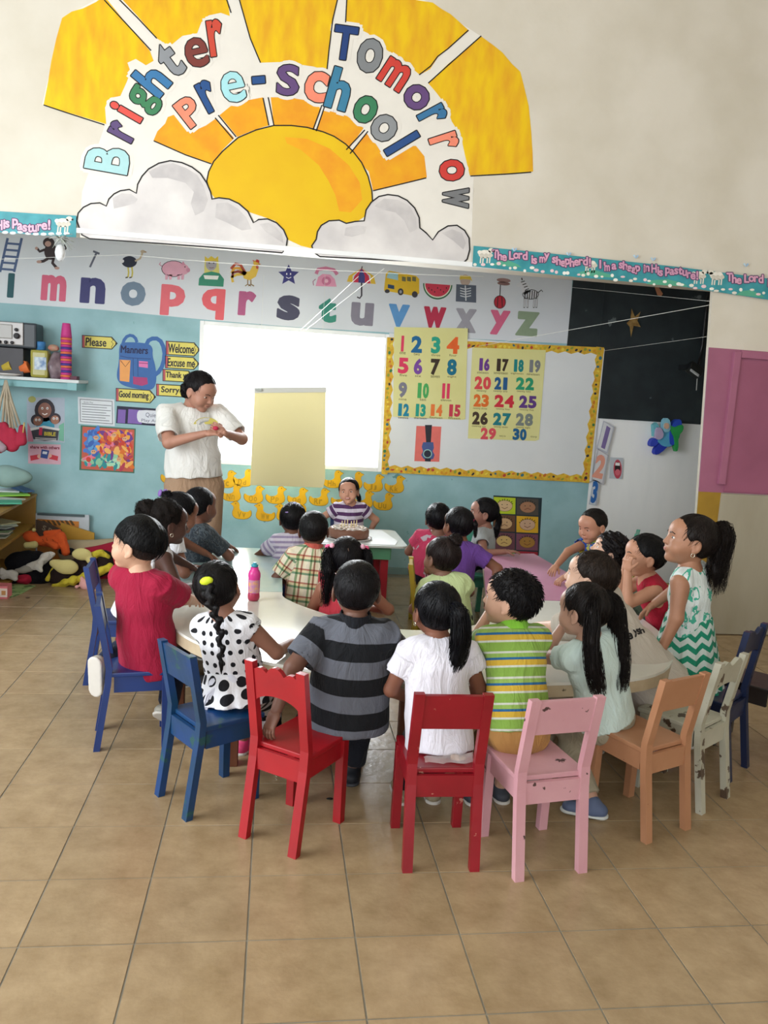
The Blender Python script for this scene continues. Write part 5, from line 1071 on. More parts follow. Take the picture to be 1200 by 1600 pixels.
    # ---- shirt or dress top
    def tc_of(V):
        d = V-Pc; a, b_, c = d@r, d@f, d@u; th = np.arctan2(a, -b_)*.095*s; C_ = np.stack([th, b_, c], 1)
        for (S_, E_, W_), sg in zip(J, (-1, 1)):
            t_ = nrm(E_-S_); e = V-S_; h = e@t_; rd = np.linalg.norm(e-h[:, None]*t_, axis=1); m_ = (h > .012*s) & (rd < .062*s) & (h < la*1.3) & (sg*a > sw_*.86)
            z0 = (S_-Pc)@u; C_[m_, 2] = z0-h[m_]; q = np.cross(t_, f); C_[m_, 0] = np.arctan2(e[m_]@q, -(e[m_]@f))*.05+sg*.3
        return C_
    sh = dict(mat=None, sleeve=.45, g=.009, hem=-.02, collar=None, flare=.0, kind='tee', neck=.044, amp=.0022, seed=1); sh.update(shirt or {})
    g = sh['g']; T = Sdf(); torso(T, g)
    hemz = sh['hem']*s
    T.cap(tl(.3), Pc+u*(hemz-.02), .090*s*fat+g+.003, .101*s*fat+g+sh['flare'], .03, 'u', fr, (1, .82, 1))
    if sh['sleeve'] > 0:
        for S_, E_, W_ in J:
            t_ = nrm(E_-S_); e1 = S_+t_*(la*min(sh['sleeve'], 1.)); T.cone(S_-t_*.015*s, e1, .040*s*af+g*.6, (.036 if sh['sleeve'] < .9 else .031)*s*af+g+.002, .022)
            if sh['sleeve'] > 1: e2 = E_+nrm(W_-E_)*lb*(sh['sleeve']-1); T.cap(E_, e2, .031*s*af+g*.7, .026*s+g*.6, .01)
            else: T.cone(e1-t_*.022*s, e1+t_*.02, .031*s*af+g*.5, .036*s*af+g*.5, .003, 's')
    if sh['kind'] == 'tank':
        for (S_, E_, W_), sg in zip(J, (-1, 1)): T.ell(S_+r*sg*.040*s-u*.03*s, (.052*s, .062*s, .075*s), .008, 's', fr)
    T.cap(Nb-u*.012*s+f*.01, Nb+u*.08*s+f*.01, sh['neck']*s, (sh['neck']+.016)*s, .006, 's')
    big = 1.; T.half(Pc+u*hemz, u, Pc-big, Pc+big, .004); T.noise(sh['amp']*1.25, 34, (1, 1, .55), sh['seed']); T.fold = 1
    V, Q = T.mesh(.0062*max(1, s*.9)); top = npmesh(sh.get('name', 'shirt'), V, Q, sh['mat'], root, tc=tc_of(V), world=True)
    if sh['collar']:
        CS = Sdf(); c0 = Nb+u*.008*s+f*.002; CS.cone(c0-u*.022, c0+u*.020*s, .060*s, .050*s, .006); CS.cone(c0-u*.04, c0+u*.05*s, .050*s, .045*s, .003, 's'); v_, q_ = CS.mesh(.004); npmesh('collar', v_, q_, sh['collar'], top, tc=tc_of(v_), world=True)
    # ---- trousers, shorts, skirt
    lg = dict(kind='pants', mat=None, len=1.9, seed=3, r=.0, n=9, hem=None); lg.update(legs or {})
    G = Sdf(); G.cap(Pc-u*.010, Pc+u*.04*s, (.098 if lg['kind'] == 'shorts' else .094)*s*fat+(.010 if lg['kind'] == 'shorts' else .004), .088*s*fat+.003, .02, 'u', fr, (1, .80 if lg['kind'] == 'shorts' else .74, 1))
    if lg['kind'] in ('pants', 'shorts'):
        for H_, kn, an in K:
            if lg['kind'] == 'shorts': G.cone(H_, H_+(kn-H_)*.92, .070*s*fat, .055*s*fat+.004, .03)
            else: G.cap(H_, kn, .064*s*fat, .048*s*af, .03); G.cone(kn, kn+(an-kn)*(lg['len']-1), .046*s*af, .040*s*af, .012)
        G.noise(.0028, 38, (1, 1, 1), lg['seed']); G.fold = 1
    elif lg['kind'] == 'skirt':                      # gathered skirt hanging round a seated child
        for H_, kn, an in K: G.cap(H_, kn+(kn-H_)*.05, .070*s, .062*s, .06); G.cone(kn+np.array([0, 0, .02]), kn+f*.015+np.array([0, 0, -.10*s]), .058*s, .066*s, .03, amp=.006, n=6)
        G.cone(Pc+u*.06*s, Pc-np.array([0, 0, .055*s])-f*.02, .095*s, .125*s+lg['r'], .03, amp=.008, n=lg['n'])
    else:                                              # long flared dress, standing
        G.cone(Pc+u*.12*s, np.array([Pc[0], Pc[1], lg['hem']]), .088*s, .150*s+lg['r'], .03, amp=.011, n=lg['n'], ph=1.)
    V, Q = G.mesh(.0068*max(1, s*.9)); nm = {'pants': 'trousers', 'shorts': 'shorts', 'skirt': 'skirt', 'dress': 'skirt'}[lg['kind']]; npmesh(nm, V, Q, lg['mat'], root, tc=tc_of(V), world=True)
    # ---- shoes
    for (H_, kn, an), fd_ in zip(K, fdir):
        sd_ = nrm(fd_) if fd_ is not None else nrm(F0*[1, 1, 0]); dn = nrm(an-kn)
        ff = nrm(sd_-dn*(sd_@dn)) if np.linalg.norm(sd_-dn*(sd_@dn)) > .2 else sd_
        if an[2] < .075*s+.03: ff = sd_; up_ = np.array([0, 0, 1.])
        else: up_ = -nrm(dn-ff*(dn@ff))
        rr = np.cross(ff, up_); fz = np.stack([rr, ff, up_]); a0 = an-up_*.022*s
        O = Sdf(); O.cap(a0-ff*.025*s, a0+ff*.085*s-up_*.006, .030*s, .027*s, .01, 'u', fz, (1, 1, .85)); O.cap(an, a0, .030*s, .03*s, .015); O.half(a0-up_*.018*s, up_, a0-.3, a0+.3, .003); v_, q_ = O.mesh(.005*s)
        so = npmesh('shoe', v_, q_, flatm(shoe), root, world=True)
        O = Sdf(); O.cap(a0-ff*.027*s-up_*.018*s, a0+ff*.088*s-up_*.018*s, .0315*s, .030*s, .004, 'u', fz, (1, 1, .9)); O.half(a0-up_*.012*s, -up_, a0-.3, a0+.3, .002); O.half(a0-up_*.025*s, up_, a0-.3, a0+.3, .002); v_, q_ = O.mesh(.005*s); npmesh('sole', v_, q_, flatm(hk.get('sole', '#c8c4bc')), so, world=True)
    # ---- hair
    mh = hairm(hc, hk.get('rough', .42)); parts = []
    HV = lambda m_: (Hc+(m_[0]*s)@RH.T, m_[1])
    if hair == 'short': c_ = capc('short', th=.009, front=(.070, .050), back=(-.066, -.058)); parts = [HV(c_), HV(fl_strands(340, .04, 3, .003))]
    elif hair == 'crop': c_ = capc('crop', th=.0045, front=(.072, .056), back=(-.066, -.064), amp=.0005); parts = [HV(c_), HV(fl_strands(300, .018, 5, .002, .0008, .0045, back=(-.064, -.06)))]
    elif hair == 'bowl': c_ = capc('bowl', th=.014, puff=.004, front=(.080, .040), back=(-.085, -.012), amp=.002); parts = [HV(c_), HV(fl_strands(500, .06, 7, .003, .0012, .014, front=(.080, .046), back=(-.085, -.008)))]; f_ = capc('fade', th=.003, front=(.060, .030), back=(-.066, -.068), amp=.0004); npmesh('shaved_hair', *HV(f_), hairm('#3c302c', .7), root, world=True)
    elif hair == 'spiky': c_ = capc('spiky', th=.010, puff=.006, front=(.072, .058), back=(-.066, -.06)); parts = [HV(c_), HV(fl_strands(900, .020, 9, .002, .0026, .010, jit=.35, up=.45))]
    elif hair == 'curly':
        c_ = capc('curly', th=.020, puff=.004, front=(.082, .04), back=(-.07, -.075), amp=.005, freq=220, st=(1, 1, 1)); parts = [HV(c_)]
        R_ = np.random.RandomState(4); D_ = R_.normal(size=(420, 3)); D_ /= np.linalg.norm(D_, axis=1)[:, None]; P = np.array([0, -.014, .024])+D_*np.array([.094, .108, .10]); P = P[(P[:, 2] > P[:, 1]*.9-.03) & (P[:, 1] < .085)]; t = np.linspace(0, 6.5, 9); a_ = nrm([1, .3, .2])
        Q_ = P[:, None]+.0065*(np.cos(t)[None, :, None]*R_.normal(size=(len(P), 1, 3))+np.sin(t)[None, :, None]*R_.normal(size=(len(P), 1, 3)))*.7; parts.append(HV(tubes(Q_, np.full(Q_.shape[:2], .0012))))
    else:
        c_ = capc('girl'+str(hk.get('tight', 1)), th=.008 if hk.get('tight', 1) else .016, front=(.070, .048), back=(-.060, -.078), amp=.0012, freq=150, low=.05 if hk.get('tight', 1) == 0 else 0.); parts = [HV(c_), HV(fl_strands(380, .07, 11, .0015, .0009, .008 if hk.get('tight', 1) else .016, back=(-.06, -.072), jit=.1))]
    ob = []
    for tl_ in hk.get('tails', []):                  # guide points in the head frame: list of (x,y,z), radii, wave
        P = [W2(p) if not isinstance(p, tuple) or len(p) != 4 else np.array(p[:3]) for p in tl_['pts']]; rad = tl_['r']; G = Sdf()
        for i in range(len(P)-1): G.cap(P[i], P[i+1], rad[i]*s*.8, rad[i+1]*s*.8, .012)
        G.noise(.0035*tl_.get('rough', 1), 110, (1, 1, .3), 5); parts.append(G.mesh(.0052))
        R_ = np.random.RandomState(len(P)); N_ = tl_.get('n', 130); K_ = 14; tt = np.linspace(0, len(P)-1.001, K_); PA = np.array(P); i0 = tt.astype(int); ft = tt-i0; C_ = np.array(cr_pts(PA, tt)); rr_ = np.interp(tt, np.arange(len(P)), np.array(rad)*s)
        off = R_.normal(size=(N_, 3)); off /= np.linalg.norm(off, axis=1)[:, None]; off *= R_.uniform(.75, 1.12, (N_, 1)); wv = tl_.get('wave', .003); ph = R_.uniform(0, 6.28, (N_, 1, 1)); end = R_.uniform(.8, 1.06, (N_, 1, 1))
        Q_ = C_[None]+off[:, None]*rr_[None, :, None]+wv*np.sin(tt[None, :, None]*3+ph)*np.array([1, .6, .2])
        if tl_.get('fray'): Q_ = Q_+off[:, None]*(np.linspace(0, 1, K_)**2.5)[None, :, None]*tl_['fray']
        parts.append(tubes(Q_, np.broadcast_to(np.linspace(.0017, .0006, K_)[None], Q_.shape[:2])))
        if tl_.get('tie'): tc_ = np.array(P[0])*.7+np.array(P[1])*.3; G = Sdf(); ax_ = nrm(P[1]-P[0]); G.cone(tc_-ax_*.009*s, tc_+ax_*.009*s, rad[0]*s*1.25, rad[0]*s*1.25, .003); v_, q_ = G.mesh(.004); ob.append(('hair_tie', v_, q_, flatm(tl_['tie'])))
    for bl in hk.get('balls', []):                   # buns and puffs
        G = Sdf(); c0 = W2(bl[0]); br = np.array(bl[1], float)*s; G.ell(c0, br); G.noise(bl[2], 170, (1, 1, 1), 8); parts.append(G.mesh(.0045)); R_ = np.random.RandomState(3); N_ = 260; D_ = R_.normal(size=(N_, 3)); D_ /= np.linalg.norm(D_, axis=1)[:, None]; t = np.linspace(0, 5, 8)
        Q_ = c0+D_[:, None]*br*1.02+.006*(np.cos(t)[None, :, None]*R_.normal(size=(N_, 1, 3))+np.sin(t)[None, :, None]*R_.normal(size=(N_, 1, 3)))*.6; parts.append(tubes(Q_, np.full(Q_.shape[:2], .0010)))
    if hk.get('braid'):
        P = [W2(p) for p in hk['braid']['pts']]; PA = np.array(P); n = hk['braid']['n']; tt = np.linspace(0, len(P)-1.001, n); C_ = np.array(cr_pts(PA, tt)); G = Sdf(); R0 = hk['braid']['r']*s
        for i in range(n-1):
            ax_ = nrm(C_[i+1]-C_[i]); sd = nrm(np.cross(ax_, f)); q = R0*(1-.45*i/n); G.cap(C_[i]+sd*q*.7*(-1)**i-ax_*q*.3, C_[i+1]-sd*q*.25*(-1)**i, q*.72, q*.5, .004)
        G.noise(.0012, 300, (1, 1, .5), 3); parts.append(G.mesh(.0042)); G = Sdf(); G.cap(C_[-1], C_[-1]+nrm(C_[-1]-C_[-2])*.045, R0*.5, R0*.15); parts.append(G.mesh(.005))
    V, Q = join(parts); ho = npmesh('hair', V, Q, mh, root, world=True)
    for n_, v_, q_, m_ in ob: npmesh(n_, v_, q_, m_, ho, world=True)
    for c_, r_, p_ in hk.get('clips', []):
        b = MB(); b.ball(tuple(W2(p_)), tuple(np.array(r_)*s), Matrix(RH.tolist()), 10); b.build('hair_clip', flatm(c_), ho, world=True)
    for sg in hk.get('rings', []): b = MB(); c0 = W2((sg*.078, .000, -.042)); b.tube([tuple(c0+RH@np.array([0, math.cos(a_)*.007, math.sin(a_)*.008])*s) for a_ in np.linspace(0, 6.28, 11)], .0014*s, 5); b.build('earring', M('earring_metal', '#d8d4c0', .2, .5, metal=.9), root, world=True)
    info = dict(root=root, Pc=Pc, u=u, f=f, r=r, Sc=Sc, Nb=Nb, J=J, K=K, top=top, W2=W2, tl=tl, fr=fr)
    return info
def cr_pts(P, tt):
    out = []
    for t in tt:
        i = int(t); k = t-i; a, b, c, d = P[max(i-1, 0)], P[i], P[min(i+1, len(P)-1)], P[min(i+2, len(P)-1)]; out.append(.5*((2*b)+(-a+c)*k+(2*a-5*b+4*c-d)*k*k+(-a+3*b-3*c+d)*k**3))
    return out
# ================================================================== the people
from mathutils.bvhtree import BVHTree
def decal(name, parent, top, items, mat, up=.0025):
    """ink printed on cloth: flat shapes laid on the garment's own surface"""
    me = top.data; n = len(me.vertices); co = np.empty(n*3, np.float32); me.vertices.foreach_get('co', co); bv = BVHTree.FromPolygons([tuple(v) for v in co.reshape(-1, 3).tolist()], [tuple(p.vertices) for p in me.polygons])
    V, F = [], []; o = Vector((0, 0, CAM_H))
    for P, Fs in items:
        m_ = len(V); okk = True; T_ = []
        for x, y in P:
            d = Vector(tuple(ray(x, y))).normalized(); h = bv.ray_cast(o, d)
            if h[0] is None: okk = False; break
            T_.append(tuple(h[0]-d*up))
        if okk: V += T_; F += [tuple(m_+i for i in f) for f in Fs]
    if V: return vf(name, V, F, mat, parent, world=True)
def glyph_px(ch, cx, cy, h, wd, rot):
    V, F, d = glyph(ch)[1]; W = V*np.array([wd/d[0], h/d[1]]); a = math.radians(rot); return [(cx+x*math.cos(a)-y*math.sin(a), cy-(x*math.sin(a)+y*math.cos(a))) for x, y in W], F
V3 = lambda *a: np.array(a, float)
WH = '#dcdde2'
# -- front row, seen from behind
i1 = person('boy in a red t-shirt with a black bowl haircut, kneeling on the blue chair', onY(214, 852, 3.35), onY(232, 1028, 3.42), hy=72, hp=6, ty=-30, s=1.08, skin='#c69c82', fat=1.08, hands=(onZ(300, 930, .53), onZ(318, 945, .535)), ehint=(None, V3(.6, -.6, -.5)), feet=(onY(158, 1040, 3.46), V3(-.42, 3.45, .12)), knee=V3(.2, 1, .1), fdir=(V3(-.05, 0, -1), None),
       shirt=dict(mat=cloth('red_tee', '#8e1634'), sleeve=.8, hem=-.05, g=.013, seed=2), legs=dict(mat=cloth('navy_shorts', '#1c2438'), kind='pants'), hair='bowl', hc='#101013', shoe='#a39f94', lips='#b8807c')
i2 = person('girl in a white dress with black polka dots, black braid and lime hair tie', onY(341, 921, 3.02), V3(-.105, 3.02, .40), hy=-12, hr=-16, ty=-20, s=1.02, skin='#8c6250', hands=(V3(-.22, 3.36, .53), V3(.095, 3.12, .53)), ehint=(None, V3(.7, -.8, -1)), fat=1.0, sw=.92,
       shirt=dict(mat=cloth('dots_top', '#d9d9de', 'dots', ['#17171c'], .040, amt=.24), sleeve=.2, kind='tee', hem=.06, name='dress_bodice', g=.009), legs=dict(mat=cloth('dots_skirt', '#d9d9de', 'dots', ['#17171c'], .052, amt=.34), kind='skirt', r=.01), hair='girl',
       hk=dict(tight=1, braid=dict(pts=[(0, -.088, .052), (.0, -.118, .0), (.008, -.116, -.07), (.004, -.115, -.15), (-.012, -.125, -.24)], r=.021, n=15), clips=[('#c4d42c', (.026, .014, .016), (0, -.100, .056))]), shoe='#c83c68')
pc = i2['tl'](.22)-i2['f']*.085
b = MB(); b.tube([tuple(i2['tl'](.22)+i2['r']*.094*math.sin(a_)-i2['f']*.076*math.cos(a_)) for a_ in np.linspace(-1.6, 1.6, 12)], .010, 6)
for sx in (-1, 1): b.ball(tuple(pc+i2['r']*sx*.035), (.038, .016, .022), Matrix.Rotation(sx*.4, 3, 'Y'), 10)
for sx, L_ in ((-1, .20), (1, .15)):
    p0 = pc; P = [p0, p0+V3(-.03*sx-.03, -.012, -.05), p0+V3(-.05*sx-.03, -.02, -.12), p0+V3(-.04*sx-.05, -.012, -L_)]
    for q in (-.008, 0, .008): b.tube([tuple(p+V3(q, 0, 0)) for p in P], .008, 5, .004)
b.build('white_sash', M('sash_satin', '#cfd0dc', .4, .5, var=.08), i2['root'], world=True)
i3 = person('boy seen from behind in a black and grey striped polo shirt', onY(557, 924, 2.80), V3(.305, 2.80, .41), hy=-5, ty=-10, s=1.08, skin='#6c4a3c', fat=1.22, sw=1.06, hands=(V3(.0, 2.64, .362), V3(.50, 3.05, .53)), curl=(.5, .3), ehint=(V3(-.8, -.4, .1), None), feet=(V3(.1, 3.12, .045), V3(.36, 3.02, .05)),
       shirt=dict(mat=cloth('striped_polo', '#111318', 'stripe', [(0, '#101216'), (.5, '#5a5d66')], .125, offs=.045), sleeve=.8, hem=-.075, collar=cloth('black_knit', '#14161c'), g=.014, flare=.012), legs=dict(mat=cloth('dark_jeans', '#191c24')), hair='crop', hc='#141316', shoe='#1c1e24', hk=dict(sole='#3a3c40'))
i4 = person('girl with a black ponytail in a plain white t-shirt, seen from behind', onY(681, 955, 2.72), V3(.605, 2.62, .41), hy=14, ty=2, s=1.0, skin='#7c503e', fat=.98, hands=(V3(.53, 2.80, .43), V3(.69, 2.80, .43)), ehint=(V3(-1, -.7, -.2), V3(1, -.7, -.2)), sw=1.06,
       shirt=dict(mat=cloth('white_tee', '#d6d4de'), sleeve=.5, hem=-.085, g=.012, flare=.014, amp=.003, seed=5), legs=dict(mat=cloth('black_leggings', '#17171c')), hair='girl', hc='#101014',
       hk=dict(tight=1, tails=[dict(pts=[(.012, -.085, .040), (.028, -.122, .025), (.040, -.128, -.05), (.036, -.118, -.13), (.012, -.112, -.22)], r=[.016, .030, .034, .028, .010], n=220, tie='#26204a', wave=.004, fray=.01)], rings=[-1]), shoe='#8c8068')
i5 = person('boy with spiky black hair in a green, yellow and blue striped polo shirt', onY(797, 938, 2.75), V3(.895, 2.62, .41), hy=58, hp=4, ty=6, s=1.0, skin='#c49a82', hands=(onY(764, 958, 2.93), V3(.98, 3.0, .53)), hdir=(V3(.1, 0, 1), None), palm=(V3(-1, .3, 0), None), curl=(.5, .3), ehint=(V3(-.6, 0, -.9), None),
       shirt=dict(mat=cloth('green_polo', '#8cc04c', 'stripe', [(0, '#7fa348'), (.26, '#c4c8bc'), (.34, '#c4a23a'), (.56, '#28608f'), (.66, '#8bab56'), (.82, '#c4c8bc'), (.90, '#7fa348')], .088), sleeve=.6, hem=-.02, collar=cloth('green_knit', '#7fbc3c'), g=.010, amp=.0015), legs=dict(mat=cloth('khaki_shorts', '#a87c48'), kind='shorts'), hair='spiky', hc='#121013', shoe='#3c4048')
i6 = person('girl with long dark hair in a pale mint t-shirt and khaki trousers', onY(912, 955, 2.82), onY(948, 1122, 2.82), hy=38, hp=-4, ty=14, s=1.02, skin='#b48c78', hands=(onY(879, 980, 2.98), V3(1.30, 3.15, .53)), hdir=(V3(.1, .1, 1), None), palm=(V3(-1, .2, 0), None), curl=(1.0, .3), ehint=(V3(-.7, -.3, -.8), None), feet=(V3(1.10, 3.05, .045), V3(1.25, 2.72, .055)), fdir=(None, V3(-.75, .3, 0)), knee=V3(-.5, 1, .5),
       shirt=dict(mat=cloth('mint_tee', '#c0d2cc'), sleeve=.4, hem=-.015, g=.009, seed=7), legs=dict(mat=cloth('khaki_trousers', '#98907c'), kind='pants', len=1.85), hair='girl', hc='#1e1716', shoe='#54607c',
       hk=dict(tight=1, sole='#c4c8c4', tails=[dict(pts=[(-.040, -.068, .075), (-.078, -.082, .02), (-.092, -.088, -.08), (-.090, -.100, -.17), (-.075, -.115, -.26)], r=[.016, .024, .026, .022, .008], n=200, wave=.006, fray=.02), dict(pts=[(.034, -.076, .070), (.070, -.092, .02), (.088, -.094, -.07), (.090, -.108, -.17), (.076, -.12, -.27)], r=[.018, .028, .032, .026, .009], n=230, wave=.006, fray=.02)]))
i7 = person('child with brown hair leaning on the table in a wide cream t-shirt printed with letters', onY(922, 903, 3.18), onY(1018, 1062, 3.14), hy=58, hp=8, ty=48, s=1.08, skin='#c8a28c', fat=1.05, hands=(V3(1.18, 3.45, .53), V3(1.50, 3.50, .53)), ehint=(V3(-.3, -.6, .1), V3(.6, .5, 0)),
       shirt=dict(mat=cloth('cream_tee', '#b9b1a6'), sleeve=.9, hem=-.06, g=.026, flare=.03, amp=.003, seed=9), legs=dict(mat=cloth('olive_shorts', '#7c6c50'), kind='shorts'), hair='short', hc='#2e221d')
its = []
for ch, x, y, h_, w_, r_ in (('.', 966, 999, 4, 3, 12), ('e', 976, 994, 11, 10, 14), ('y', 986, 989, 12, 8, 16), ('s', 990, 987, 9, 6, 20), ('h', 995, 985, 10, 7, 24), ('o', 1001, 982, 7, 5, 24)): its.append(glyph_px(ch, x+8, y, h_, w_, r_))
decal('shirt_print', i7['root'], i7['top'], its, flatm('#17171a'))
i8 = person('girl standing in a white and green chevron dress with a wavy brown ponytail', onY(1078, 846, 3.25), V3(1.87, 3.27, .52), hy=78, hp=10, ty=42, s=1.12, skin='#a0735a', stand=True, fat=.98, hands=(onZ(1034, 1014, .53), onZ(990, 969, .53)), alen=.86, ehint=(V3(.3, -.3, .1), V3(.4, .3, 0)), feet=(V3(1.80, 3.24, .06), V3(1.93, 3.34, .06)),
       shirt=dict(mat=cloth('white_leaf_bodice', '#d2dcdc', 'blotch', [(0, '#d2dcdc'), (.56, '#46a890'), (.64, '#d2dcdc')], .07), kind='tank', sleeve=0, hem=.06, g=.008, name='dress_bodice'), legs=dict(mat=cloth('chevron_skirt', '#d2dcdc', 'chevron', [(0, '#c2d0cc'), (.5, '#1f8468')], .050), kind='dress', hem=.30, n=8), hair='girl', hc='#201613',
       hk=dict(tight=1, tails=[dict(pts=[(0, -.078, .072), (.0, -.106, .082), (.0, -.126, .04), (.0, -.126, -.03), (.0, -.132, -.09), (.0, -.145, -.15)], r=[.018, .028, .034, .034, .028, .012], n=260, wave=.011, fray=.03, rough=1.4)], rings=[-1]), lips='#a0605c', shoe='#b08cb0')
i9 = person('boy in a red tank top holding his hands to his mouth', onY(1006, 870, 3.70), V3(2.02, 3.70, .43), hy=84, hp=2, ty=76, s=1.04, skin='#b5846a', hands=(onY(981, 893, 3.60), onY(976, 893, 3.72)), hdir=(V3(-.1, 0, 1), V3(-.1, 0, 1)), palm=(V3(-1, -.3, 0), V3(-1, .3, 0)), curl=(1.1, 1.1), ehint=(V3(-.2, -.3, -1), V3(-.2, .4, -1)),
       shirt=dict(mat=cloth('red_jersey', '#a81c34'), kind='tank', sleeve=0, hem=-.05, g=.009), legs=dict(mat=cloth('black_shorts', '#1c1c22'), kind='shorts'), hair='short', hc='#111013', lips='#a8685c')
i10 = person('curly-haired child looking up, behind the boy in the red tank top', onY(950, 864, 4.08), V3(2.03, 4.10, .40), hy=78, hp=26, ty=82, s=.98, skin='#c49c86', hands=(onZ(940, 935, .53), onZ(915, 925, .53)), shirt=dict(mat=cloth('grey_green_tee', '#6c8478'), sleeve=.5), legs=dict(mat=MATS['dark_jeans']), hair='curly', hc='#141012')
i11 = person('boy in a blue and yellow shirt reaching over the pink table', onY(926, 822, 4.70), V3(2.08, 4.76, .42), hy=116, hp=-16, hr=0, ty=95, s=1.0, skin='#b4826a', alen=1.3, hands=(onZ(876, 906, .535), onZ(864, 888, .565)), curl=(.7, .5), ehint=(V3(0, -.6, .2), V3(0, .6, .2)), blink=.6,
       shirt=dict(mat=cloth('blue_yellow_shirt', '#28508c', 'blotch', [(0, '#5c9ccc'), (.40, '#23489c'), (.52, '#c8c43c'), (.62, '#28508c'), (.72, '#8cc860')], .05), sleeve=.5, collar=cloth('lime_knit', '#7cc45c')), legs=dict(mat=MATS['dark_jeans']), hair='crop', hc='#1a1514', lips='#a86860')
# -- inside the horseshoe
i12 = person('girl in a pale grey t-shirt in profile at the far end of the pink table', onY(755, 802, 5.48), V3(1.50, 5.52, .41), hy=84, hp=4, ty=66, s=1.03, skin='#9c7060', hands=(onZ(790, 862, .53), None), ehint=(V3(0, -.7, -.4), None), shirt=dict(mat=cloth('grey_tee', '#a9b0b4'), sleeve=.45, hem=-.06), legs=dict(mat=MATS['dark_jeans']), hair='girl', hc='#121014', hk=dict(tight=1, tails=[dict(pts=[(0, -.088, .02), (0, -.112, -.02), (0, -.112, -.09), (0, -.105, -.15)], r=[.014, .019, .018, .008], n=120, fray=.01)]))
i13 = person('girl in a purple t-shirt with a pink hair tie, seen from behind', onY(716, 821, 4.75), V3(1.09, 4.66, .41), hy=22, ty=-16, s=1.06, skin='#80543f', fat=1.05, hands=(None, V3(1.32, 4.58, .40)), ehint=(None, V3(1, -.2, -.3)), shirt=dict(mat=cloth('purple_tee', '#64408c'), sleeve=.6, hem=-.03, g=.011), legs=dict(mat=cloth('purple_leggings', '#3c3050', 'blotch', [(0, '#3c3050'), (.55, '#8c5078'), (.65, '#3c4c6c')], .05)), hair='girl', hc='#151216', hk=dict(tight=1, tails=[dict(pts=[(.030, -.078, .050), (.046, -.100, .020), (.050, -.104, -.05)], r=[.012, .015, .007], n=70, tie='#d84070')]))
i14 = person('child with short black hair in a pink and grey shirt, behind the girl in purple', onY(684, 812, 5.12), V3(1.02, 5.14, .40), hy=-4, ty=-20, s=1.02, skin='#7c5646', hands=(None, None), shirt=dict(mat=cloth('pink_tee', '#b83c5c', 'blotch', [(0, '#b83c5c'), (.6, '#b0a4ac')], .12), sleeve=.5), legs=dict(mat=MATS['dark_jeans']), hair='short', hc='#131116')
i15 = person('girl with a dark bun in a pale lime t-shirt on the olive yellow chair', onY(690, 872, 4.08), V3(.945, 4.02, .40), hy=30, ty=-22, s=1.06, skin='#84604f', fat=1.0, sw=.92, hands=(V3(.85, 4.3, .42), V3(1.12, 4.35, .45)), ehint=(None, V3(.8, -.1, -.6)), shirt=dict(mat=cloth('lime_tee', '#bccc96'), sleeve=.4, hem=-.05, g=.013), legs=dict(mat=MATS['dark_jeans']), hair='girl', hc='#2a201e', hk=dict(tight=1, balls=[((.028, -.060, .100), (.034, .030, .030), .004)], clips=[('#5c2430', (.016, .010, .010), (.020, -.060, .108))]))
i16 = person('girl in a coral sleeveless top with two bobbled pigtails and a centre parting', onY(540, 874, 3.92), V3(.375, 3.90, .40), hy=0, hp=6, ty=0, s=1.08, skin='#94624e', hands=(V3(.30, 4.12, .44), V3(.55, 4.08, .42)), ehint=(None, V3(1, -.4, -.5)), shirt=dict(mat=cloth('coral_top', '#c8404e'), kind='tank', sleeve=0, hem=-.06, g=.012), legs=dict(mat=cloth('coral_shorts', '#b03c4c'), kind='shorts'), hair='girl', hc='#121014',
       hk=dict(tight=1, tails=[dict(pts=[(-.070, -.030, .062), (-.086, -.056, .03), (-.084, -.076, -.03), (-.078, -.088, -.11), (-.085, -.09, -.18)], r=[.016, .026, .028, .022, .008], n=150, wave=.010, fray=.015), dict(pts=[(.072, -.030, .062), (.096, -.045, .035), (.100, -.055, -.03), (.096, -.065, -.10)], r=[.014, .020, .020, .008], n=110, wave=.004)],
               clips=[('#e85c8c', (.016, .012, .014), (-.086, -.03, .066)), ('#e8a8bc', (.012, .012, .012), (-.070, -.046, .078)), ('#e85c8c', (.016, .012, .014), (.086, -.03, .066)), ('#d8a0b4', (.012, .012, .012), (.070, -.046, .078)), ('#6c5448', (.0022, .070, .004), (0, -.058, .078))]))
i17 = person('boy in a green and red plaid shirt seen from behind', onY(490, 829, 4.45), V3(.215, 4.38, .40), hy=-4, hr=-3, ty=8, s=1.06, skin='#6e4a3c', hands=(V3(.14, 4.52, .45), V3(.32, 4.55, .42)), ehint=(V3(-.8, -.5, -.3), None), shirt=dict(mat=cloth('plaid_shirt', '#b8b48c', 'plaid', ([(0, '#ece8dc'), (.26, '#8ea884'), (.42, '#ece6d0'), (.58, '#b08476'), (.72, '#f0ead8')], [(0, '#f2eee2'), (.28, '#7ca488'), (.44, '#efe4c4'), (.62, '#c07c70'), (.74, '#f2eee2')]), .075), sleeve=.8, hem=-.07, g=.013, collar=cloth('red_collar', '#b8584c')), legs=dict(mat=MATS['dark_jeans']), hair='crop', hc='#1c1a1c')
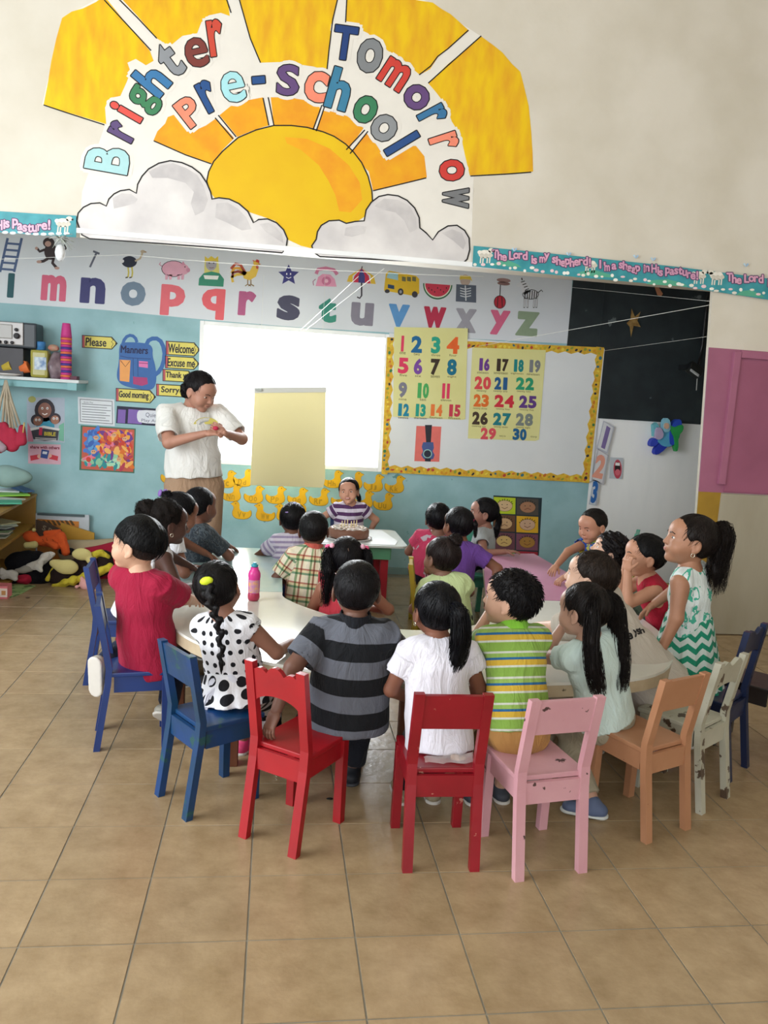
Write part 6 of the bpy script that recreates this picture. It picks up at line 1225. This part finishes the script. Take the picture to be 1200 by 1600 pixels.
i18 = person('girl in a lilac and white striped t-shirt with lilac hair clips', onY(457, 812, 5.0), V3(.135, 4.93, .41), hy=4, ty=10, s=1.02, skin='#6c4838', hands=(V3(.03, 5.10, .53), V3(.25, 5.1, .43)), ehint=(V3(-1, -.5, -.6), None), shirt=dict(mat=cloth('lilac_tee', '#b8aec4', 'stripe', [(0, '#c9c4d2'), (.55, '#958aa8')], .032), sleeve=.6, hem=-.04), legs=dict(mat=cloth('spotted_trousers', '#6c6078', 'dots', ['#2c2834'], .03, amt=.3)), hair='girl', hc='#141216',
       hk=dict(tight=1, clips=[('#9c84c0', (.016, .005, .004), (-.040, -.088, .058)), ('#9c84c0', (.020, .005, .004), (.020, -.098, .020)), ('#a8b0d8', (.012, .008, .006), (.005, -.05, .110))]))
# -- left side of the tables
i19 = person('girl with dark skin, an afro puff and earring in a white sleeveless top', onY(262, 818, 4.0), V3(-.655, 3.97, .42), hy=-66, hp=-4, ty=-62, s=1.05, skin='#4c3129', hands=(onZ(312, 893, .535), onZ(296, 916, .535)), ehint=(V3(0, .7, -.2), V3(0, -.7, -.2)), shirt=dict(mat=cloth('white_top', WH), kind='tank', sleeve=0, hem=-.05), legs=dict(mat=MATS['dark_jeans']), hair='girl', hc='#1a1413', hk=dict(tight=1, rough=.8, balls=[((-.01, -.100, .060), (.052, .046, .045), .006), ((0, -.02, .05), (.078, .09, .070), .003)], rings=[1]), lips='#5c3430')
i20 = person('girl in a white t-shirt with a purple hair bow, behind the girl with the puff', onY(281, 802, 4.42), V3(-.60, 4.42, .42), hy=-60, hp=-14, ty=-66, s=1.05, skin='#8c5f4c', hands=(onZ(334, 871, .535), onZ(300, 887, .535)), curl=(.3, .5), ehint=(V3(0, .7, -.2), V3(0, -.7, -.2)), shirt=dict(mat=cloth('white_tee_two', WH), sleeve=.4, hem=-.05), legs=dict(mat=MATS['dark_jeans']), hair='girl', hc='#131116', hk=dict(tight=1, balls=[((0, -.09, .075), (.026, .024, .022), .003)], clips=[('#8c6cb0', (.030, .010, .016), (-.045, -.085, .088)), ('#7c5ca4', (.018, .010, .020), (-.06, -.105, .076))]))
i21 = person('boy with short hair in a dark patterned t-shirt, forearm on the teal table', onY(313, 791, 4.80), V3(-.46, 4.82, .42), hy=-42, ty=-40, s=1.08, skin='#7c5444', hands=(V3(-.24, 5.05, .53), onZ(358, 862, .535)), curl=(.4, .9), ehint=(V3(0, .7, -.2), V3(.3, -.9, -.2)), shirt=dict(mat=cloth('dark_print_tee', '#3c444c', 'blotch', [(0, '#363e46'), (.5, '#4e565c'), (.58, '#2e3338'), (.7, '#5c6064')], .022), sleeve=.75, hem=-.05, g=.011), legs=dict(mat=MATS['dark_jeans']), hair='crop', hc='#131318')
# -- birthday girl behind the cake
i22 = person('smiling birthday girl in a purple and white striped t-shirt behind the cake', onY(545, 768, 6.28), V3(.612, 6.33, .40), hy=166, hp=2, hr=6, ty=182, s=1.0, skin='#c49078', hands=(V3(.79, 6.42, .42), V3(.43, 6.42, .42)), ehint=(V3(1, -.2, 0), V3(-1, -.2, 0)), fat=1.05, shirt=dict(mat=cloth('purple_stripe_tee', '#5c3c64', 'stripe', [(0, '#d4ccdc'), (.5, '#563660')], .056, offs=.01), sleeve=.5, hem=-.05, g=.010), legs=dict(mat=MATS['dark_jeans']), hair='girl', hc='#151216', hk=dict(tight=1, tails=[dict(pts=[(-.05, -.07, -.02), (-.07, -.07, -.06), (-.07, -.05, -.1)], r=[.016, .018, .008], n=70)]), smile=True, lips='#a85c58')
# -- teacher
th_ = onY(313, 612, 5.60)
i23 = person('woman teacher in a white t-shirt and khaki trousers standing by the window', th_, onY(304, 758, 5.62), hy=-128, hp=-24, ty=-158, s=1.22, skin='#b0806c', stand=True, llen=1.42, fat=1.5, sw=1.45, alen=1.42, hands=(onY(350, 676, 5.36), onY(322, 677, 5.34)), hdir=(V3(-.8, -.1, .5), V3(1, -.1, .12)), curl=(.9, .6), palm=(V3(.3, -1, .3), V3(0, -.5, 1)), ehint=(V3(.9, .2, -.7), V3(-.9, -.2, -.7)), blink=.75,
       shirt=dict(mat=cloth('teacher_tee', '#dddcd8'), sleeve=.82, hem=.045, g=.016, flare=-.01, amp=.004, seed=12, neck=.050), legs=dict(mat=cloth('khaki_slacks', '#a0846c'), kind='pants', len=1.9), hair='girl', hc='#1c1619', lips='#8c5450',
       hk=dict(tight=1, balls=[((-.0, -.085, .030), (.040, .030, .034), .006), ((-.06, -.05, -.02), (.026, .03, .04), .006), ((-.065, -.04, -.07), (.018, .02, .026), .006), ((.06, -.05, -.02), (.026, .03, .04), .006)]), shoe='#2c2828')
def ell_px(cx, cy, rx, ry, n=14, a0=0, a1=360): return [(cx+rx*math.cos(math.radians(a0+(a1-a0)*i/n)), cy-ry*math.sin(math.radians(a0+(a1-a0)*i/n))) for i in range(n+(a1-a0 != 360))]
for nm_, P, c_ in (('shirt_print', ell_px(322, 665, 20, 13, 14, 10, 170), '#d8cc6c'), ('shirt_print', ell_px(323, 665, 13, 8, 12, 10, 170), '#c4c8cc')):
    decal(nm_, i23['root'], i23['top'], [(P, [tuple(range(len(P)))])], flatm(c_), .003 if c_ == '#d8cc6c' else .006)
b = MB(); b.ball(tuple(onY(337, 669, 5.33)), (.02, .014, .014)); b.build('red_packet', flatm('#b82c48'), label="small red packet in the teacher's hands", cat='packet')
MB().ball(tuple(onZ(313, 886, .507)), (.014, .012, .009)).build('eraser', flatm('#c03c54'), label='tiny red eraser on the teal table by the pointing finger', cat='eraser')
# ================================================================== shelf, bookcase and soft toys at the back left
shf = empty('wall_shelf', (-2.1, 6.6, 1.45), label='pale blue wall shelf with white top at the upper left', cat='shelf')
shx, shy0, zt = -1.50, 6.46, 1.500
MB().box(((-2.9+shx)/2, (shy0+BW)/2, zt-.012), (shx+2.9, BW-shy0, .024), bev=.003).build('shelf_board', M('shelf_white', '#cfd6d8', .5, .4, var=.08), shf, world=True)
SBL = M('shelf_blue', '#7fb2b8', .5, .35, var=.12)
MB().box(((-2.9+shx)/2-.04, shy0+.05, zt-.050), (shx+2.9-.1, .03, .05)).build('shelf_rail', SBL, shf, world=True)
MB().box((shx-.05, (shy0+BW)/2, zt-.052), (.07, BW-shy0, .056), bev=.003).build('bracket', SBL, shf, world=True)
# toy television on a dark box
DB = M('dark_grey_box', '#3c3a40', .5, .4, var=.15)
MB().box((-2.06, 6.60, zt+.105), (.30, .22, .21), bev=.004).build('storage_box', DB, label='dark grey box on the wall shelf under the toy television', cat='box')
tv = empty('toy_television', (-2.0, 6.6, zt+.21), label='grey toy television with round knobs on the wall shelf', cat='toy')
z0 = zt+.2105
MB().box((-2.0, 6.60, z0+.098), (.36, .20, .19), bev=.014).build('tv_case', M('tv_case', '#2c343c', .4, .4, var=.1), tv, world=True)
f_ = MB(); f_.box((-2.03, 6.492, z0+.106), (.24, .016, .165), bev=.006); f_.build('tv_front', M('tv_silver', '#b8b4b4', .35, .5, var=.08), tv, world=True)
MB().box((-2.06, 6.482, z0+.118), (.15, .012, .105), bev=.006).build('tv_screen', M('tv_screen', '#8f8c88', .3, .5), tv, world=True)
for x, z, r_ in ((-1.952, .09, .022), (-1.955, .135, .013), (-2.12, .038, .013), (-2.075, .038, .013), (-2.03, .038, .013), (-1.985, .038, .012)):
    MB().lathe((x, 6.478, z0+z), [(r_, 0), (r_, .012), (r_*.7, .02)], 12, Matrix.Rotation(math.pi/2, 3, 'X')).build('knob', flatm('#2c2a2e'), tv, world=True)
jg = empty('plastic_jug', (-1.80, 6.56, zt), label='square jug of yellow-green liquid with a blue cap on the wall shelf', cat='jug')
MB().box((-1.80, 6.55, zt+.105), (.13, .11, .21), bev=.022).build('jug_body', M('jug_yellow', '#8f8a34', .3, .5, col2='#a39a48', vs=6), jg, world=True)
MB().lathe((-1.80, 6.55, zt+.205), [(.036, 0), (.034, .03), (.036, .032), (.036, .062), (.03, .068)], 16).build('jug_cap', flatm('#3c78b0'), jg, world=True)
MB().box((-1.788, 6.493, zt+.108), (.085, .004, .095)).build('jug_label', M('jug_label', '#c8d4dc', .5, .4, col2='#5c7ca8', vs=28), jg, world=True)
# stack of plastic cups
cs_ = ['#c03c84', '#d8704c', '#c03c84', '#d8704c', '#c03c84', '#4c3c8c', '#c84484', '#d8704c', '#4c3c8c', '#c03c84', '#d8704c', '#b03c8c', '#4c3c8c', '#d8704c', '#b03c8c', '#4c3c8c', '#c03c84', '#d8704c', '#c03c84']
ORD = 'first second third fourth fifth sixth seventh eighth ninth tenth eleventh twelfth thirteenth fourteenth fifteenth sixteenth seventeenth eighteenth nineteenth'.split()
for k, c_ in enumerate(cs_[::-1]):
    zz = zt+.0175*k
    pr = [(.042, 0), (.041, .008), (.039, .0168)] if k < len(cs_)-1 else [(.041, 0), (.038, .03), (.033, .075), (.029, .105), (.027, .108)]
    MB().lathe((-1.612, 6.54, zz), pr, 18).build('plastic_cup', flatm(c_), label='%s plastic cup, %s from the top of the tall striped stack on the wall shelf' % ({'#d8704c': 'orange', '#4c3c8c': 'purple'}.get(c_, 'pink'), ORD[len(cs_)-1-k]) if k < len(cs_)-1 else 'pink plastic cup on top of the tall striped stack on the wall shelf', cat='cup', group='stacked plastic cups')
b = Sdf(); b.ell((-1.70, 6.56, zt+.075), (.085, .07, .075), .02); b.ell((-1.69, 6.57, zt+.15), (.06, .05, .06), .03); b.noise(.012, 45, (1, 1, 1), 4); v_, q_ = b.mesh(.008)
npmesh('plastic_bag', v_, q_, M('bag_grey_pink', '#8c7c84', .3, .5, col2='#54404c', vs=14), label='crumpled plastic bag of toys between the jug and the cups', cat='bag')
b = Sdf(); b.ell((-1.70, 6.55, zt+.225), (.038, .03, .028), .02); b.noise(.006, 60, (1, 1, 1), 4); v_, q_ = b.mesh(.006)
npmesh('small_toy', v_, q_, M('toy_red_tan', '#a89078', .5, .4, col2='#b84c48', vs=22), label='small tan and red toy on top of the plastic bag', cat='toy')
for x, c_, n_ in ((-1.905, '#d8703c', 'orange toy pot lying on the wall shelf beside the jug'), (-2.03, '#b8a03c', 'yellow toy pot at the left end of the wall shelf')):
    t = empty('toy_pot', (x, 6.52, zt), label=n_, cat='toy'); R_ = Matrix.Rotation(1.2, 3, 'Y')
    MB().lathe((x-.035, 6.52, zt+.055), [(.03, 0), (.036, .004), (.044, .06), (.045, .066)], 18, R_).build('pot', flatm(c_), t, world=True)
    MB().tube([(x-.01+.028*math.cos(a_), 6.50, zt+.095+.022*math.sin(a_)) for a_ in np.linspace(-.3, 3.5, 9)], .005, 6).build('handle', flatm(c_), t, world=True)
b = MB(); b.lathe((-2.02, 6.49, zt), [(.06, 0), (.095, .01), (.10, .016), (.08, .02)], 20); b.build('white_dish', flatm('#d8d4d4'), label='shallow white dish at the front of the wall shelf', cat='dish')
MB().box((-1.55, 6.55, zt+.015), (.05, .09, .028), bev=.003).build('small_box', flatm('#5c3040'), label='small maroon box at the right end of the wall shelf', cat='box')
# cloth bags hanging under the shelf by beige ribbons
hb = empty('hanging_bags', tuple(onY(20, 650, 6.42)), label='bunch of pink-red cloth bags hanging by beige ribbons below the shelf', cat='cloth bags')
top = onY(9, 594, 6.42)
for k, (x, y) in enumerate(((-4, 655), (4, 660), (10, 664), (16, 668), (21, 672), (26, 668), (31, 664))):
    e = onY(x, y, 6.40+.012*(k % 3)); b = MB(); m_ = (top+e)/2+np.array([.006*math.sin(k), -.012, 0]); b.tube([tuple(top), tuple(m_), tuple(e)], .011, 6, .010); b.build('ribbon', M('ribbon_beige', '#b8ac98', .8, .2, var=.15), hb, world=True)
G = Sdf()
for x0, y0, x1, y1, r_ in ((-6, 662, -2, 700, .035), (8, 665, 10, 690, .04), (20, 672, 22, 698, .045), (33, 668, 34, 690, .035)): G.cap(onY(x0, y0, 6.42), onY(x1, y1, 6.42), r_*.7, r_, .03)
G.noise(.007, 40, (1, 1, .4), 3); v_, q_ = G.mesh(.007); npmesh('cloth_bag', v_, q_, M('bag_red_cloth', '#b03048', .8, .2, col2='#a02c44', vs=9, bump=.3), hb, world=True)
G = Sdf(); G.cap(onY(-8, 690, 6.36), onY(4, 700, 6.36), .03, .03, .02); G.noise(.005, 40); v_, q_ = G.mesh(.007); npmesh('grey_cloth', v_, q_, flatm('#a08c98'), hb, world=True)
MB().tube([tuple(onY(38, 660, 6.38)), tuple(onY(36, 676, 6.38))], .006, 6).build('toggle', flatm('#c8a868'), hb, world=True)
# low bookcase
WD = M('bookcase_wood', '#a07a34', .5, .35, col2='#8c6828', vs=6, stretch=(1, 1, .3)); bc = empty('bookcase', (-2.1, 6.1, 0), label='low ochre wooden bookcase at the left edge piled with papers', cat='bookcase')
P1, P2 = onZ(10, 797, .575), onZ(57, 772, .575); q1 = P1+(P1-P2)*1.3
top_ = [(q1[0], q1[1]), (P2[0], P2[1]), (P2[0], P2[1]+.02), (-2.75, P2[1]+.02), (-2.75, q1[1])]
MB().poly_prism(top_, .557, .575, .002).build('top_board', WD, bc, world=True)
MB().box(((P2[0]-.006-2.75)/2, P2[1]+.002, .278), (P2[0]-.006+2.75, .024, .556)).build('side_panel', WD, bc, world=True)
for z_ in (.02, .315):
    MB().poly_prism([(q1[0], q1[1]), (P2[0]-.01, P2[1]-.02), (P2[0]-.01, P2[1]-.01), (-2.75, P2[1]-.01), (-2.75, q1[1])], z_, z_+.018).build('shelf_board', WD, bc, world=True)
MB().box((-2.76, (q1[1]+P2[1])/2, .28), (.02, P2[1]-q1[1], .55)).build('back_panel', WD, bc, world=True)
RP = random.Random(11)
def sheetp(name, x, y, z, sx, sy, th, rz, c, label, tilt=0, cat='book'):
    MB().box((x, y, z+th/2), (sx, sy, th), Matrix.Rotation(rz, 3, 'Z') @ Matrix.Rotation(tilt, 3, 'X'), .001).build(name, flatm(c) if isinstance(c, str) else c, label=label, cat=cat, group='books and papers on the bookcase')
def onTop(x, y, z=.575): p_ = onZ(x, y, z); return p_[0], p_[1]
items = [(8, 790, '#4ca084', .02, .22, .16, .3), (6, 782, '#c8ccc4', .0, .24, .18, -.2), (20, 776, '#8cc850', .012, .22, .15, .5), (10, 772, '#d0d4d8', .024, .22, .16, .1), (28, 768, '#6c8c4c', .008, .2, .14, -.4), (12, 763, '#d4c8d0', .036, .2, .15, .8)]
nm_l = ['green zigzag-edged sheet hanging over the front of the bookcase', 'white sheet on top of the bookcase', 'light green book on top of the bookcase', 'pale grey paper near the top of the bookcase pile', 'dull green book at the back of the bookcase top', 'pinkish white paper on the bookcase pile']
for (x, y, c_, dz, sx, sy, rz), l_ in zip(items, nm_l): X_, Y_ = onTop(x, y); sheetp('book', X_, Y_, .576+dz, sx, sy, .011, rz, c_, l_)
X_, Y_ = onTop(30, 772); MB().box((X_, Y_, .625), (.09, .26, .014), Matrix.Rotation(.9, 3, 'Z') @ Matrix.Rotation(.12, 3, 'X'), .002).build('book', flatm('#4c6c98'), label='long slate blue book lying askew on top of the bookcase', cat='book', group='books and papers on the bookcase')
X_, Y_ = onTop(42, 772); MB().ball((X_, Y_, .597), (.045, .03, .02)).build('yellow_cloth', flatm('#c0a034'), label='small yellow cloth at the back corner of the bookcase', cat='cloth')
G = Sdf(); c = onY(20, 745, 6.45); G.ell(c, (.15, .08, .075), .02); G.noise(.010, 22, (1, 1, 1), 3); v_, q_ = G.mesh(.01); npmesh('cushion', v_, q_, M('teal_grey_cloth', '#8ca8a4', .8, .2, col2='#7c9894', vs=6), label='pale teal cushion on the bookcase against the wall', cat='cushion')
for k, (c_, l_) in enumerate(zip(['#a8a898', '#5c6458', '#c4c0b0', '#7c9470', '#3c3440', '#a0a8a0', '#b8c4b4', '#c8c49c'], ['grey magazine at the bottom of the lower shelf pile', 'dark green magazine on the bookcase lower shelf', 'cream paper on the bookcase lower shelf', 'sage green magazine in the lower shelf pile', 'dark book on the lower shelf pile', 'light grey magazine on the lower shelf', 'pale green sheet on the lower shelf', 'yellowish sheet topmost on the lower shelf'])):
    X_, Y_ = onTop(8+RP.uniform(-8, 16), 838-k*1.2, .34); sheetp('magazine', min(X_, P2[0]-.14), Y_, .335+.010*k, .22, .16, .008, RP.uniform(-.7, .7), c_, l_, cat='magazine')
# boards leaning against the wall
def lean(name, pts, Y, mat, label, cat, th=.012):
    F_ = [tuple(onY(x, y, Y)) for x, y in pts]; o = MB().hexa(F_, [(p[0], p[1]+th, p[2]) for p in F_]).build(name, mat, label=label, cat=cat); return o
fb = empty('framed_board', tuple(onY(100, 830, 6.70)), label='white framed board leaning on the teal wall beside the bookcase', cat='board')
def leanp(name, pts, Y, mat, par, th=.012): F_ = [tuple(onY(x, y, Y)) for x, y in pts]; MB().hexa(F_, [(p[0], p[1]+th, p[2]) for p in F_]).build(name, mat, par, world=True)
leanp('board_panel', [(40, 802), (139, 805), (139, 880), (40, 880)], 6.72, flatm('#bcc4cc'), fb, .03); leanp('board_top_edge', [(58, 801.5), (132, 804.5), (132, 808), (58, 805)], 6.712, flatm('#4c5c60'), fb, .01)
leanp('picture', [(58, 811), (123, 815), (122, 880), (58, 880)], 6.712, flatm('#c88038'), fb, .008)
for k in range(7): leanp('zigzag', [(66+k*7, 813), (70+k*7, 813.4), (75+k*7, 821), (71+k*7, 821)], 6.708, flatm('#5c4424'), fb, .004)
lean('yellow_board', [(95, 817), (147, 833), (147, 845), (118, 890), (92, 890)], 6.66, flatm('#b88c34'), 'yellow wooden board leaning in front of the white framed board', 'board', .02)
lp = empty('letter_sheet', tuple(onY(75, 830, 6.62)), label='dark brown sheet with raised letters leaning behind the orange toy', cat='sheet')
leanp('sheet', [(56, 812), (72, 816), (96, 828), (94, 850), (56, 850)], 6.62, flatm('#4c3c30'), lp)
a = Art(6.618); a.text('S', 69, 825, 8, 6, '#8c7c68', 2, -20, 1); a.text('p', 78, 829, 8, 6, '#8c7c68', 2, -20, 1); a.build('raised_letter', lp)
# soft toys
def plush(name, label, fn, mat, vox=.008, nz=(.004, 90), cat='soft toy', extra=()):
    t = empty(name, (0, 0, 0), label=label, cat=cat); G = Sdf(); fn(G); G.noise(nz[0], nz[1], (1, 1, 1), 5); v_, q_ = G.mesh(vox); c0 = v_.mean(0); t.location = (c0[0], c0[1], v_[:, 2].min()); npmesh('body', v_, q_, mat, t, world=True)
    for n_, f_, m_, z_ in extra:
        G = Sdf(); f_(G); G.noise(z_, 90, (1, 1, 1), 3); v_, q_ = G.mesh(.006); npmesh(n_, v_, q_, m_, t, world=True)
    return t
FB = M('plush_black', '#121216', .9, .15, bump=.6, bs=90); FW = M('plush_white', '#c4c0b8', .9, .15, var=.15, bump=.8, bs=70); FO = M('plush_orange', '#c85428', .9, .15, var=.1, bump=.5, bs=90); FY = M('plush_yellow', '#c4b43c', .9, .15, col2='#b4a430', vs=20, bump=.8, bs=80); FBN = M('plush_brown', '#241a18', .9, .15, bump=.6, bs=90); FC = M('plush_cream', '#c0b478', .9, .2, var=.08, bump=.2); FPK = M('plush_pink', '#d8a09c', .9, .2, var=.08, bump=.2); FR = M('cushion_red', '#9c1c34', .85, .2, var=.12, bump=.2, bs=20); FBG = M('cushion_beige', '#a8987c', .85, .2, var=.1, bump=.2, bs=20)
A = onY
plush('floor_cushion', 'beige cushion lying against the wall behind the soft toys', lambda G: G.cap(A(112, 862, 6.55), A(180, 858, 6.55), .10, .10, .03, 'u', np.eye(3), (1, 1, .9)), FBG, .012, (.006, 18), 'cushion')
plush('floor_cushion', 'dark red cushion behind the bee-striped toy', lambda G: (G.cap(A(142, 878, 6.42), A(195, 868, 6.42), .12, .13, .03, 'u', np.eye(3), (1, .8, 1)), G.cap(A(150, 905, 6.35), A(200, 905, 6.4), .08, .09, .03)), FR, .012, (.006, 18), 'cushion')
plush('plush_animal', 'orange soft toy animal with thin black stripes slumped by the bookcase', lambda G: (G.ell(A(48, 838, 6.36), (.055, .05, .045), .02), G.cap(A(60, 845, 6.36), A(92, 846, 6.38), .035, .055, .02), G.cap(A(95, 838, 6.36), A(103, 862, 6.3), .038, .032, .02), G.cap(A(75, 846, 6.34), A(87, 854, 6.28), .026, .028, .015), G.cap(A(72, 833, 6.38), A(92, 831, 6.4), .02, .022, .015)), FO, .007, (.002, 90),
      extra=(('muzzle', lambda G: G.cap(A(42, 852, 6.32), A(54, 851, 6.32), .024, .028, .01), FC, .001), ('ear', lambda G: G.ell(A(53, 828, 6.34), .016), FC, .001),
             ('stripe', lambda G: [G.cap(A(x, y, 6.31), A(x+2, y+5, 6.30), .0035, .0035, .001) for x, y in ((66, 842), (72, 840), (82, 842), (90, 848), (97, 846), (98, 856), (84, 848))], FBN, .0)))
plush('plush_animal', 'large black soft toy with shaggy white patches on the floor', lambda G: (G.ell(A(45, 880, 6.22), (.17, .13, .10), .04), G.ell(A(58, 902, 6.15), (.12, .10, .08), .04), G.ell(A(10, 905, 6.1), (.08, .08, .06), .03), G.ell(A(105, 862, 6.35), (.06, .05, .03), .02)), FB, .009, (.005, 70),
      extra=(('white_fur', lambda G: (G.cap(A(46, 885, 6.06), A(62, 882, 6.06), .022, .03, .01), G.cap(A(62, 880, 6.07), A(74, 868, 6.12), .03, .03, .01), G.cap(A(74, 868, 6.12), A(85, 866, 6.14), .024, .012, .01), G.cap(A(58, 884, 6.04), A(64, 892, 6.02), .02, .01, .01), G.cap(A(6, 896, 6.0), A(24, 898, 6.0), .032, .028, .01), G.cap(A(24, 900, 6.0), A(27, 905, 5.98), .018, .014, .01)), FW, .008),
             ('grey_fur', lambda G: G.cap(A(28, 892, 6.05), A(46, 888, 6.06), .022, .028, .01), M('plush_grey', '#8c8880', .9, .15), .004), ('red_cloth', lambda G: G.cap(A(33, 905, 6.05), A(42, 905, 6.05), .035, .035, .01), FR, .003)))
def band(p, q, r0, r1, Y): return lambda G: G.cap(A(*p, Y), A(*q, Y), r0, r1, .01)
bee = plush('plush_bee', 'large bee-striped soft toy with cream wings lying on the floor', lambda G: (G.cap(A(95, 900, 6.08), A(160, 880, 6.15), .085, .10, .03),), FBN, .009, (.004, 80),
      extra=(('yellow_band', lambda G: (G.cap(A(84, 915, 6.02), A(112, 908, 5.99), .022, .03, .01), G.cap(A(112, 908, 5.99), A(150, 896, 6.03), .03, .032, .01), G.cap(A(150, 896, 6.03), A(170, 886, 6.06), .032, .028, .01)), FY, .006), ('yellow_band', lambda G: (G.cap(A(143, 870, 6.06), A(158, 862, 6.08), .026, .022, .01), G.cap(A(158, 864, 6.08), A(168, 870, 6.1), .022, .02, .01)), FY, .005), ('yellow_band', lambda G: G.cap(A(75, 905, 6.03), A(84, 891, 6.06), .018, .018, .01), FY, .004),
             ('wing', lambda G: (G.ell(A(104, 886, 5.99), (.085, .03, .055), .02), G.ell(A(86, 880, 6.0), (.04, .025, .03), .03)), FC, .001), ('wing', lambda G: (G.ell(A(128, 866, 6.03), (.070, .03, .045), .02), G.ell(A(143, 876, 6.02), (.035, .02, .03), .02)), FC, .001)))
plush('plush_pig', 'small pink soft toy pig peeking out behind the blue chair', lambda G: (G.ell(A(136, 913, 5.98), (.055, .05, .045), .02), G.ell(A(120, 917, 5.96), (.016, .014, .014), .01), G.ell(A(153, 917, 5.98), (.024, .02, .02), .01), G.ell(A(128, 904, 5.97), (.014, .012, .02), .01)), FPK, .006, (.001, 60))
def onf(x, y): return tuple(onZ(x, y, 0)[:2])
b = MB(); b.poly_prism([onf(-8, 914), onf(30, 914), onf(56, 916), onf(34, 928), onf(18, 934), onf(-8, 934)], .0005, .005); b.build('picture_mat', M('mat_green', '#7ca05c', .6, .3, col2='#a8b884', vs=14, worn='#4c6c3c', wscale=16, wlim=.55), label='green patterned picture mat on the tiles by the soft toys', cat='mat')
bxp = onZ(-3, 936, 0); pb_ = empty('pink_box', (bxp[0], bxp[1]+.05, 0), label='small pink box cut off at the left edge on the floor', cat='box')
MB().box((bxp[0], bxp[1]+.05, .045), (.12, .1, .09), bev=.002).build('box_body', flatm('#d87880'), pb_, world=True); MB().box((bxp[0]+.035, bxp[1]-.002, .045), (.05, .004, .06)).build('box_window', flatm('#e8d8cc'), pb_, world=True); MB().box((bxp[0]+.037, bxp[1]-.005, .045), (.026, .003, .03)).build('box_print', flatm('#c08850'), pb_, world=True)
for k, (x, y, r_) in enumerate(((43, 935, .016),)): p_ = onZ(x, y, 0); MB().ball((p_[0], p_[1], .006), (r_, r_*.6, .006), n=8).build('dry_leaf', flatm('#5c4838'), label='small brown scrap on the tiles near the soft toys', cat='scrap')
p_ = onZ(316, 1252, 0); MB().ball((onZ(515, 1249, 0)[0], onZ(515, 1249, 0)[1], .003), (.014, .008, .003), n=8).build('floor_scrap', flatm('#1c1a18'), label='dark scrap on the tiles beside the bright red chair', cat='scrap')
